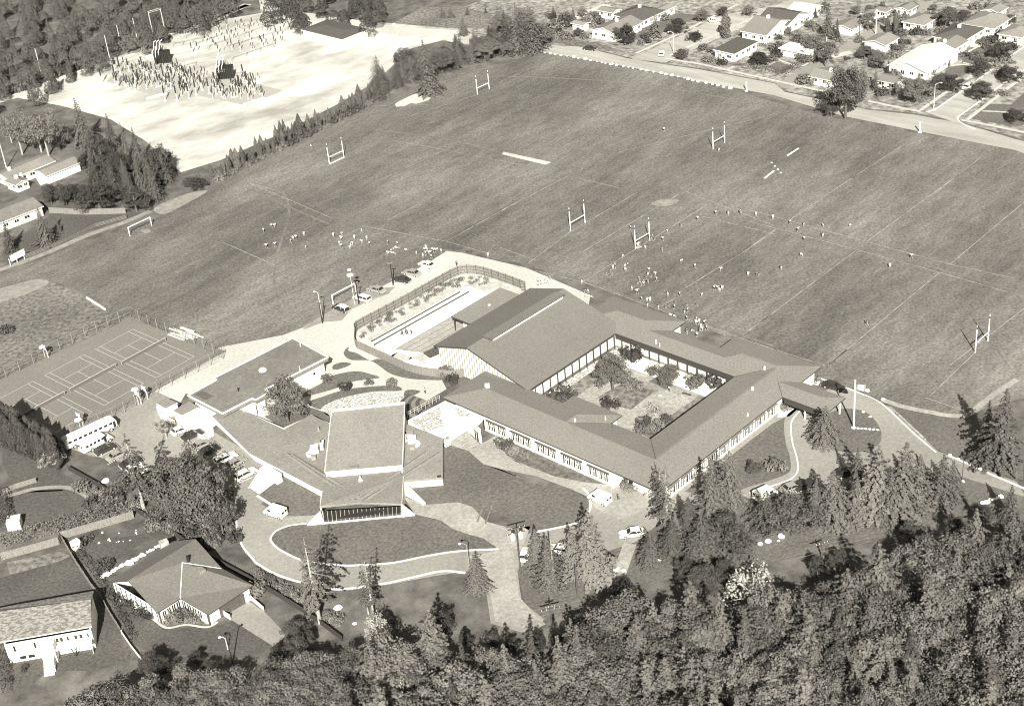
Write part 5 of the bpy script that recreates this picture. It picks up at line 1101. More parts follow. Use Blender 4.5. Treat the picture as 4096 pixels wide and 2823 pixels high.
# ================================================================ control building of the substation
house('windowless white control building with a dark hipped roof beside the substation', (455, 258, 800, 325, 985, 245, 590, 190), 'a2', 3.6, 'hip', 'roofdark', 'white', .12, ang=math.radians(44), nwin=0, name='control_building')
# ================================================================ suburb
R_D, R_G, R_L, R_W = 'roofdark', 'roof', 'rooflight', 'roofwhite'
for i_, a_ in enumerate((
 ('white bungalow with grey roof at the top edge left of the big dark-roofed house', (840, 92, 870, 60, 1005, 75, 965, 105), 'a3', 2.7, 'gable', R_G),
 ('wide dark-roofed white house with a pale chimney behind the grey-gabled house', (1045, 148, 1070, 75, 1330, 70, 1230, 165), 'a3', 2.8, 'hip', R_D),
 ('grey-roofed house with a white front wall and chimney on the left street corner', (800, 262, 975, 295, 1190, 180, 960, 160), 'a3', 2.8, 'gable', R_G),
 ('white house with gabled roof at the top edge right of the dark-roofed house', (1240, 120, 1330, 60, 1480, 50, 1400, 90), 'a3', 2.7, 'gable', R_L),
 ('flat dark-roofed white house on the corner plot behind a clipped hedge', (1800, 420, 1960, 455, 2175, 348, 1990, 315), 'a3', 3.0, 'flat', R_D),
 ('white gabled house with mid-grey roof behind the flat-roofed corner house', (10, 228, 135, 300, 330, 205, 180, 130), 'a4', 3.0, 'gable', R_G),
 ('dark-roofed white house with a pale lean-to behind the white gabled house', (140, 130, 320, 222, 480, 130, 370, 85), 'a4', 3.0, 'gable', R_D),
 ('large white-roofed house cut by the top edge', (320, 90, 480, 120, 600, 60, 450, 20), 'a4', 3.0, 'gable', R_W),
 ('pale grey-roofed bungalow among trees with a white porch', (1290, 185, 1430, 205, 1560, 165, 1420, 105), 'a4', 2.7, 'hip', R_L),
 ('large dark hip-roofed house behind the pair of pale corner houses', (1560, 290, 1790, 350, 1950, 260, 1740, 195), 'a4', 2.9, 'hip', R_D),
 ('grey gabled house joined behind the brilliant white-roofed house', (1500, 390, 1640, 470, 1800, 370, 1660, 310), 'a4', 2.9, 'gable', R_G),
 ('brilliant white-roofed house beside the round street trees', (1200, 520, 1490, 610, 1640, 480, 1550, 395), 'a4', 3.0, 'gable', R_W),
 ('light grey hip-roofed house near the top right corner with long white wall', (1830, 185, 2060, 245, 2165, 140, 1960, 90), 'a4', 2.9, 'hip', R_L),
 ('grey-roofed house cut by the right edge beside round shrubs', (2110, 270, 2240, 310, 2400, 250, 2230, 200), 'a4', 2.8, 'hip', R_L),
 ('pale-roofed house at the roadside left of the large lone tree', (500, 640, 740, 690, 830, 650, 620, 570), 'a4', 2.6, 'gable', R_L),
 ('low grey-roofed house partly hidden between the lone tree and the white-roofed house', (1110, 682, 1245, 705, 1290, 650, 1150, 615), 'a4', 2.6, 'gable', R_G),
 ('upper house with white gable at the top right corner', (1950, 90, 2080, 110, 2170, 70, 2040, 40), 'a4', 3.2, 'gable', R_L),
 ('small white house with grey roof among trees near the top centre of the suburb', (950, 120, 1020, 130, 1070, 95, 1000, 80), 'a4', 2.6, 'gable', R_G),
 ('white-walled house with flat pale roof beside the tall pole at the top', (1060, 80, 1150, 105, 1190, 80, 1110, 60), 'a4', 2.6, 'flat', R_L),
 ('grey-roofed house with small white tower behind trees at the top right', (1240, 60, 1330, 90, 1400, 60, 1320, 30), 'a4', 2.6, 'gable', R_G))):
    house(a_[0], a_[1], a_[2], a_[3], a_[4], a_[5], 'white', .3 if a_[4] != 'flat' else .1, chim=(.5 if i_ in (1, 2, 5, 9, 10, 14) else 0), flip=(i_ in (5, 6, 7)), seed=i_)
for a_ in (('small pale-roofed garage behind the shrubs of the left corner garden', (610, 200, 700, 215, 760, 190, 650, 170), 'a3', R_L), ('grey-roofed garage with dark open front beside the alley', (1015, 362, 1150, 385, 1245, 310, 1070, 285), 'a4', R_L),
           ('long low carport with white roof at the end of the hedged garden', (245, 410, 540, 460, 570, 400, 330, 365), 'a4', R_W), ('grey garage with white wall beside the alley and the tall dark hedge', (770, 235, 870, 250, 930, 190, 800, 160), 'a4', R_G)):
    house(a_[0], a_[1], a_[2], 2.4, 'flat' if 'carport' in a_[0] else 'gable', a_[3], 'offwhite', .25, name='carport' if 'carport' in a_[0] else 'garage')
# ================================================================ substation
tr_i = 0
for (x, y, lab) in ((1370, 520, 'left'), (1900, 650, 'right')):
    b = G('a1', x, y); t = thing('power_transformer', 'large dark power transformer with three curved white pipes, %s of the pair in the substation' % lab, 'transformer', b)
    mb = MB(); mb.prism([(b.x+a, b.y+c_) for a, c_ in ((-3.2, -2), (3.6, -2.6), (3.4, 2.5), (-2.6, 2.5))], 0, 4.2); mb.build('tank', 'dark', t)
    for k in range(9): mb = MB(); mb.box((b.x+3.6-k*.75, b.y-2.9, 2.2), (.12, 1.0, 3.9)); mb.build('radiator', 'dark', t)
    mb = MB(); mb.tube((b.x-3.2, b.y+1.6, 5.4), (b.x+.8, b.y+1.6, 5.4), .9, n=12); mb.build('conservator', 'metal', t)
    for k in range(3):
        mb = MB(); x0 = b.x-3.6+k*1.3; ps = [(x0, b.y-2.4, 2.6), (x0+.2, b.y-2.0, 4.8), (x0+.9, b.y-1.0, 6.0), (x0+1.2, b.y+.4, 8.2), (x0+2.2, b.y+1.2, 8.6)]
        for i in range(4): mb.tube(ps[i], ps[i+1], .14, n=6)
        mb.build('pipe', 'white', t)
    for k in range(8):
        mb = MB(); x0 = b.x-1.5+k*.6; mb.tube((x0, b.y+.3*(k % 3), 4.2), (x0+.1, b.y+.3*(k % 3), 7.0-.2*k), .16, .08, 6); mb.build('bushing', 'dark', t)
    t.scale = (.82, .82, .9)
t = thing('insulator_post', 'insulator', 'insulator'); mb = MB(); mb.tube((0, 0, 0), (0, 0, 1.5), .07, n=5); mb.tube((0, 0, 0), (0, 0, .2), .3, n=5); mb.build('stand', 'palemetal', t)
mb = MB(); mb.lathe((0, 0, 1.5), [(.09, 0), (.17, .1), (.1, .3), (.18, .5), (.1, .7), (.18, .9), (.1, 1.1), (.17, 1.3), (.07, 1.6)], 6); mb.build('insulator', 'dark', t); ip = Proto(t)
rs = random.Random(5)
for k in range(190):
    if k < 95: x = rs.uniform(960, 1560); y = rs.uniform(560, 760) + (x-1100)*.05
    else: x = rs.uniform(1500, 2220); y = rs.uniform(640, 830) + (x-1800)*.06
    if (abs(x-1370) < 130 and y < 560) or (abs(x-1900) < 130 and y < 690): continue
    p = G('a1', x, y); ip.place(p, rs.uniform(0, 3), rs.uniform(.8, 1.7), 'dark ribbed insulator on a pale stand in the crowd of substation gear', 'insulators of the substation')
for (x, y) in ((860, 700), (990, 740), (1390, 850), (1490, 850), (1590, 830), (1650, 800), (1530, 770), (1700, 760), (1760, 790)):
    ip.place(G('a1', x, y), 0, 1.8, 'tall dark insulator leaning in the outer row at the edge of the gravel apron', 'outer insulators of the substation')
def gantry(label, a, b, h, n=2, m='palemetal'):
    t = thing('gantry', label, 'gantry', (a+b)/2); d = (b-a).normalized()
    for k in range(n):
        q = a.lerp(b, k/(n-1))
        mb = MB(); s = Vector((-d.y, d.x, 0))*.4
        for o_ in (-s, s): mb.tube(q+o_, q+o_*.4+Vector((0, 0, h)), .06, n=4)
        for j in range(5): mb.tube(q+(s if j % 2 else -s)*(1-.12*j)+Vector((0, 0, h*j/5)), q+(-s if j % 2 else s)*(1-.12*j)+Vector((0, 0, h*(j+1)/5)), .035, n=4)
        mb.build('column', m, t)
    mb = MB()
    for o_ in (Vector((0, 0, h)), Vector((0, 0, h-.6))): mb.tube(a+o_, b+o_, .06, n=4)
    ln = (b-a).length; kk = max(3, int(ln/1.2))
    for j in range(kk): mb.tube(a.lerp(b, j/kk)+Vector((0, 0, h if j % 2 else h-.6)), a.lerp(b, (j+1)/kk)+Vector((0, 0, h-.6 if j % 2 else h)), .035, n=4)
    mb.build('truss', m, t); return t
gantry('tall twin-leg dead-end gantry standing behind the left transformer', G('a1', 1300, 360), G('a1', 1400, 330), 12, 2)
for k, (x0, y0, x1, y1) in enumerate(((960, 580, 1280, 470), (950, 640, 1230, 540), (1450, 400, 1700, 350), (1560, 330, 1900, 210), (1640, 400, 2080, 240), (1750, 420, 2200, 260), (1880, 430, 2310, 300), (1950, 520, 2300, 400), (1400, 620, 1640, 560), (1700, 700, 2050, 640), (1000, 690, 1250, 640))):
    gantry('low lattice busbar gantry in the pale switchyard, row %s from the left' % ('first second third fourth fifth sixth seventh eighth ninth tenth eleventh'.split()[k]), G('a1', x0, y0), G('a1', x1, y1), 3.4 if k not in (0, 1) else 2.6, 4, 'metal')
gantry('tall pale gantry by the trees at the top of the switchyard', G('a2', 105, 130), G('a2', 180, 145), 6, 4)
for k in range(60):
    x = rs.uniform(1600, 2450); y = 340-(x-1600)*.12+rs.uniform(-70, 150)-max(0, (x-2200))*.1
    ip.place(G('a1', x, y), 0, rs.uniform(.8, 1.4), 'small dark switch insulator among the rear busbar rows', 'switch insulators of the rear rows')
mb = MB(); a = G('a1', 1230, 835); b = G('a1', 1400, 790); mb.beam(Vector((a.x, a.y, .5)), Vector((b.x, b.y, .5)), 1, .5); solo(mb.build('concrete_plinth', 'white', label='white concrete plinth at the front of the left switchgear group', cat='plinth'), a)
mb = MB(); a = G('a1', 2050, 885); b = G('a1', 2220, 830); mb.beam(Vector((a.x, a.y, .5)), Vector((b.x, b.y, .5)), 1, .5); solo(mb.build('concrete_plinth', 'white', label='white concrete plinth at the front of the right switchgear group', cat='plinth'), a)
for k, (x, y, yt, lab) in enumerate(((355, 650, 410, 'pale pole at the forest edge nearest the left border'), (1000, 308, 215, 'short pale pole in front of the forest'), (1150, 318, 155, 'pale pole before the forest left of the dead-end gantry'), (940, 570, 300, 'slim pale pole standing at the left end of the switchgear'), (55, 1415, 1180, 'pale pole at the left edge beside the low houses'))):
    b = G('a1', x, y); utility_pole(lab, b, height(b, 'a1', x, yt), arms=(), m='palemetal')
# ================================================================ tree prototypes
BL = [broadleaf(s, 'leafmid', w=w_, clumps=c_, gaps=.14) for s, w_, c_ in ((1, 3.5, 54), (2, 3.9, 62), (3, 3.2, 50), (4, 3.7, 58), (41, 3.4, 56))]
BD = [broadleaf(s, 'leafdark', w=3.6, clumps=44, base=.14, name='evergreen_tree') for s in (11, 12)]
BM = [broadleaf(s, 'leafshade', w=3.6, clumps=46, gaps=.12, base=.16) for s in (13, 14)]
BP = [broadleaf(21, 'leafpale', w=2.9, clumps=46, per=34, leaf=.30, gaps=.12, bark='palebark', name='pale_leaved_tree')]
BG = [broadleaf(31, 'leafmid', w=3.2, clumps=30, per=60, gaps=.25, bark='palebark', name='open_crowned_tree', tr=.16)]
FM = [conifer(s, 'leaffm', w=3.1, h=12, name='fir_tree', dens=1.1, levels=l_, power=p_) for s, l_, p_ in ((5, 20, .6), (6, 24, .85), (26, 18, .5))]
FD = [conifer(s, 'leaffir', w=2.7, h=12, name='fir_tree', dens=1.0) for s in (7, 8, 17)]
FL = [conifer(s, 'leaflight', w=3.3, h=12, name='spreading_conifer', levels=17, droop=.1, dens=1.5, power=.75) for s in (9, 19)]
FS = [conifer(s, 'leaffir', w=1.9, h=14, name='sparse_fir_tree', levels=17, base=.28, sparse=.55, droop=.5, bark='palebark', power=.5) for s in (14, 15)]
PO = [poplar(s, 'leaffir') for s in (1, 2)]
SH = [shrub(1), shrub(2, 'leafdark'), shrub(3, 'leaflight')]
FLW = shrub(5, 'leafpale', 200, .2, name='flowering_bush')
rs = random.Random(11)
def plant(kinds, c, x, y, yt=None, xt=None, hh=None, w_=1.0, label=None, group=None, unit=10.0):
    """stand a tree at the foot seen at x,y; yt = where its top is seen"""
    b = G(c, x, y); h = hh or height(b, c, x, yt); p = rs.choice(kinds); s = h/unit
    return p.place(b, rs.uniform(0, 6.28), (s*w_, s*w_, s), label, group)
def top_plant(kinds, c, x, yt, h, w_=1.0, label=None, group=None, unit=10.0):
    """a tree whose top is seen at x,yt"""
    p = G(c, x, yt, h*.96); p.z = 0; s = h/unit; return rs.choice(kinds).place(p, rs.uniform(0, 6.28), (s*w_, s*w_, s), label, group)
# ---- the wood across the bottom right (overview pixels)
def edge_y(x):
    pts = [(90, 1560), (330, 1500), (420, 1478), (560, 1500), (640, 1470), (700, 1440), (790, 1440), (870, 1412), (960, 1410), (1020, 1440), (1100, 1440), (1180, 1420), (1290, 1390), (1360, 1345), (1430, 1300), (1560, 1300), (1640, 1310), (1760, 1300), (1880, 1268), (1960, 1225), (2060, 1190), (2160, 1160), (2300, 1120), (2400, 1100)]
    for (a, b), (c_, d_) in zip(pts, pts[1:]):
        if a <= x <= c_: return b+(d_-b)*(x-a)/(c_-a)
    return 1600 if x < 90 else 1100
cand = []; y_ = 1105; 
while y_ < 1790:
    x_ = 60+rs.uniform(0, 30)
    while x_ < 2400:
        xx, yy = x_+rs.uniform(-22, 22), y_+rs.uniform(-15, 15)
        if yy > edge_y(xx)+20: cand.append((xx, yy))
        x_ += rs.uniform(54, 68)
    y_ += 37
wood = Vector((0, 0, 0))
for xx, yy in cand:
    if yy > 1700 and rs.random() < .4: continue
    r = rs.random(); k = rs.random()
    if xx < 760:
        top_plant(BL, 'O', xx, yy, rs.uniform(8, 10), 1.15, 'grey leafy tree massed below the two gardens at the bottom left', 'trees massed at the bottom left')
    elif r < .27: top_plant(FL+FM+FD, 'O', xx, yy-rs.uniform(0, 16), rs.uniform(12, 17), rs.uniform(1.0, 1.35), 'broad conifer rising among the leafy trees of the dense wood at the bottom right', 'conifers in the bottom wood', 12.0)
    elif r < .30: top_plant(BP, 'O', xx, yy, rs.uniform(9, 12), 1.0, 'silvery-leaved tree among darker trees in the bottom wood', 'silvery trees in the bottom wood')
    else: top_plant(BL+BL+BM, 'O', xx, yy, rs.uniform(8.5, 14.5), rs.uniform(.85, 1.15), 'leafy tree merged in the unbroken canopy of the dense wood along the bottom', 'leafy trees of the bottom wood')
# edge specials
top_plant(BP, 'O', 845, 1375, 10, .75, 'pale silvery tree standing out at the left edge of the bottom wood'); top_plant(BP, 'O', 1700, 1275, 13, 1.2, 'tall tree with glittering pale leaves at the upper edge of the bottom wood')
top_plant(BP, 'O', 950, 1560, 6, .8, 'small bright tree at the bottom edge of the photograph'); top_plant(FL, 'O', 970, 1385, 15, 1.25, 'wide drooping conifer at the left front of the bottom wood', None, 12.0)
top_plant(FL, 'O', 1460, 1500, 14, 1.1, 'star-shaped pale conifer seen from above in the bottom wood', None, 12.0)
top_plant(BD, 'O', 1000, 1375, 7, .7, 'dark shadowed tree at the notch of the bottom wood'); top_plant(BD, 'O', 665, 1360+70, 7, .8, 'dark bushy tree behind the lamp-lit lawn corner')
for k, (x, y, h) in enumerate(((330, 1470, 6), (350, 1480, 6), (440, 1470, 4), (470, 1490, 4), (660, 1400, 6), (690, 1425, 5), (625, 1455, 5))):
    top_plant(BD, 'O', x, y, h, .9, 'dark bushy tree at the foot of the lawn by the lamp posts', 'dark bushes under the L-shaped house lawn')
for k, (x, y, h) in enumerate(((1050, 1425, 4), (1110, 1428, 4), (1160, 1440, 4), (1210, 1430, 5), (1270, 1420, 5), (1310, 1385, 6), (1350, 1370, 6), (1410, 1310, 7), (1590, 1275, 8), (1640, 1265, 7), (1850, 1255, 5), (1900, 1240, 5), (1570, 1195+75, 6), (2160, 1165, 6), (2060, 1175, 5), (1545, 1262, 5))):
    top_plant(BD, 'O', x, y, h, .9, 'dark shaded tree along the upper edge of the bottom wood', 'dark edge trees of the bottom wood')
# ---- row of conifers and trees between the road and the school (c4/c3/d3)
for c, x, y, yt, w_, K, lab in (
 ('c3', 1780, 1420, 905, 1.0, FD, 'dark fir in front of the window wall, beside the bare-topped fir'), ('c3', 1930, 1300, 850, .9, FM, 'slender lighter fir right of the dark fir at the window wall'),
 ('c3', 1590, 1600, 1270, 1.4, BM+FM, 'broad leafy tree below the corner of the school roof'), ('c3', 1850, 1700, 1330, 1.3, BM+FM, 'leafy tree in the row below the dark fir'), ('c3', 1480, 1650, 1380, 1.0, BM+FM, 'round leafy tree beside the open bare-branched firs'),
 ('c4', 150, 1500, 1180, 1.2, BM+FM, 'leafy tree at the left end of the row beside the white van'), ('c4', 370, 1560, 1160, 1.3, BM+FM, 'rounded tree below the parked cars at the flag loop'), ('c4', 560, 1430, 1050, 1.0, FD, 'dark fir left of the black car at the loop'),
 ('c4', 700, 1440, 1020, 1.2, BM+FM, 'broad pale-trunked tree under the black car'), ('c4', 900, 1240, 800, .9, FD, 'dark pointed fir touching the grass island'), ('c4', 1070, 1400, 780, 1.0, FL, 'tall feathery conifer second in the row right of the pointed fir'),
 ('c4', 900, 1430, 1080, 1.2, BM+FM, 'round tree in front of the dark pointed fir'), ('c4', 1290, 1400, 755, 1.05, FL, 'tallest feathery conifer in the middle of the loop row'), ('c4', 1180, 1420, 1030, 1.2, BM+FM, 'leafy tree between the two feathery conifers'),
 ('c4', 1420, 1310, 850, 1.0, FM, 'conifer right of the tallest feathery conifer'), ('c4', 1610, 1290, 850, 1.1, FD, 'broad dark conifer at the right end of the loop row'), ('c4', 1700, 1250, 900, .9, FM, 'lighter conifer beside the road lamp'),
 ('c4', 640, 770, 440, 1.35, FM, 'shaggy conifer growing on the grass island beside the entrance canopy'), ('c4', 2110, 970, 330, .95, FM, 'big drooping conifer at the right edge beside the gravel track'), ('c4', 1990, 800, 420, .75, FD, 'dark conifer left of the big drooping conifer at the right edge'),
 ('c4', 1960, 1450, 1290, 1.1, BD, 'dark bush-like tree near the garden rocks at the right'), ('c4', 2180, 1450, 1130, 1.0, FD, 'dark conifer cut by the right edge below the road'), ('c4', 50, 1040, 870, 1.0, BM+FM, 'small leafy tree on the lawn left of the clipped bush'),
 ('d3', 780, 520, -60, 1.0, FL, 'tall rounded conifer with a long bare trunk by the driveway'), ('d3', 320, 430, 110, 1.1, FM, 'bushy conifer beside the transformer pole'), ('d3', 420, 600, 230, 1.0, BM+FM, 'leafy tree right of the twin-armed pole'),
 ('d3', 620, 480, 100, 1.0, FL, 'light conifer left of the tall rounded conifer'), ('d3', 1270, 400, 150, 1.2, BM+FM, 'rounded tree on the verge above the bottom wood'), ('d3', 1700, 350, 30, 1.4, BM+FM, 'wide tree group member over the rocks by the track'),
 ('d3', 1450, 330, 60, 1.2, BM+FM, 'leafy tree beside the bare double fir trunks'), ('d3', 2000, 300, 20, 1.1, BM+FM, 'leafy tree with visible pale trunk above the white rock'), ('d2', 1910, 610, 335, 1.0, FM, 'small dense conical tree at the fork of the drive'),
 ('d2', 1150, 940, 800, 1.0, BD, 'small dark tree on the slope below the loop drive')):
    u_ = 12.0 if K in (FM, FD, FL) else 11.0
    plant(K, c, x, y, yt+(30 if c == 'c4' and x < 1900 else 0), w_=w_*1.22, label=lab, unit=u_)
for c, x, y, yt, w_, lab in (('c3', 1360, 1490, 990, .9, 'dark ragged sparse fir crossing the corner of the school roof'), ('c3', 1415, 1590, 980, .8, 'pale bare-trunked sparse fir beside the ragged fir at the roof corner'),
 ('d2', 590, 900, 170, 1.1, 'tall ragged fir with a long trunk before the grass island'), ('d2', 545, 760, 270, .8, 'thin fir standing against the tall ragged fir'), ('d2', 1040, 840, 345, .9, 'thin twin-stemmed fir below the loop drive'), ('d2', 995, 820, 420, .8, 'slim companion of the twin-stemmed fir below the loop drive'),
 ('c1', 1210, 1340, 710, 1.25, 'tall sparse fir with a leaning pale trunk in front of the parking yard')):
    plant(FS, c, x, y, yt, w_=w_*1.2, label=lab, unit=14.0)
# ---- big leafy trees over the parking yard
for x, y, yt, w_, lab in ((1560, 1430, 850, .95, 'great leafy tree overhanging the parked cars, left half'), (1780, 1500, 920, .95, 'great leafy tree overhanging the parked cars, right half'), (1700, 1320, 740, .6, 'upper leafy tree between the parked estate cars and the yard'),
                          (1500, 1540, 1150, 1.0, 'lower leafy tree beneath the great tree at the parking yard'), (1880, 1560, 1200, .8, 'leafy tree leaning over the bend of the drive')):
    plant(BM, 'c1', x, y, yt, w_=w_, label=lab)
plant(BG, 'c1', 1400, 740, 560, w_=1.0, label='small feathery tree at the corner of the paved yard'); plant(BP, 'c1', 470, 1000, 800, w_=1.3, label='silvery pale-leaved tree beside the parked bus tail')
PD_ = [poplar(s, 'leafdark', w=1.25, n=2600, leaf=.32, name='columnar_tree') for s in (5, 6)]
for k in range(26):
    f = k/25; x = 20+f*500; y = 780+f*210+(-45 if k % 2 else 25); plant(PD_, 'c1', x+rs.uniform(-15, 15), y, y-rs.uniform(310, 400)+f*90, w_=1.15, unit=9.0, label='dark leaning column-like tree in the dense row left of the bus', group='dark trees left of the bus')
plant(BG+BL, 'c2', 320, 610, 215, w_=1.0, label='open-crowned tree leaning over the classroom block roof edge')
# ---- left side conifers (a1, b1)
for x, y, yt, w_, K, lab in ((720, 1230, 830, 1.15, FD, 'tallest dark fir of the left group against the gravel yard'), (575, 1200, 955, .9, FD, 'pointed fir left of the tallest fir'), (960, 1260, 955, 1.0, FD, 'isolated-topped fir right of the tallest fir'),
   (1075, 1330, 1030, .7, FD, 'thin spire fir above the dense dark trees'), (1180, 1400, 1070, .9, FD, 'thin-topped fir at the left of the dense dark mass'), (1330, 1500, 1240, 1.3, BD, 'rounded dark tree at the right of the dense mass by the field')):
    plant(K, 'a1', x, y, yt, w_=w_, label=lab, unit=12.0 if K is FD else 10.0)
for k in range(30):
    x = rs.uniform(760, 1450); y = 1250+(x-760)*.12+rs.uniform(0, 330); plant(BD+FD, 'a1', x, y+60, y-rs.uniform(150, 200), w_=1.2, label='dark evergreen packed in the grove beside the pale goal end of the field', group='grove of dark evergreens left of the field', unit=10.5)
for x, y, yt in ((410, 1310, 860), (350, 1280, 900), (190, 1300, 900), (100, 1200, 920), (480, 1200, 1020), (60, 1090, 940)):
    plant(BG, 'a1', x, y, yt, w_=.9, label='open tree with pale bare trunk at the left edge by the gravel yard', group='pale-trunked trees at the left edge')
for k, (x, y, yt, lab) in enumerate(((1650, 130, -10, 'round dark bush standing alone at the field edge'), (850, 320, 20, 'dark tree at the end of the timber garden fence'), (1150, 310, 100, 'dark low tree at the sunny field corner'), (400, 590, 270, 'ragged dark conifer before the rendered wall'), (100, 640, 390, 'dark conifer at the left border beside the rendered house'), (500, 480, 390, 'low bushy tree beside the ragged conifer'))):
    plant(FD if 'conifer' in lab else BD, 'b1', x, y, yt, w_=1.5 if k in (0, 2, 5) else 1.2, label=lab, unit=12.0 if 'conifer' in lab else 10.0)
for k in range(9): plant(BD, 'b1', 430+k*70+rs.uniform(-20, 20), 230+rs.uniform(-30, 40), 60, w_=1.0, label='dark tree massed behind the timber garden fence', group='dark trees behind the garden fence')
# ---- row of slim trees along the field boundary
N_ = 58
for k in range(N_):
    f = k/(N_-1); X = (860*(1-f)+1480*f); Y = (718*(1-f)+405*f); hh = rs.choice((3.2, 4.4, 5, 5.6, 6.8))*rs.uniform(.85, 1.15)
    p = G('O', X/1.76857+rs.uniform(-6, 6), Y/1.76857+rs.uniform(-5, 5)); s = hh/9
    rs.choice(PO).place(p, rs.uniform(0, 6), (s*rs.uniform(.9, 1.9), s*rs.uniform(.9, 1.9), s), 'slim upright young tree in the long row between field and gravel yard', 'slim trees along the field boundary')
for k in range(26):
    f = rs.random(); X = (875*(1-f)+1490*f); Y = (722*(1-f)+412*f); rs.choice(SH).place(G('O', X/1.76857, Y/1.76857), 0, rs.uniform(1.2, 2.4), 'low bush at the feet of the slim boundary trees', 'bushes under the boundary row')
# ---- conifers at the upper field corner (a2)
for k in range(46):
    f = rs.random(); x = 1060+f*1250; y = 860-f*430+rs.uniform(-60, 10)-(140*rs.random()); K = rs.choice([FD, FM, BL, FM])
    plant(K, 'a2', x, y, y-rs.uniform(150, 250)*(1-.25*f), w_=1.25, label='tree in the dense belt behind the far corner of the field', group='belt of trees at the far field corner', unit=12.0 if K in (FD, FM) else 10.0)
plant(FD, 'a2', 1500, 790, 340, w_=1.1, label='tall layered fir in front of the belt at the far field corner', unit=12.0)
for x, y, yt in ((1800, 300, 130), (2120, 240, 60), (2200, 400, 140), (2290, 440, 90), (1620, 150, 45), (1690, 150, 40), (1830, 130, 40), (1980, 110, 50)):
    plant(FM+FD, 'a2', x, y, yt, w_=1.1, label='conifer scattered on the slope at the top centre', group='conifers on the top slope', unit=12.0)
for x, y, yt in ((60, 450, 120), (160, 430, 60), (280, 430, 100), (340, 400, 150), (20, 300, 60), (220, 250, 30)): plant(BL+FM, 'a3', x, y, yt, w_=1.2, label='large tree at the left end of the gravel street beyond the field', group='trees at the end of the gravel street', unit=11.0)
# ---- forest at top left: one far-off mass
def mass(name, label, cat, spots, m, per=420, leaf=.55):
    r_ = np.random.RandomState(len(spots)); q = []; tb = MB(); base = spots[0][0].copy()
    for p, h, cone in spots:
        o = np.array(p-base); w_ = h*(.25 if cone else .36)
        for i in range(per):
            if cone:
                f = r_.uniform(0, 1)**1.4; a = r_.uniform(0, 6.28); R = w_*(1-f)*r_.uniform(.7, 1.1)+.1; c = o+np.array([R*math.cos(a), R*math.sin(a), h*(.1+.9*f)]); n = np.array([math.cos(a)*.6, math.sin(a)*.6, .9])
            else:
                d = rnd(r_); d[2] = abs(d[2])*1.1-.3; k_ = 1+.25*math.sin(4*math.atan2(d[1], d[0])+h*9)*abs(d[2]-.4); c = o+np.array([d[0]*w_*k_, d[1]*w_*k_, h*.55+d[2]*h*.42])*1.0; n = d+np.array([0, 0, .4])
            q.append((c, n+r_.normal(size=3)*.5, leaf*r_.uniform(.6, 1.4)))
    o = leaves_obj(name, q, m, None); o.location = base; tag(o, label, cat, kind='stuff'); return o
sp = []
for k in range(280):
    x = rs.uniform(-40, 520); lim = 232-(x)*.43; y = rs.uniform(-75, lim-12)
    if y > 225: continue
    h = rs.uniform(6, 10); p = G('O', x, y, h*.96); p.z = 0; sp.append((p, h, rs.random() < .55))
mass('forest', 'dark unbroken forest covering the top left corner beyond the gravel track', 'forest', sp, 'leaffar', 900, .42)
sp = []
for k in range(40):
    x = rs.uniform(600, 860); y = rs.uniform(-50, 34+(x-600)*.10); h = rs.uniform(6, 9); p = G('O', x, y, h*.96); p.z = 0; sp.append((p, h, rs.random() < .3))
mass('forest', 'strip of dark woodland along the top edge behind the control building', 'forest', sp, 'leaffar', 900, .42)
for x, y, yt in ((1880, 160, 70), (1950, 150, 65)): plant(FD, 'a1', x, y, yt, w_=1.3, label='one of two dark firs at the top of the switchyard track', group='pair of firs by the switchyard track', unit=12.0)
for k in range(40):
    x = rs.uniform(20, 420); y = 225-(x*.42)+rs.uniform(-14, 6); rs.choice(SH).place(G('O', x, y), 0, rs.uniform(1.5, 3), 'low scrub bush between the forest and the gravel track', 'scrub along the forest edge')
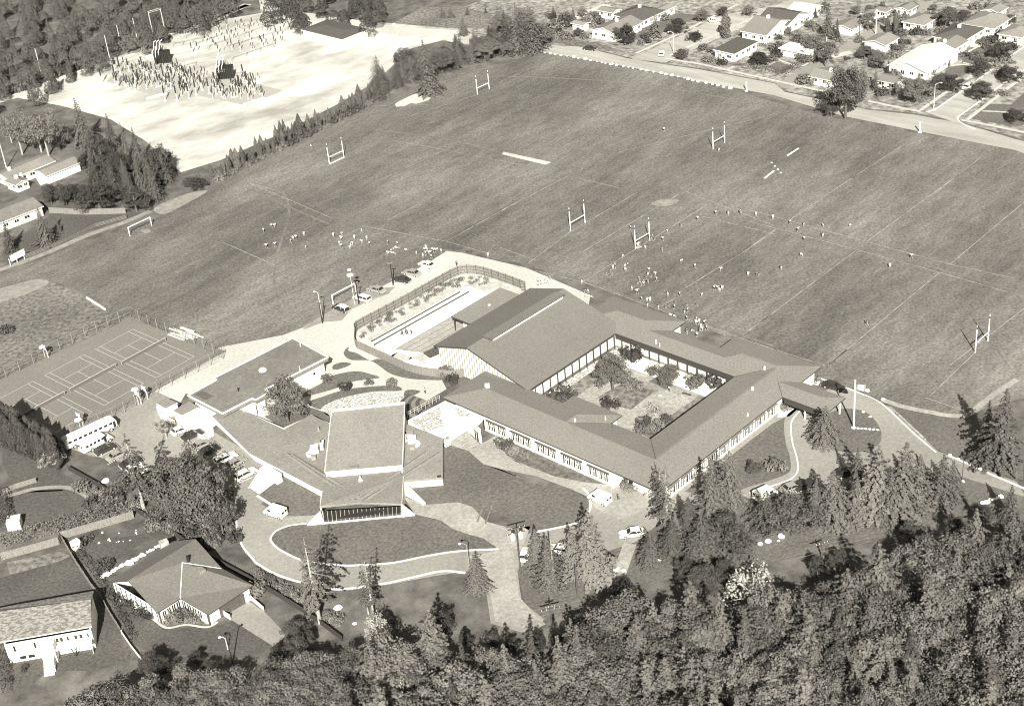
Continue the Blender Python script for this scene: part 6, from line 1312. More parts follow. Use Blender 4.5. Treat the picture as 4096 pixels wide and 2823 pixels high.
# ---- suburb trees
for c, x, y, yt, w_, K, lab in (
 ('a4', 810, 1000, 520, .88, BL, 'huge lone tree overhanging the road at the field edge'), ('a4', 940, 850, 570, .75, BL, 'right-hand crown joined to the huge lone tree'), ('a4', 1060, 760, 580, .9, FM, 'layered conifer right of the huge lone tree'), ('a4', 690, 980, 770, 1.0, BD, 'dark low crown at the left foot of the lone tree'),
 ('a3', 1050, 380, 195, 1.35, BD, 'dense dark conical tree before the grey-gabled corner house'), ('a3', 1310, 310, 110, 1.3, FL, 'spiky spreading conifer in the corner garden'), ('a3', 1490, 290, 140, 1.4, BD, 'round dark tree beside the street lamp on the left street'),
 ('a3', 1640, 360, 245, 1.3, BD, 'small round street tree on the verge'), ('a3', 1900, 320, 100, 1.2, PO, 'tall dense columnar tree behind the flat-roofed house'), ('a3', 1530, 500, 400, 1.5, BL, 'bush-like tree at the street corner by the parked car'), ('a3', 1870, 140, 45, 1.3, BD, 'dark tree at the top between the two streets'),
 ('a3', 1700, 190, 70, 1.3, BL, 'round tree among gardens at the top centre'), ('a3', 2090, 140, 40, 1.4, BL, 'tree beside the upper street near the top edge'), ('a3', 660, 310, 235, 1.6, BL, 'broad bush-tree before the small garage'), ('a3', 620, 180, 60, 1.3, FD, 'dark tree left of the top bungalow'), ('a3', 450, 130, 40, 1.3, FD, 'dark tree at the top left of the suburb'), ('a3', 690, 150, 60, 1.2, BL, 'leafy tree between garage and top bungalow'), ('a3', 800, 150, 90, 1.2, BL, 'bushy tree left of the white bungalow'),
 ('a3', 2180, 550, 430, 1.6, BD, 'round dark tree beside the flat-roofed corner house'), ('a3', 250, 420, 200, 1.3, BD, 'dark tree at the left end of the gravel street'), ('a3', 1430, 120, 70, 1.3, BL, 'leafy tree at the top between white houses'), ('a3', 1770, 450, 390, 1.3, BL, 'small shrubby tree left of the flat-roofed house'),
 ('a4', 660, 330, 50, 1.15, FD, 'massive dark conifer in the middle of the suburb'), ('a4', 740, 320, 150, 1.0, FD, 'dark conifer right of the massive one'), ('a4', 540, 460, 270, 1.2, BL, 'spreading tree at the end of the carport'), ('a4', 640, 560, 320, .9, BL, 'tree beside the alley mouth near the pale pole'), ('a4', 570, 520, 390, .7, PO, 'narrow dark cypress by the alley'),
 ('a4', 1000, 260, 90, 1.2, BL, 'spreading tree behind the alley garage'), ('a4', 1160, 280, 130, .9, PO, 'column-like tree by the pale bungalow'), ('a4', 1230, 280, 100, .8, PO, 'second column-like tree by the pale bungalow'), ('a4', 970, 500, 370, 1.4, BL, 'broad tree in the garden right of the alley'), ('a4', 1080, 560, 430, 1.2, BL, 'leafy tree in the garden behind the white-roofed house'),
 ('a4', 1280, 440, 360, 1.4, BL, 'low tree in the back garden right of the grey garage'), ('a4', 1170, 620, 500, 1.1, FD, 'dark conifer at the corner of the white-roofed house'), ('a4', 1650, 240, 60, 1.3, BL, 'big pale tree above the dark hip-roofed house'), ('a4', 1800, 190, 70, 1.3, BD, 'dark tree left of the light grey hip-roofed house'), ('a4', 1420, 740, 590, 1.1, FL, 'light conifer before the white-roofed house'),
 ('a4', 1370, 850, 640, 1.6, BL, 'wide leafy tree in the hedged corner garden'), ('a4', 1600, 760, 600, 1.2, BL, 'tree behind the street lamp on the corner'), ('a4', 1720, 780, 620, 1.5, BD, 'round dark street tree left of the white car'), ('a4', 1945, 640, 470, 1.4, BD, 'round dark street tree second from the corner'), ('a4', 2110, 500, 340, 1.4, BD, 'round dark street tree third from the corner'),
 ('a4', 1950, 850, 670, 1.5, BD, 'round dark street tree opposite the white car'), ('a4', 2190, 700, 530, 1.4, BD, 'round dark street tree at the right edge'), ('a4', 2240, 1030, 900, 1.6, BD, 'dark bushy tree cut by the right edge'), ('a4', 80, 555, 430, 1.6, BD, 'round dark tree inside the hedged corner plot'), ('a4', 510, 240, 165, 1.4, BL, 'round bush-tree behind the white lean-to'), ('a4', 560, 150, 60, 1.2, FD, 'dark conifer near the top by the white-roofed house'),
 ('a4', 1400, 80, 20, 1.3, BL, 'leafy tree at the top edge of the suburb'), ('a4', 900, 130, 40, 1.3, BL, 'leafy tree left of the tall pale pole'), ('a4', 2190, 220, 110, 1.2, BD, 'dark tree at the end wall of the top right house'), ('a4', 640, 90, 10, 1.2, BL, 'tree cut by the top edge in the middle of the suburb'), ('a4', 1120, 60, 10, 1.2, BL, 'tree cut by the top edge right of the tall pole'), ('a4', 1550, 100, 30, 1.3, BL, 'tree at the top edge left of the big pale tree')):
    u_ = 12.0 if K in (FM, FD, FL) else (9.0 if K is PO else 10.0); plant(K, c, x, y, yt, w_=w_*(1.6 if K is PO else 1), label=lab, unit=u_)
for k, (c, x, y, s) in enumerate((('a4', 470, 700, 3), ('a4', 610, 700, 2.6), ('a4', 540, 700, 2), ('a4', 200, 510, 2), ('a4', 1640, 555, 2), ('a4', 1220, 480, 2.4), ('a4', 1280, 300, 2.4), ('a4', 1380, 290, 2.4), ('a4', 1470, 290, 2.4), ('a4', 1950, 370, 1.8), ('a4', 2100, 300, 2.6), ('a4', 1730, 500, 1.5), ('a4', 1770, 480, 1.5), ('a4', 1820, 470, 1.6), ('a4', 2020, 340, 1.6), ('a4', 470, 520, 2.2),
   ('a3', 1230, 360, 2), ('a3', 1190, 370, 1.6), ('a3', 1390, 170, 2.4), ('a3', 820, 200, 3), ('a3', 760, 220, 2.6), ('a3', 1710, 420, 2), ('a3', 1860, 540, 2.4), ('a3', 1800, 520, 2), ('a3', 480, 250, 3.4), ('a3', 560, 225, 3), ('a4', 2150, 800, 1.8), ('a4', 1530, 800, 2), ('a4', 1100, 800, 2.4), ('a4', 1180, 790, 2.2), ('a3', 1740, 520, 2), ('a4', 1000, 720, 2.6))):
    SH[k % 3].place(G(c, x, y), 0, s, 'garden shrub among the houses of the suburb', 'shrubs in the suburb gardens')
for k, (c, x, y, s, lab) in enumerate((('c3', 500, 420, 3.4, 'dark round shrub in the west corner of the courtyard'), ('c3', 600, 395, 1.6, 'small dark shrub beside the round shrub in the courtyard corner'), ('c3', 1120, 60, 3.4, 'dark dense bush near the north corner of the courtyard'), ('c3', 1650, 300, 2.6, 'spiky shrub in the east corner of the courtyard'), ('c3', 1830, 290, 3.2, 'large dark bush hard against the east courtyard roof'),
   ('c3', 930, 480, 2.4, 'dark shrub by the courtyard roof projection'), ('c3', 1280, 540, 2.2, 'flowering bush bed in the lower courtyard'), ('c3', 1210, 620, 1.8, 'dark small shrub near the south courtyard corner'), ('c3', 1200, 690, 2, 'shrub in the south corner of the courtyard'), ('c3', 1320, 660, 2, 'leafy shrub on the south bed of the courtyard'), ('c3', 1400, 600, 1.6, 'low plant on the south-east bed of the courtyard'), ('c3', 1130, 330, 2.2, 'low bush right of the tall courtyard tree'),
   ('c4', 225, 1010, 2.4, 'clipped round bush on the lawn by the loop pavement'), ('c4', 540, 260, 1.6, 'planted pot shrub beside the entrance canopy roof'), ('c4', 310, 485, 1.8, 'leafy low planting at the inner corner of the entrance'), ('c3', 1090, 1160, 2.0, 'flower bed shrub beside the school side entrance'), ('c3', 100, 870, 1.8, 'pale round flower bed shrub below the classroom windows'), ('c3', 30, 820, 2.2, 'dark bush below the first classroom windows'), ('c3', 200, 900, 1.6, 'low bush right of the pale round shrub'),
   ('c2', 1710, 270, 2.0, 'dark planted tub shrub beside the fence end'), ('c2', 800, 330, 1.8, 'upright dark shrub on the garden lawn'), ('c2', 1195, 290, 1.5, 'small young conifer on the garden path, right one'), ('c2', 1000, 290, 1.2, 'small young conifer on the garden path, left one'), ('c2', 1640, 210, 2.0, 'shrub against the timber fence by the gymnasium'), ('c2', 1660, 790, 1.4, 'small bush at the foot of the wide steps'), ('c2', 640, 260, 1.6, 'shrub at the corner of the classroom block path'),
   ('d1', 990, 690, 1.9, 'first dark shrub along the battened house wall'), ('d1', 1090, 740, 1.9, 'second dark shrub along the battened house wall'), ('d1', 1190, 820, 2.0, 'third dark shrub along the battened house wall'), ('d1', 1240, 850, 1.5, 'fourth dark shrub along the battened house wall'), ('d1', 2170, 650, 2.4, 'rounded bush by the white garden wall'), ('d1', 710, 230, 1.8, 'dark shrub beside the small white garden shed'), ('d1', 880, 440, 2.0, 'dark shrub at the rockery end'), ('d1', 210, 1290, 1.0, 'small dark plant in the middle of the front lawn'), ('d1', 1430, 880, 1.6, 'flower bush in the curved bed, left'), ('d1', 1530, 860, 1.8, 'flower bush in the curved bed, middle'), ('d1', 1640, 870, 1.7, 'flower bush in the curved bed, right'),
   ('b1', 60, 1320, 2, 'rough bush on the meadow at the left edge'))):
    if k in (6,): FLW.place(G(c, x, y), 0, s, lab)
    else: SH[1 if 'dark' in lab else (2 if 'flower' in lab or 'pale' in lab else 0)].place(G(c, x, y), rs.uniform(0, 6), s, lab)
plant(BM, 'c3', 950, 350, -10, w_=.95, label='tall leafy tree in the middle of the courtyard'); plant(BM, 'c3', 1390, 280, 90, w_=1.5, label='wide low-branched tree on the square courtyard lawn')
# flowers in courtyard beds and pool-bank tufts
fb = shrub(8, 'leafpale', 150, .18, name='flower_clump')
for k in range(34):
    c, x, y = rs.choice((('c3', rs.uniform(1130, 1240), rs.uniform(80, 160)), ('c3', rs.uniform(1440, 1560), rs.uniform(450, 510)), ('c3', rs.uniform(1000, 1130), rs.uniform(400, 480)), ('c3', rs.uniform(1270, 1370), rs.uniform(520, 580)), ('c3', rs.uniform(850, 980), rs.uniform(390, 430))))
    fb.place(G(c, x, y), 0, rs.uniform(.35, .7), 'clump of pale flowers in a courtyard bed', 'flower clumps in the courtyard')
tf = shrub(9, 'leafmid', 140, .25, name='bank_tuft')
q0 = [(930, 1330), (1100, 1230), (1300, 1130), (1500, 1010), (1700, 900), (1850, 870), (2000, 900)]
for k in range(105):
    i = rs.randrange(6); f = rs.random(); x = q0[i][0]*(1-f)+q0[i+1][0]*f; y = q0[i][1]*(1-f)+q0[i+1][1]*f+rs.uniform(-25, 55)
    tf.place(G('b2', x, y), 0, rs.uniform(.45, .95), 'small dark tuft planted on the pale bank inside the curved fence', 'tufts on the pool bank')
for k in range(44):
    x = rs.uniform(600, 2000); y = 1020+(x-600)*.28+rs.uniform(0, 260)+(80 if x > 1300 else 0)
    if x > 1350 and x < 1960 and y < 1300: continue
    rs.choice(SH).place(G('c1', x, y), 0, rs.uniform(1.0, 2.6), 'bush in the rough planting between the parking yard and the gardens', 'bushes below the parking yard')
for k in range(26):
    f = rs.random(); x = 2150+f*700; y = 450+f*420+rs.uniform(0, 60); SH[rs.choice((0, 2))].place(G('d1', x, y), 0, rs.uniform(.7, 1.5), 'low bush on the rough slope between the dark fence and the drive', 'bushes on the drive slope')
for k in range(120):
    x = rs.uniform(200, 2240); y = rs.uniform(70, 640); c = 'a4'
    if y > 330+(x-200)*.16+150: continue
    SH[rs.choice((0, 0, 1, 2))].place(G(c, x, y), rs.uniform(0, 6), rs.uniform(1.0, 2.8), 'small bush in the crowded back gardens of the suburb', 'bushes in the back gardens')
for k in range(40):
    x = rs.uniform(400, 1250); y = rs.uniform(110, 330); SH[rs.choice((0, 1, 2))].place(G('a3', x, y), rs.uniform(0, 6), rs.uniform(1.0, 2.6), 'small bush in the gardens left of the side street', 'bushes left of the side street')
# hedges
hedge('clipped dark hedge wrapping the hedged corner plot in the suburb', P('a3', 1935, 545, 2150, 590, 2310, 625)+P('a4', 280, 635, 440, 545), 1.6, 1.9)
hedge('boxy hedge along the corner garden by the side street', P('a4', 1230, 830, 1400, 875, 1500, 815), 1.8, 1.8)
hedge('dark hedge behind the white gabled house', P('a4', 310, 300, 500, 340), 1.5, 2.0); hedge('hedge along the back of the carport garden', P('a4', 90, 385, 240, 420), 1.5, 1.6)
hedge('rough hedge above the timber garden fence at the left', P('d1', 0, 240, 300, 160, 520, 100, 800, 30, 1130, -40), 3.0, 1.6, 'leafmid', .35, 18)
hedge('rough hedge on the lower side of the left lawn', P('c1', 480, 1510, 800, 1430, 1150, 1350), 2.6, 1.5, 'leafmid', .35, 18)
hedge('ragged dark hedge in the shade of the garden boundary fence', P('d1', 640, 290, 760, 430, 870, 600, 960, 760, 1060, 900, 1130, 1060), .9, 1.2, 'leafdark', .3)
hedge('dark shrubbery band at the far left of the lawn', P('c1', 20, 1230, 40, 1400, 60, 1500), 2.0, 2.4, 'leafdark', .35)
hedge('dark bush border along the left edge of the front lawn', P('d1', 20, 1100, 50, 1300, 60, 1480), 1.4, 1.6, 'leafdark', .35)
# ================================================================ goals
def gl2(c, *p): return [G(c, p[i], p[i+1]) for i in (0, 2)]
for lab, c, p, top in (('white rugby goalposts nearest the right edge, casting a long shadow', 'b4', (1900, 1490, 2006, 1395), 1300), ('white rugby goalposts standing left of the players near midfield', 'b3', (593, 470, 714, 400), 308), ('white rugby goalposts with players gathered at their foot', 'b3', (1138, 620, 1257, 550), 460),
                       ('white rugby goalposts alone in the upper right of the field', 'a3', (1790, 1255, 1887, 1200), 1105), ('white rugby goalposts near the far tree belt', 'a2', (1911, 795, 2010, 750), 665), ('white rugby goalposts near the slim boundary trees', 'a2', (668, 1380, 790, 1325), 1238)):
    b1, b2 = gl2(c, *p); h = height(b1, c, p[0], top); rugby_post(lab, b1, b2, h, h*.41)
mb = MB(); b1, b2 = gl2('a2', 668, 1380, 790, 1325); mb.beam(b1+Vector((0, 0, .2)), b2+Vector((0, 0, .2)), .25, .2); solo(mb.build('ground_bar', 'white', label='white bar lying on the grass between the goalposts near the slim trees', cat='bar'), b1)
b1, b2 = gl2('b1', 1092, 512, 1275, 425); soccer_goal('white soccer goal at the far left corner of the field', b1, b2, height(b1, 'b1', 1092, 442))
b1, b2 = gl2('b2', 700, 1085, 890, 985); soccer_goal('white soccer goal standing behind the row of parked cars', b1, b2, height(b1, 'b2', 700, 1010))
b1, b2 = G('b1', 85, 770), G('b1', 210, 705); t = thing('scoreboard', 'white scoreboard on thin legs by the hedge at the left edge of the field', 'scoreboard', b1)
mb = MB(); d_ = (b2-b1).normalized(); q = (b1+b2)/2+d_*.6; mb.box((q.x, q.y, 2.0), (4.6, .25, 1.7), math.atan2(d_.y, d_.x)); mb.build('board', 'white', t)
for f in (.05, .5, .98): mb = MB(); q = b1.lerp(b2, f); mb.tube((q.x, q.y, 0), (q.x, q.y, 2.2), .09, n=6); mb.build('leg', 'white', t)
for k, (c, x, y, yt, lab) in enumerate((('a3', 2070, 765, 685, 'short white marker post at the road edge of the field, left one'), ('a4', 1435, 1112, 1025, 'short white marker post at the road edge of the field, right one'))):
    b = G(c, x, y); mb = MB(); mb.tube(b, b+Vector((0, 0, height(b, c, x, yt))), .22, .2, 8); mb.tube(b, b+Vector((0, 0, .15)), .6, .5, 8); solo(mb.build('marker_post', 'white', label=lab, cat='post'), b)
sheet('cricket_strip', P('a3', 15, 1300, 30, 1278, 430, 1365, 385, 1388), Z(4), 'gravel')
mb = MB(); a, b = gl2('b4', 130, 30, 210, -35); mb.beam(a+Vector((0, 0, .12)), b+Vector((0, 0, .12)), .5, .12); solo(mb.build('jump_board', 'white', label='long white strip lying on the grass in the upper right field', cat='strip'), a)
mk = rock(90, .38, 'white')
for k in range(12):
    mk.place(G('a4', 325+k*12.5, 1307-k*8) if k < 8 else G('a4', 190+(k-8)*26, 1370+(k-8)*28), 0, .8, 'small white marker stone in the dotted lines on the upper field', 'white marker stones on the field')
# ================================================================ tennis
A2 = UA
def tennis(label, tl, bl, tr, br):
    """corners: far/near ends of the two sidelines"""
    t = thing('tennis_court_lines', label, 'tennis court', (tl+br)/2); mb = MB(); z = Z(6)
    def ln(a, b, w_=.11):
        d = (b-a).normalized(); s = Vector((-d.y, d.x, 0))*w_/2; mb.add([(p.x, p.y, z) for p in (a-s, b-s, b+s, a+s)], [(0, 1, 2, 3)])
    W, Ln = 10.97, 23.77
    ex = (tr-tl); ey = (bl-tl); f = lambda w_, l_: tl+ex*(w_/W)+ey*(l_/Ln)
    ln(f(0, 0), f(W, 0)); ln(f(0, Ln), f(W, Ln)); ln(f(0, 0), f(0, Ln)); ln(f(W, 0), f(W, Ln)); ln(f(1.37, 0), f(1.37, Ln)); ln(f(W-1.37, 0), f(W-1.37, Ln))
    ln(f(1.37, 5.485), f(W-1.37, 5.485)); ln(f(1.37, Ln-5.485), f(W-1.37, Ln-5.485)); ln(f(W/2, 5.485), f(W/2, Ln-5.485))
    mb.build('lines', 'courtline', t)
    n0, n1 = f(-.9, Ln/2), f(W+.9, Ln/2)
    for q in (n0, n1): m_ = MB(); m_.tube((q.x, q.y, 0), (q.x, q.y, 1.1), .09, n=6); m_.build('net_post', 'metal', t)
    m_ = MB(); m_.beam(Vector((n0.x, n0.y, .95)), Vector((n1.x, n1.y, .95)), .04, .9); m_.build('net', 'mesh', t)
    m_ = MB(); m_.beam(Vector((n0.x, n0.y, 1.04)), Vector((n1.x, n1.y, 1.04)), .07, .09); m_.build('net_tape', 'courtline', t)
q1 = [G('b1', 803, 1465), G('c1', 1315, 235), G('b1', 1117, 1298), G('c1', 1630, 60)]
q2 = [G('c1', 375, 215), G('c1', 875, 468), G('c1', 705, 42), G('c1', 1215, 287)]
tr3, br3 = G('c1', 277, 265), G('c1', 775, 523); dx = (q2[0]-q2[2]).normalized()*10.97; q3 = [tr3+dx, br3+dx, tr3, br3]
tennis('white-lined tennis court farthest up toward the field fence', *q1); tennis('white-lined tennis court in the middle of the three', *q2); tennis('white-lined tennis court nearest the dark trees, cut by the left edge', *q3)
def chain(label, pts, h=3.0, step=3.6):
    pts = [Vector((p.x, p.y, 0)) for p in pts]; t = thing('chain_link_fence', label, 'fence', pts[0]); cnt = 0
    mb = MB()
    for i in range(len(pts)-1):
        for zz in (.05, h/2, h): mb.tube(pts[i]+Vector((0, 0, zz)), pts[i+1]+Vector((0, 0, zz)), .03, n=4)
    mb.build('rail', 'metal', t)
    mb = MB()      # open wire netting: crossing diagonal wires
    for i in range(len(pts)-1):
        a, b = pts[i], pts[i+1]; ln = (b-a).length; n = int(ln/.9)
        for k in range(n):
            p0, p1 = a.lerp(b, k/n), a.lerp(b, min(1, (k+2.2)/n)); mb.tube(p0, p1+Vector((0, 0, h)), .012, n=3, caps=False); mb.tube(p1, p0+Vector((0, 0, h)), .012, n=3, caps=False)
    mb.build('netting', 'mesh', t)
    for i in range(len(pts)-1):
        a, b = pts[i], pts[i+1]; n = max(1, int(round((b-a).length/step)))
        for k in range(n+(i == len(pts)-2)):
            q = a.lerp(b, k/n); mb = MB(); mb.tube(q, q+Vector((0, 0, h)), .06, n=5); mb.build('post', 'metal', t)
    return t
chain('chain-link fence along the field side of the tennis courts', P('b1', 1100, 1195, 1880, 1545)); chain('chain-link fence between the tennis courts and the service yard', P('b1', 1880, 1545)+P('c1', 1330, 360, 955, 585, 600, 720), 3.0)
chain('chain-link fence behind the tennis courts along the rough meadow', P('b1', 1100, 1195, 720, 1365, 400, 1530)+P('c1', 170, 180, -60, 300), 3.0)
for k, (c, x, y, ang, lab) in enumerate((('c1', 1190, 460, 0, 'basketball hoop with white board beside the bright light disc'), ('c1', 1245, 415, 0, 'basketball hoop with square white board right of the disc'), ('c1', 700, 640, 0, 'basketball hoop standing behind the school bus'), ('b1', 408, 1535, 0, 'basketball hoop at the meadow side of the courts'))):
    b = G(c, x, y); t = thing('basketball_hoop', lab, 'basketball hoop', b); mb = MB(); mb.tube(b, b+Vector((0, 0, 3.4)), .1, n=6); mb.build('pole', 'palemetal', t)
    mb = MB(); mb.box(b+Vector((-.3, -.6, 3.3)), (1.5, .1, 1.1), UA+PI/2); mb.build('backboard', 'white', t); mb = MB(); mb.tube(b+Vector((-.5, -.8, 3.0)), b+Vector((-.5, -.8, 3.06)), .24, n=8); mb.build('rim', 'dark', t)
for k, (c, x, y, yt, lab) in enumerate((('c1', 1190, 460, 325, 'tall lamp with a big white disc beside the tennis fence'), ('c1', 700, 650, 580, 'lamp with a white disc rising behind the bus'), ('b1', 405, 1530, 1440, 'lamp with a white disc on the meadow edge of the courts'), ('b2', 905, 1085, 835, 'slim lamp with two white discs behind the soccer goal'))):
    b = G(c, x-25, y); h = height(b, c, x-25, yt); t = thing('disc_lamp', lab, 'lamp', b); mb = MB(); mb.tube(b, b+Vector((0, 0, h-.2)), .08, .05, 6); mb.build('pole', 'palemetal', t)
    mb = MB(); mb.lathe(b+Vector((0, 0, h-.3)), [(.1, 0), (.85, .1), (.8, .3), (.1, .5)], 12); mb.build('shade', 'white', t)
    if k == 3: mb = MB(); mb.lathe(b+Vector((0, 0, h+1.1)), [(.1, 0), (.5, .1), (.45, .3), (.1, .5)], 12); mb.build('shade', 'white', t)
# timber pile and debris
rs = random.Random(3)
for k in range(13):
    a = G('b1', 1450+rs.uniform(-40, 120), 1290+rs.uniform(0, 70)); d = Vector((math.cos(-.75+rs.uniform(-.25, .25)), math.sin(-.75+rs.uniform(-.2, .2)), 0)); mb = MB()
    mb.beam(a+Vector((0, 0, .15+.07*k)), a+d*rs.uniform(3.5, 6.5)+Vector((0, 0, .15+.07*k)), .45, .12); solo(mb.build('plank', 'palewood', label='pale plank in the loose pile beside the tennis court fence', cat='plank', group='planks piled by the tennis fence'), a)
mb = MB(); a, b = gl2('b1', 730, 1035, 885, 1135); mb.beam(a+Vector((0, 0, .4)), b+Vector((0, 0, .4)), .5, .4); solo(mb.build('timber_beam', 'palewood', label='long pale beam lying on the meadow near the field corner', cat='beam'), a)
# ================================================================ vehicles
wagW, sedW, sedD, sedG, cmpW, wagW2 = car('wagon', 'carwhite'), car('sedan', 'carwhite'), car('sedan', 'cardark'), car('sedan', 'cargrey'), car('compact', 'carwhite'), car('wagon', 'cardark', 'carwhite')
vW = van('carwhite')
def vdir(c, x0, y0, x1, y1):
    a, b = G(c, x0, y0), G(c, x1, y1); return math.atan2((b-a).y, (b-a).x)
def park(pr, c, x0, y0, x1, y1, lab, grp=None, sc=1.0):
    """rear at x0,y0 and nose at x1,y1 on the ground"""
    a, b = G(c, x0, y0), G(c, x1, y1); pr.place((a+b)/2, math.atan2((b-a).y, (b-a).x), sc, lab, grp)
park(wagW2, 'b2', 815, 1155, 715, 1115, 'dark estate car with white roof, lowest of the row beside the pool road')
park(wagW, 'b2', 1010, 1070, 880, 1030, 'white estate car second in the row, in front of the soccer goal'); park(sedG, 'b2', 1130, 995, 1000, 960, 'grey saloon third in the row beside the pool road')
park(sedD, 'b2', 1335, 905, 1215, 885, 'dark low saloon beside the dark utility pole'); park(sedG, 'b2', 1420, 850, 1300, 825, 'dull grey saloon parked right of the dark low saloon'); park(sedW, 'b2', 1550, 790, 1430, 750, 'white saloon at the top of the row near the waiting group')
bp = (G('c1', 600, 815)+G('c1', 925, 665))/2
bus(12.2, 'long white school bus parked at the back of the parking yard', True, bp, vdir('c1', 575, 800, 900, 650), 9)
bus(7.2, 'short white minibus parked alongside the long school bus', False, (G('c1', 735, 845)+G('c1', 890, 770))/2, vdir('c1', 735, 845, 885, 765), 5)
park(sedD, 'c1', 820, 880, 960, 815, 'dark saloon parked next to the minibus'); park(sedG, 'c1', 930, 930, 1060, 865, 'grey saloon second from the minibus in the yard'); park(sedD, 'c1', 1040, 990, 1170, 930, 'dark saloon third from the minibus, by the sparse fir')
park(wagW, 'c1', 1810, 965, 1985, 885, 'white estate car with dark roof lines parked by the hall wing'); park(sedG, 'c1', 1910, 1005, 2040, 930, 'grey saloon between the two white estate cars by the hall wing'); park(wagW, 'c1', 1985, 1100, 2150, 1015, 'white estate car nearest the hall porch')
for k, (x, y, pr, lab) in enumerate(((1140, 1010, cmpW, 'white small car half hidden behind the sparse fir'), (1240, 1050, sedW, 'white saloon beneath the left side of the great tree'), (1250, 1150, sedD, 'dark saloon in the shade of the sparse fir'), (1350, 1180, sedG, 'grey saloon under the lower branches of the great tree'), (1420, 1230, cmpW, 'small white car under the great tree'), (1550, 1190, sedD, 'dark saloon under the middle of the great tree'),
      (1620, 730, sedD, 'dark saloon in the shaded bay beside the paved yard'), (1520, 690, cmpW, 'small white car in the shaded bay near the feathery tree'), (1700, 810, sedG, 'grey saloon in the bays under the upper leafy tree'), (1760, 860, sedD, 'dark saloon left of the first white estate car'), (1650, 1000, wagW, 'estate car hidden under the crown of the great tree'), (1180, 1120, sedW, 'white saloon at the edge of the yard by the fir trunk'), (1590, 960, sedD, 'dark saloon deep under the great tree'))):
    pr.place(G('c1', x, y), vdir('c1', 1810, 965, 1985, 885), 1, lab)
park(vW, 'c2', 300, 1410, 140, 1360, 'white delivery van parked at the bend of the drive before the hall'); park(vW, 'c3', 915, 1300, 765, 1235, 'white van with dark roof edge on the forecourt by the big lawn'); park(sedW, 'c3', 1195, 1545, 1035, 1565, 'white hatchback on the forecourt below the roof corner')
park(vW, 'c4', 55, 1270, 215, 1200, 'white camper van half hidden by trees beside the loop'); park(sedD, 'c4', 740, 1070, 880, 1030, 'black saloon parked beneath the dark fir at the loop'); park(sedG, 'c4', 310, 1190, 420, 1150, 'grey saloon behind the row trees right of the camper van'); park(sedD, 'c4', 410, 1175, 520, 1130, 'dark saloon right of the grey saloon at the loop')
park(sedD, 'c4', 620, 295, 800, 350, 'large dark car waiting beside the entrance canopy'); park(sedW, 'd3', 560, 310, 450, 290, 'white car glimpsed under the light conifer'); park(cmpW, 'd3', 200, 390, 230, 290, 'white car beside the transformer pole')
park(sedD, 'a3', 700, 415, 810, 430, 'dark car parked on the gravel street beyond the field'); park(cmpW, 'a3', 1350, 490, 1370, 440, 'light car at the mouth of the left side street'); park(cmpW, 'a3', 1770, 190, 1840, 180, 'pale car far up the left side street'); park(sedW, 'a4', 1790, 770, 1890, 710, 'white saloon parked at the kerb between round trees')
park(cmpW, 'a4', 1120, 760, 1210, 745, 'white car in front of the low grey-roofed house')
# ================================================================ people
PW = [person('stand', 'clothwhite', 'clothwhite'), person('run', 'clothwhite', 'clothdark'), person('wide', 'clothwhite', 'clothdark'), person('bend', 'clothwhite', 'clothwhite')]
PD = [person('stand', 'clothdark', 'clothwhite'), person('run', 'clothdark', 'clothgrey'), person('bend', 'clothdark', 'clothgrey')]
PT = person('sit', 'clothwhite', 'clothdark'); PLy = person('lie', 'clothwhite', 'clothwhite'); PA = person('stand', 'clothwhite', 'clothdark', longlegs=True); PB = person('run', 'clothdark', 'clothdark', longlegs=True)
rp = random.Random(21)
def folk(kind, c, pts, lab, grp, sc=1.0):
    for i in range(0, len(pts), 2): rp.choice(kind).place(G(c, pts[i], pts[i+1]), rp.uniform(0, 6.28), sc*rp.uniform(.93, 1.08), lab, grp)
folk(PW, 'b2', [117, 485, 185, 448, 205, 440, 345, 575, 368, 550, 390, 545, 455, 515, 470, 620, 213, 605, 140, 618], 'player in white in the loose group at the left of the near field', 'players in white, left group')
folk(PW, 'b2', [703, 525, 772, 545, 775, 505, 880, 545, 942, 485, 983, 550, 943, 575, 865, 592, 757, 585, 768, 615, 840, 625, 1008, 598, 850, 610, 765, 560], 'player in white in the scrummage group left of the parked cars', 'players in white, middle-left group')
folk(PW, 'b2', [1160, 585, 1240, 598], 'person in white standing beside the seated group', 'standing beside the seated group'); folk([PT], 'b2', [1150, 655, 1165, 660, 1185, 640, 1205, 665, 1210, 625, 1235, 620, 1190, 660, 1222, 615], 'seated child in white watching from the field edge', 'seated group left of the waiting crowd'); folk([PLy], 'b2', [1310, 628], 'person in white lying on the grass', None)
folk(PW+[PT], 'b2', [1470, 650, 1480, 622, 1500, 655, 1520, 672, 1545, 655, 1575, 640, 1490, 640, 1535, 650, 1505, 668, 1608, 655, 1560, 655, 1480, 680, 1525, 705, 1455, 695], 'person in white in the crowd at the corner beside the white saloon', 'crowd at the pool road corner')
folk(PD, 'b2', [1400, 670], 'person in dark clothes walking toward the corner crowd', None); folk([PW[0]], 'b2', [2000, 690], 'lone person in pale clothes near the field bench', None); folk([PB], 'b2', [1738, 768], 'person in dark clothes walking on the bright gravel', None)
folk([PB, PA], 'b2', [1278, 1352, 1310, 1335, 1322, 1348, 1357, 1342], 'person standing on the bright pool deck', 'people on the pool deck'); folk([PA], 'c2', [1472, 366], 'person in a white shirt walking across the sunny yard', None); folk([PA], 'c3', [1422, 350], 'person in a white shirt standing in the courtyard', None); folk([PB], 'c3', [995, 1262], 'dark-clad person standing on the forecourt beside the white van', None)
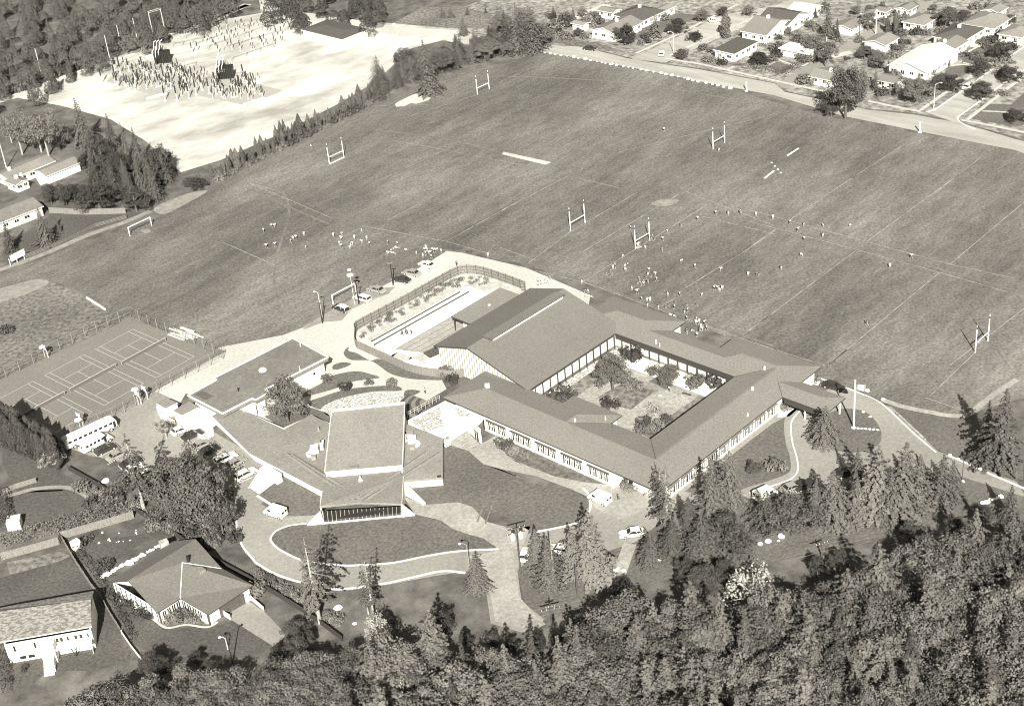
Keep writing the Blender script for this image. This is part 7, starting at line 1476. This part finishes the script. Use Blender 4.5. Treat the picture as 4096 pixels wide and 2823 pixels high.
folk(PW, 'b3', [1660, 388, 1812, 340, 2150, 348, 2292, 375, 1098, 465, 1367, 560], 'player in white in the long curved line across the far field', 'white players of the curved line'); folk(PD, 'b3', [1407, 485, 1520, 440, 1917, 340, 2020, 335], 'player in dark shirt in the long curved line across the far field', 'dark players of the curved line')
folk(PW, 'b3', [1172, 590, 1160, 605, 1222, 628], 'player in white at the foot of the central goalposts', 'white players at the goalposts'); folk(PD, 'b3', [1275, 540, 1298, 555, 1363, 650], 'player in dark shirt beside the right upright of the central goalposts', 'dark players at the goalposts')
folk(PW, 'b3', [950, 795, 968, 785, 1050, 780, 1075, 780, 1058, 810, 688, 918, 1520, 738, 1638, 788, 1852, 808, 2085, 852, 1308, 845, 1315, 900, 1153, 1003, 1253, 820], 'player in white spread over the middle of the near pitch', 'white players on the near pitch')
folk(PD, 'b3', [1030, 695, 890, 850, 930, 835, 940, 855, 2168, 855, 1245, 850, 1270, 862, 1172, 895, 1160, 920, 1187, 935, 1207, 925, 1225, 885, 1243, 915, 1110, 970], 'player in dark shirt on the near pitch', 'dark players on the near pitch')
folk(PW, 'b3', [1190, 1065, 1235, 1065, 1262, 1070, 1510, 1025, 1697, 1020, 1577, 1155, 1465, 1130], 'player in white close above the school roof line', 'white players above the roof line'); folk(PD, 'b3', [1238, 1110, 1330, 1125, 1395, 1130, 1422, 1105, 1475, 1085, 1410, 1020, 1652, 1110, 1573, 1105, 1550, 1165], 'player in dark shirt close above the school roof line', 'dark players above the roof line')
folk(PW, 'b3', [1800, 970, 1828, 972, 1848, 985, 1868, 970], 'one of four players in white standing in a tight cluster', 'tight cluster of four in white')
folk(PW, 'b3', [1568, 1225, 1645, 1255, 1670, 1250, 1688, 1290, 1718, 1265, 1735, 1308, 1700, 1310, 1650, 1235, 1660, 1262, 1655, 1365], 'player in white in the huddle beside the stepped roof corner', 'white huddle by the roof corner'); folk(PD, 'b3', [1680, 1330, 1572, 1335, 1725, 1285], 'player in dark shirt in the huddle beside the stepped roof corner', 'dark players of the huddle')
folk([PT], 'b3', [1425, 1180, 1440, 1185, 1460, 1192, 1607, 1315], 'seated child in white on the grass by the roof edge', 'seated children at the roof edge'); folk([PT], 'b3', [320, 890, 340, 885, 320, 925, 345, 915, 380, 905, 400, 910, 715, 1020, 745, 1028, 765, 1030, 675, 1005], 'seated child on the verge behind the gymnasium', 'seated children behind the gymnasium')
folk(PD, 'b3', [420, 885, 710, 1000, 742, 990], 'standing person in dark clothes beside the seated children behind the gymnasium', 'standing near the seated children')
folk([PW[1]], 'a3', [1378, 1110], 'lone runner in white far up the field', None); folk([PD[0]], 'a3', [1838, 1275], 'lone player in dark shirt under the upper right goalposts', None); folk([PW[0]], 'a2', [515, 1245], 'lone person in white near the slim boundary trees', None)
folk(PW, 'b4', [345, 420, 413, 480, 465, 555, 446, 690, 1365, 705], 'player in white on the right-hand pitch', 'white players on the right pitch'); folk(PD, 'b4', [460, 430, 622, 440, 620, 525, 80, 850], 'player in dark shirt on the right-hand pitch', 'dark players on the right pitch'); folk([PW[3]], 'b4', [848, 440], 'crouching person in pale clothes on the right-hand pitch', None)
folk([PW[0]], 'b4', [1183, 780], 'player in white standing apart near the right touchline', None); folk([PD[1]], 'b4', [990, 1265], 'player in dark shirt alone in the lower right of the field', None); folk([PD[0]], 'b4', [270, 800], 'player in dark shirt left of the right-hand pitch', None)
# ================================================================ poles, lamps, flag
for c, x, y, yt, lab in (('b2', 610, 1245, 1065, 'dark short pole at the low end of the car row'), ('b2', 915, 1085, 900, 'dark pole in front of the white estate car'), ('b2', 1203, 925, 740, 'dark pole with a crossarm beside the dark low saloon')):
    b = G(c, x, y); utility_pole(lab, b, height(b, c, x, yt), arms=((.25, 1.0),), ang=0, m='dark')
b = G('b2', 605, 1190); lamp_post('pale thin lamp post leaning beside the lowest dark pole', b, height(b, 'b2', 600, 975), .8, PI)
b = G('d3', 175, 490); utility_pole('tall dark double-arm utility pole carrying white transformer cans at the drive entrance', b, height(b, 'd3', 175, 100), arms=((.2, 3.6), (1.2, 3.6)), cans=2, ang=.25)
b = G('d3', 440, 950); utility_pole('dark utility pole with a broad crossarm at the edge of the bottom wood', b, height(b, 'd3', 425, 735), arms=((1.3, 3.4), (.8, 1.6)), ang=.2)
b = G('d3', 650, 655); utility_pole('plain dark pole beside the bottom wood', b, height(b, 'd3', 635, 420), arms=())
b = G('d4', 610, 340); utility_pole('dark pole carrying wires on the grass verge at the right', b, height(b, 'd4', 585, 215), arms=((.5, 2.4),), ang=.3)
b = G('d2', 1843, 430); lamp_post('twin-pole lamp post beside the kerb of the grass island', b, height(b, 'd2', 1843, 225), 1.2, PI, 'metal')
b = G('d1', 1955, 1240); lamp_post('dark lamp post on the lawn below the L-shaped house', b, height(b, 'd1', 1980, 985), .5, 0, 'dark', head='dark')
b = G('d1', 1915, 1120); lamp_post('curved white-headed lamp post on the lawn beside the dark lamp post', b, height(b, 'd1', 1890, 1010), .9, PI)
b = G('c4', 1790, 1085); lamp_post('dark road lamp with a pale head at the right end of the conifer row', b, height(b, 'c4', 1800, 905), 1.0, PI, 'darktimber')
b = G('a3', 1460, 450); lamp_post('pale street lamp at the left side street corner', b, height(b, 'a3', 1455, 265), 1.6, PI); b = G('a4', 1552, 915); lamp_post('pale street lamp at the right side street corner', b, height(b, 'a4', 1555, 700), 1.8, 0)
b = G('a4', 650, 490); utility_pole('pale pole beside the alley mouth', b, height(b, 'a4', 650, 310), arms=(), m='palemetal'); b = G('a4', 1065, 290); utility_pole('tall pale pole behind the alley garage', b, height(b, 'a4', 1068, 80), arms=((.5, 1.6),), m='palemetal'); b = G('a4', 925, 320); utility_pole('dark stout pole at the alley beside the garage', b, height(b, 'a4', 920, 170), arms=())
b = G('d3', 460, 600); utility_pole('thin pale pole standing in the trees right of the transformer pole', b, height(b, 'd3', 415, 170), arms=(), m='metal')
b = G('c4', 879, 655); fh = height(b, 'c4', 879, 250); t = thing('flagpole', 'tall white flagpole with a pale flag on the round grass island', 'flagpole', b)
mb = MB(); mb.tube(b, b+Vector((0, 0, fh-.6)), .2, .12, 10); mb.build('pole', 'white', t); mb = MB(); mb.tube(b+Vector((0, 0, fh-.6)), b+Vector((0, 0, fh)), .14, .2, 8); mb.build('finial', 'offwhite', t); mb = MB(); mb.tube(b, b+Vector((0, 0, .25)), .5, .45, 10); mb.build('base', 'white', t)
fo = b+Vector((.25, 0, fh-1.2)); FW_, FH_ = 1.9, 1.25
def flagpt(u_, v_): return fo+Vector((u_*FW_, .16*math.sin(u_*7)+.1*math.sin(u_*3+v_*2), -v_*FH_-.22*u_))
def patch(name, us, m, vv=(0, 1), off=0, parent=None):
    mb = MB(); n = 8; vs_ = []
    for i in range(n+1):
        for j in range(n+1): vs_.append(flagpt(us[0]+(us[1]-us[0])*i/n, vv[0]+(vv[1]-vv[0])*j/n)+Vector((0, -off, 0)))
    mb.add(vs_, [(i*(n+1)+j, (i+1)*(n+1)+j, (i+1)*(n+1)+j+1, i*(n+1)+j+1) for i in range(n) for j in range(n)]); return mb.build(name, m, parent or t)
fl_ = patch('flag', (0, 1), 'white'); patch('flag_bar', (0, .25), 'clothgrey', off=.02, parent=fl_); patch('flag_bar', (.75, 1), 'clothgrey', off=.02, parent=fl_)
leaf = [(0, .45), (.07, .3), (.16, .34), (.13, .12), (.24, .22), (.27, .15), (.38, .17), (.34, .06), (.4, 0), (.22, -.13), (.24, -.2), (.03, -.17), (.03, -.38), (-.03, -.38), (-.03, -.17), (-.24, -.2), (-.22, -.13), (-.4, 0), (-.34, .06), (-.38, .17), (-.27, .15), (-.24, .22), (-.13, .12), (-.16, .34), (-.07, .3)]
lp = [flagpt(.5+x*.42*1.25/1.9, .5-y*.95)+Vector((0, -.02, 0)) for x, y in leaf]; tri = tessellate_polygon([[Vector((x, y, 0)) for x, y in leaf]]); mb = MB(); mb.add(lp, [tuple(a) for a in tri]+[tuple(reversed(a)) for a in tri]); mb.build('leaf_emblem', 'clothgrey', fl_)
# ================================================================ stones
RK = [rock(1, .7), rock(2, .7), rock(3, .7)]
for k in range(34):
    f = k/33; xs = [(320, 440), (600, 478), (850, 530), (1100, 572), (1400, 628), (1650, 685), (1925, 745)]; g_ = f*6; i = min(5, int(g_)); e = g_-i
    x = xs[i][0]*(1-e)+xs[i+1][0]*e; y = xs[i][1]*(1-e)+xs[i+1][1]*e; RK[k % 3].place(G('a3', x+random.uniform(-12, 12), y), k, random.uniform(.45, 1.15), 'white boulder in the line dividing the field from the gravel street', 'white boulders along the gravel street')
for c, x, y, s, lab in (('d2', 742, 775, 1.5, 'white flat boulder on the slope below the loop drive'), ('d2', 880, 905, .8, 'pale boulder beside the silvery tree'), ('d3', 2025, 240, 1.7, 'big white boulder under the pale-trunked tree'), ('d3', 1975, 268, .9, 'small white boulder left of the big one'), ('d3', 2185, 238, 1.0, 'white boulder by the track, first right of the big one'), ('d3', 2250, 215, 1.2, 'white boulder by the track, second right of the big one'),
   ('d4', 160, 215, 1.1, 'white boulder by the track, third right of the big one'), ('d4', 272, 175, 1.4, 'flat white boulder by the track, fourth right of the big one'), ('d4', 248, 210, .6, 'tiny white stone by the track near the flat boulder'), ('d4', 980, 52, 1.2, 'white boulder under the middle of the loop row'), ('c1', 890, 1105, 1.6, 'large pale boulder in the planting below the parking yard'), ('c1', 820, 1125, 1.0, 'pale boulder beside the large one below the parking yard'),
   ('d3', 975, 450, 1.2, 'white boulder beside the tall bare trunk'), ('d3', 1330, 380, 1.1, 'white boulder at the wood edge left of the dark gap'), ('d3', 1040, 460, .8, 'smaller white boulder right of the one by the bare trunk'), ('d1', 1090, 400, 1.7, 'large white rockery boulder behind the angular-roofed house'), ('c4', 995, 345, 1.0, 'white block beside the service track near the flagpole'), ('c4', 1125, 415, .9, 'second white block further along the service track'), ('c4', 1935, 992, 1.0, 'white stone on the grass above the right road'), ('c4', 1688, 885, .8, 'white stone at the kerb end near the conifers'), ('c4', 1797, 1105, .7, 'white stone at the foot of the road lamp'),
   ('d1', 650, 250, 1.5, 'white box-like stone beside the garden fence corner'), ('c3', 1345, 385, .7, 'white stone on the courtyard paving'), ('c4', 960, 523, .7, 'white edging stone at the top of the grass island'), ('c4', 1018, 563, .7, 'white edging stone at the right of the grass island'), ('a2', 1210, 205, 1.0, 'pale stone beside the upper gravel road'), ('c2', 1725, 262, .9, 'white stone by the planted tub at the fence end')):
    RK[int(x) % 3].place(G(c, x, y), x, s*.75, lab)
for k in range(6): RK[k % 3].place(G('c4', 915+k*33, 660+k*2.5), k, .5, 'small white stone in the dotted row on the grass island', 'stones across the grass island')
for k in range(22): f = k/21; RK[k % 3].place(G('d1', 860+f*500, 515-f*270+random.uniform(-8, 8)), k, random.uniform(.35, .9), 'pale rockery stone in the curved line behind the angular-roofed house', 'rockery stones')
for k in range(12): RK[k % 3].place(G('c4', 1960+k*14, 1285-k*4+random.uniform(-8, 8)), k, random.uniform(.4, .9), 'garden stone in the small rockery at the right', 'stones of the right rockery')
for k in range(14): RK[k % 3].place(G('d1', 760+random.uniform(0, 450), 230-random.uniform(0, 110)), k, random.uniform(.15, .4), 'small pale stone around the lawn behind the fence', 'stones round the left garden lawn')
# ================================================================ fences of the gardens
fence('garden_fence', 'weathered board fence across the top of the two left gardens', P('d1', 20, 370, 250, 310, 500, 240, 520, 195, 800, 115, 1130, 20), 1.8, 'timber', step=2.0)
fence('garden_fence', 'thin pale rail fence dividing the two left gardens', P('d1', 520, 195, 640, 400, 780, 610, 850, 690), 1.2, 'timber', step=2.4, th=.05)
fence('garden_fence', 'low fence continuing beside the tiled house lawn', P('d1', 850, 690, 940, 850, 1010, 960), 1.0, 'timber', step=2.4, th=.05); fence('garden_wall', 'white low wall leading down to the dark bushes', P('d1', 1025, 990, 1100, 1100, 1190, 1215), .8, 'white', rails=False, cat='wall', step=50)
fence('boundary_fence', 'long dark boundary fence running down from the parking yard behind the angular-roofed house', P('c1', 580, 1010, 830, 1150)+P('c1', 1160, 1370, 1500, 1580)+P('d1', 1640, 290, 1850, 410)+P('d2', 0, 545, 250, 690, 420, 795, 610, 925, 780, 1055), 1.3, 'fascia', rails=False, step=4)
fence('garden_fence', 'board fence along the garden behind the rendered house', P('b1', 420, 320, 700, 335, 1060, 325), 1.8, 'timber'); fence('garden_fence', 'picket fence beside the left track of the field', P('b1', 1065, 365, 800, 440, 560, 560, 380, 640, 210, 700), 1.2, 'darktimber', step=2)
fence('garden_fence', 'low picket fence at the top of the round lawn', P('c1', 30, 1210, 130, 1165, 310, 1110), 1.2, 'timber', step=2)
mb = MB(); a = G('c1', 125, 1500); mb.box((a.x, a.y+.6, 1.0), (2.6, 2.6, 2.0), .15); solo(mb.build('garden_hut', 'white', label='small white hut roof in the garden at the left edge', cat='hut'), a)
mb = MB(); a = G('d1', 645, 270); mb.box((a.x, a.y, .9), (1.6, 1.2, 1.8), UA); solo(mb.build('garden_shed', 'white', label='small white shed against the board fence corner', cat='shed'), a)
for c, x0, y0, x1, y1, lab in (('c3', 1535, 372, 1605, 392, 'dark bench on the courtyard paving'), ('b2', 1815, 650, 1865, 660, 'dark low bench beside the gravel corner of the field')):
    a, b = G(c, x0, y0), G(c, x1, y1); t = thing('bench', lab, 'bench', (a+b)/2); mb = MB(); mb.beam(a+Vector((0, 0, .5)), b+Vector((0, 0, .5)), .5, .08); mb.build('seat', 'darktimber', t)
    for q in (a, b): mb = MB(); mb.box((q.x, q.y, .21), (.1, .4, .42), 0); mb.build('leg', 'dark', t)
# overhead wires
def wires(label, ends, sag=.8, n=3, gap=.9):
    mb = MB()
    for k in range(n):
        for (a, b) in zip(ends, ends[1:]):
            o = Vector((0, 1, 0))*(k-(n-1)/2)*gap; prev = None
            for i in range(13):
                f = i/12; q = a.lerp(b, f)+o; q.z -= sag*4*f*(1-f)
                if prev is not None: mb.tube(prev, q, .018, n=3, caps=False)
                prev = q
    solo(mb.build('overhead_wires', 'metal', label=label, cat='wires'), (ends[0].x, ends[0].y, 0))
wires('pale overhead wires stretching right from the crossarm pole at the wood edge', [G('d3', 255, 825, 6), G('d3', 430, 785, 6), G('d3', 700, 732, 6)], .12)
wires('pale overhead wires passing the dark pole on the right verge', [G('d4', 300, 350, 6), G('d4', 600, 268, 6), G('d4', 1020, 180, 6)], .15)
# parking bay lines
for k, (x0, y0, x1, y1) in enumerate(((1475, 720, 1590, 665), (1620, 785, 1710, 740), (1760, 905, 1865, 855), (1920, 1035, 2055, 965), (2000, 1120, 2120, 1070), (850, 890, 950, 840), (900, 965, 1000, 915), (1010, 1000, 1080, 970), (830, 885, 860, 900))):
    ribbon('bay_line', P('c1', x0, y0, x1, y1), .22, Z(5), 'courtline')
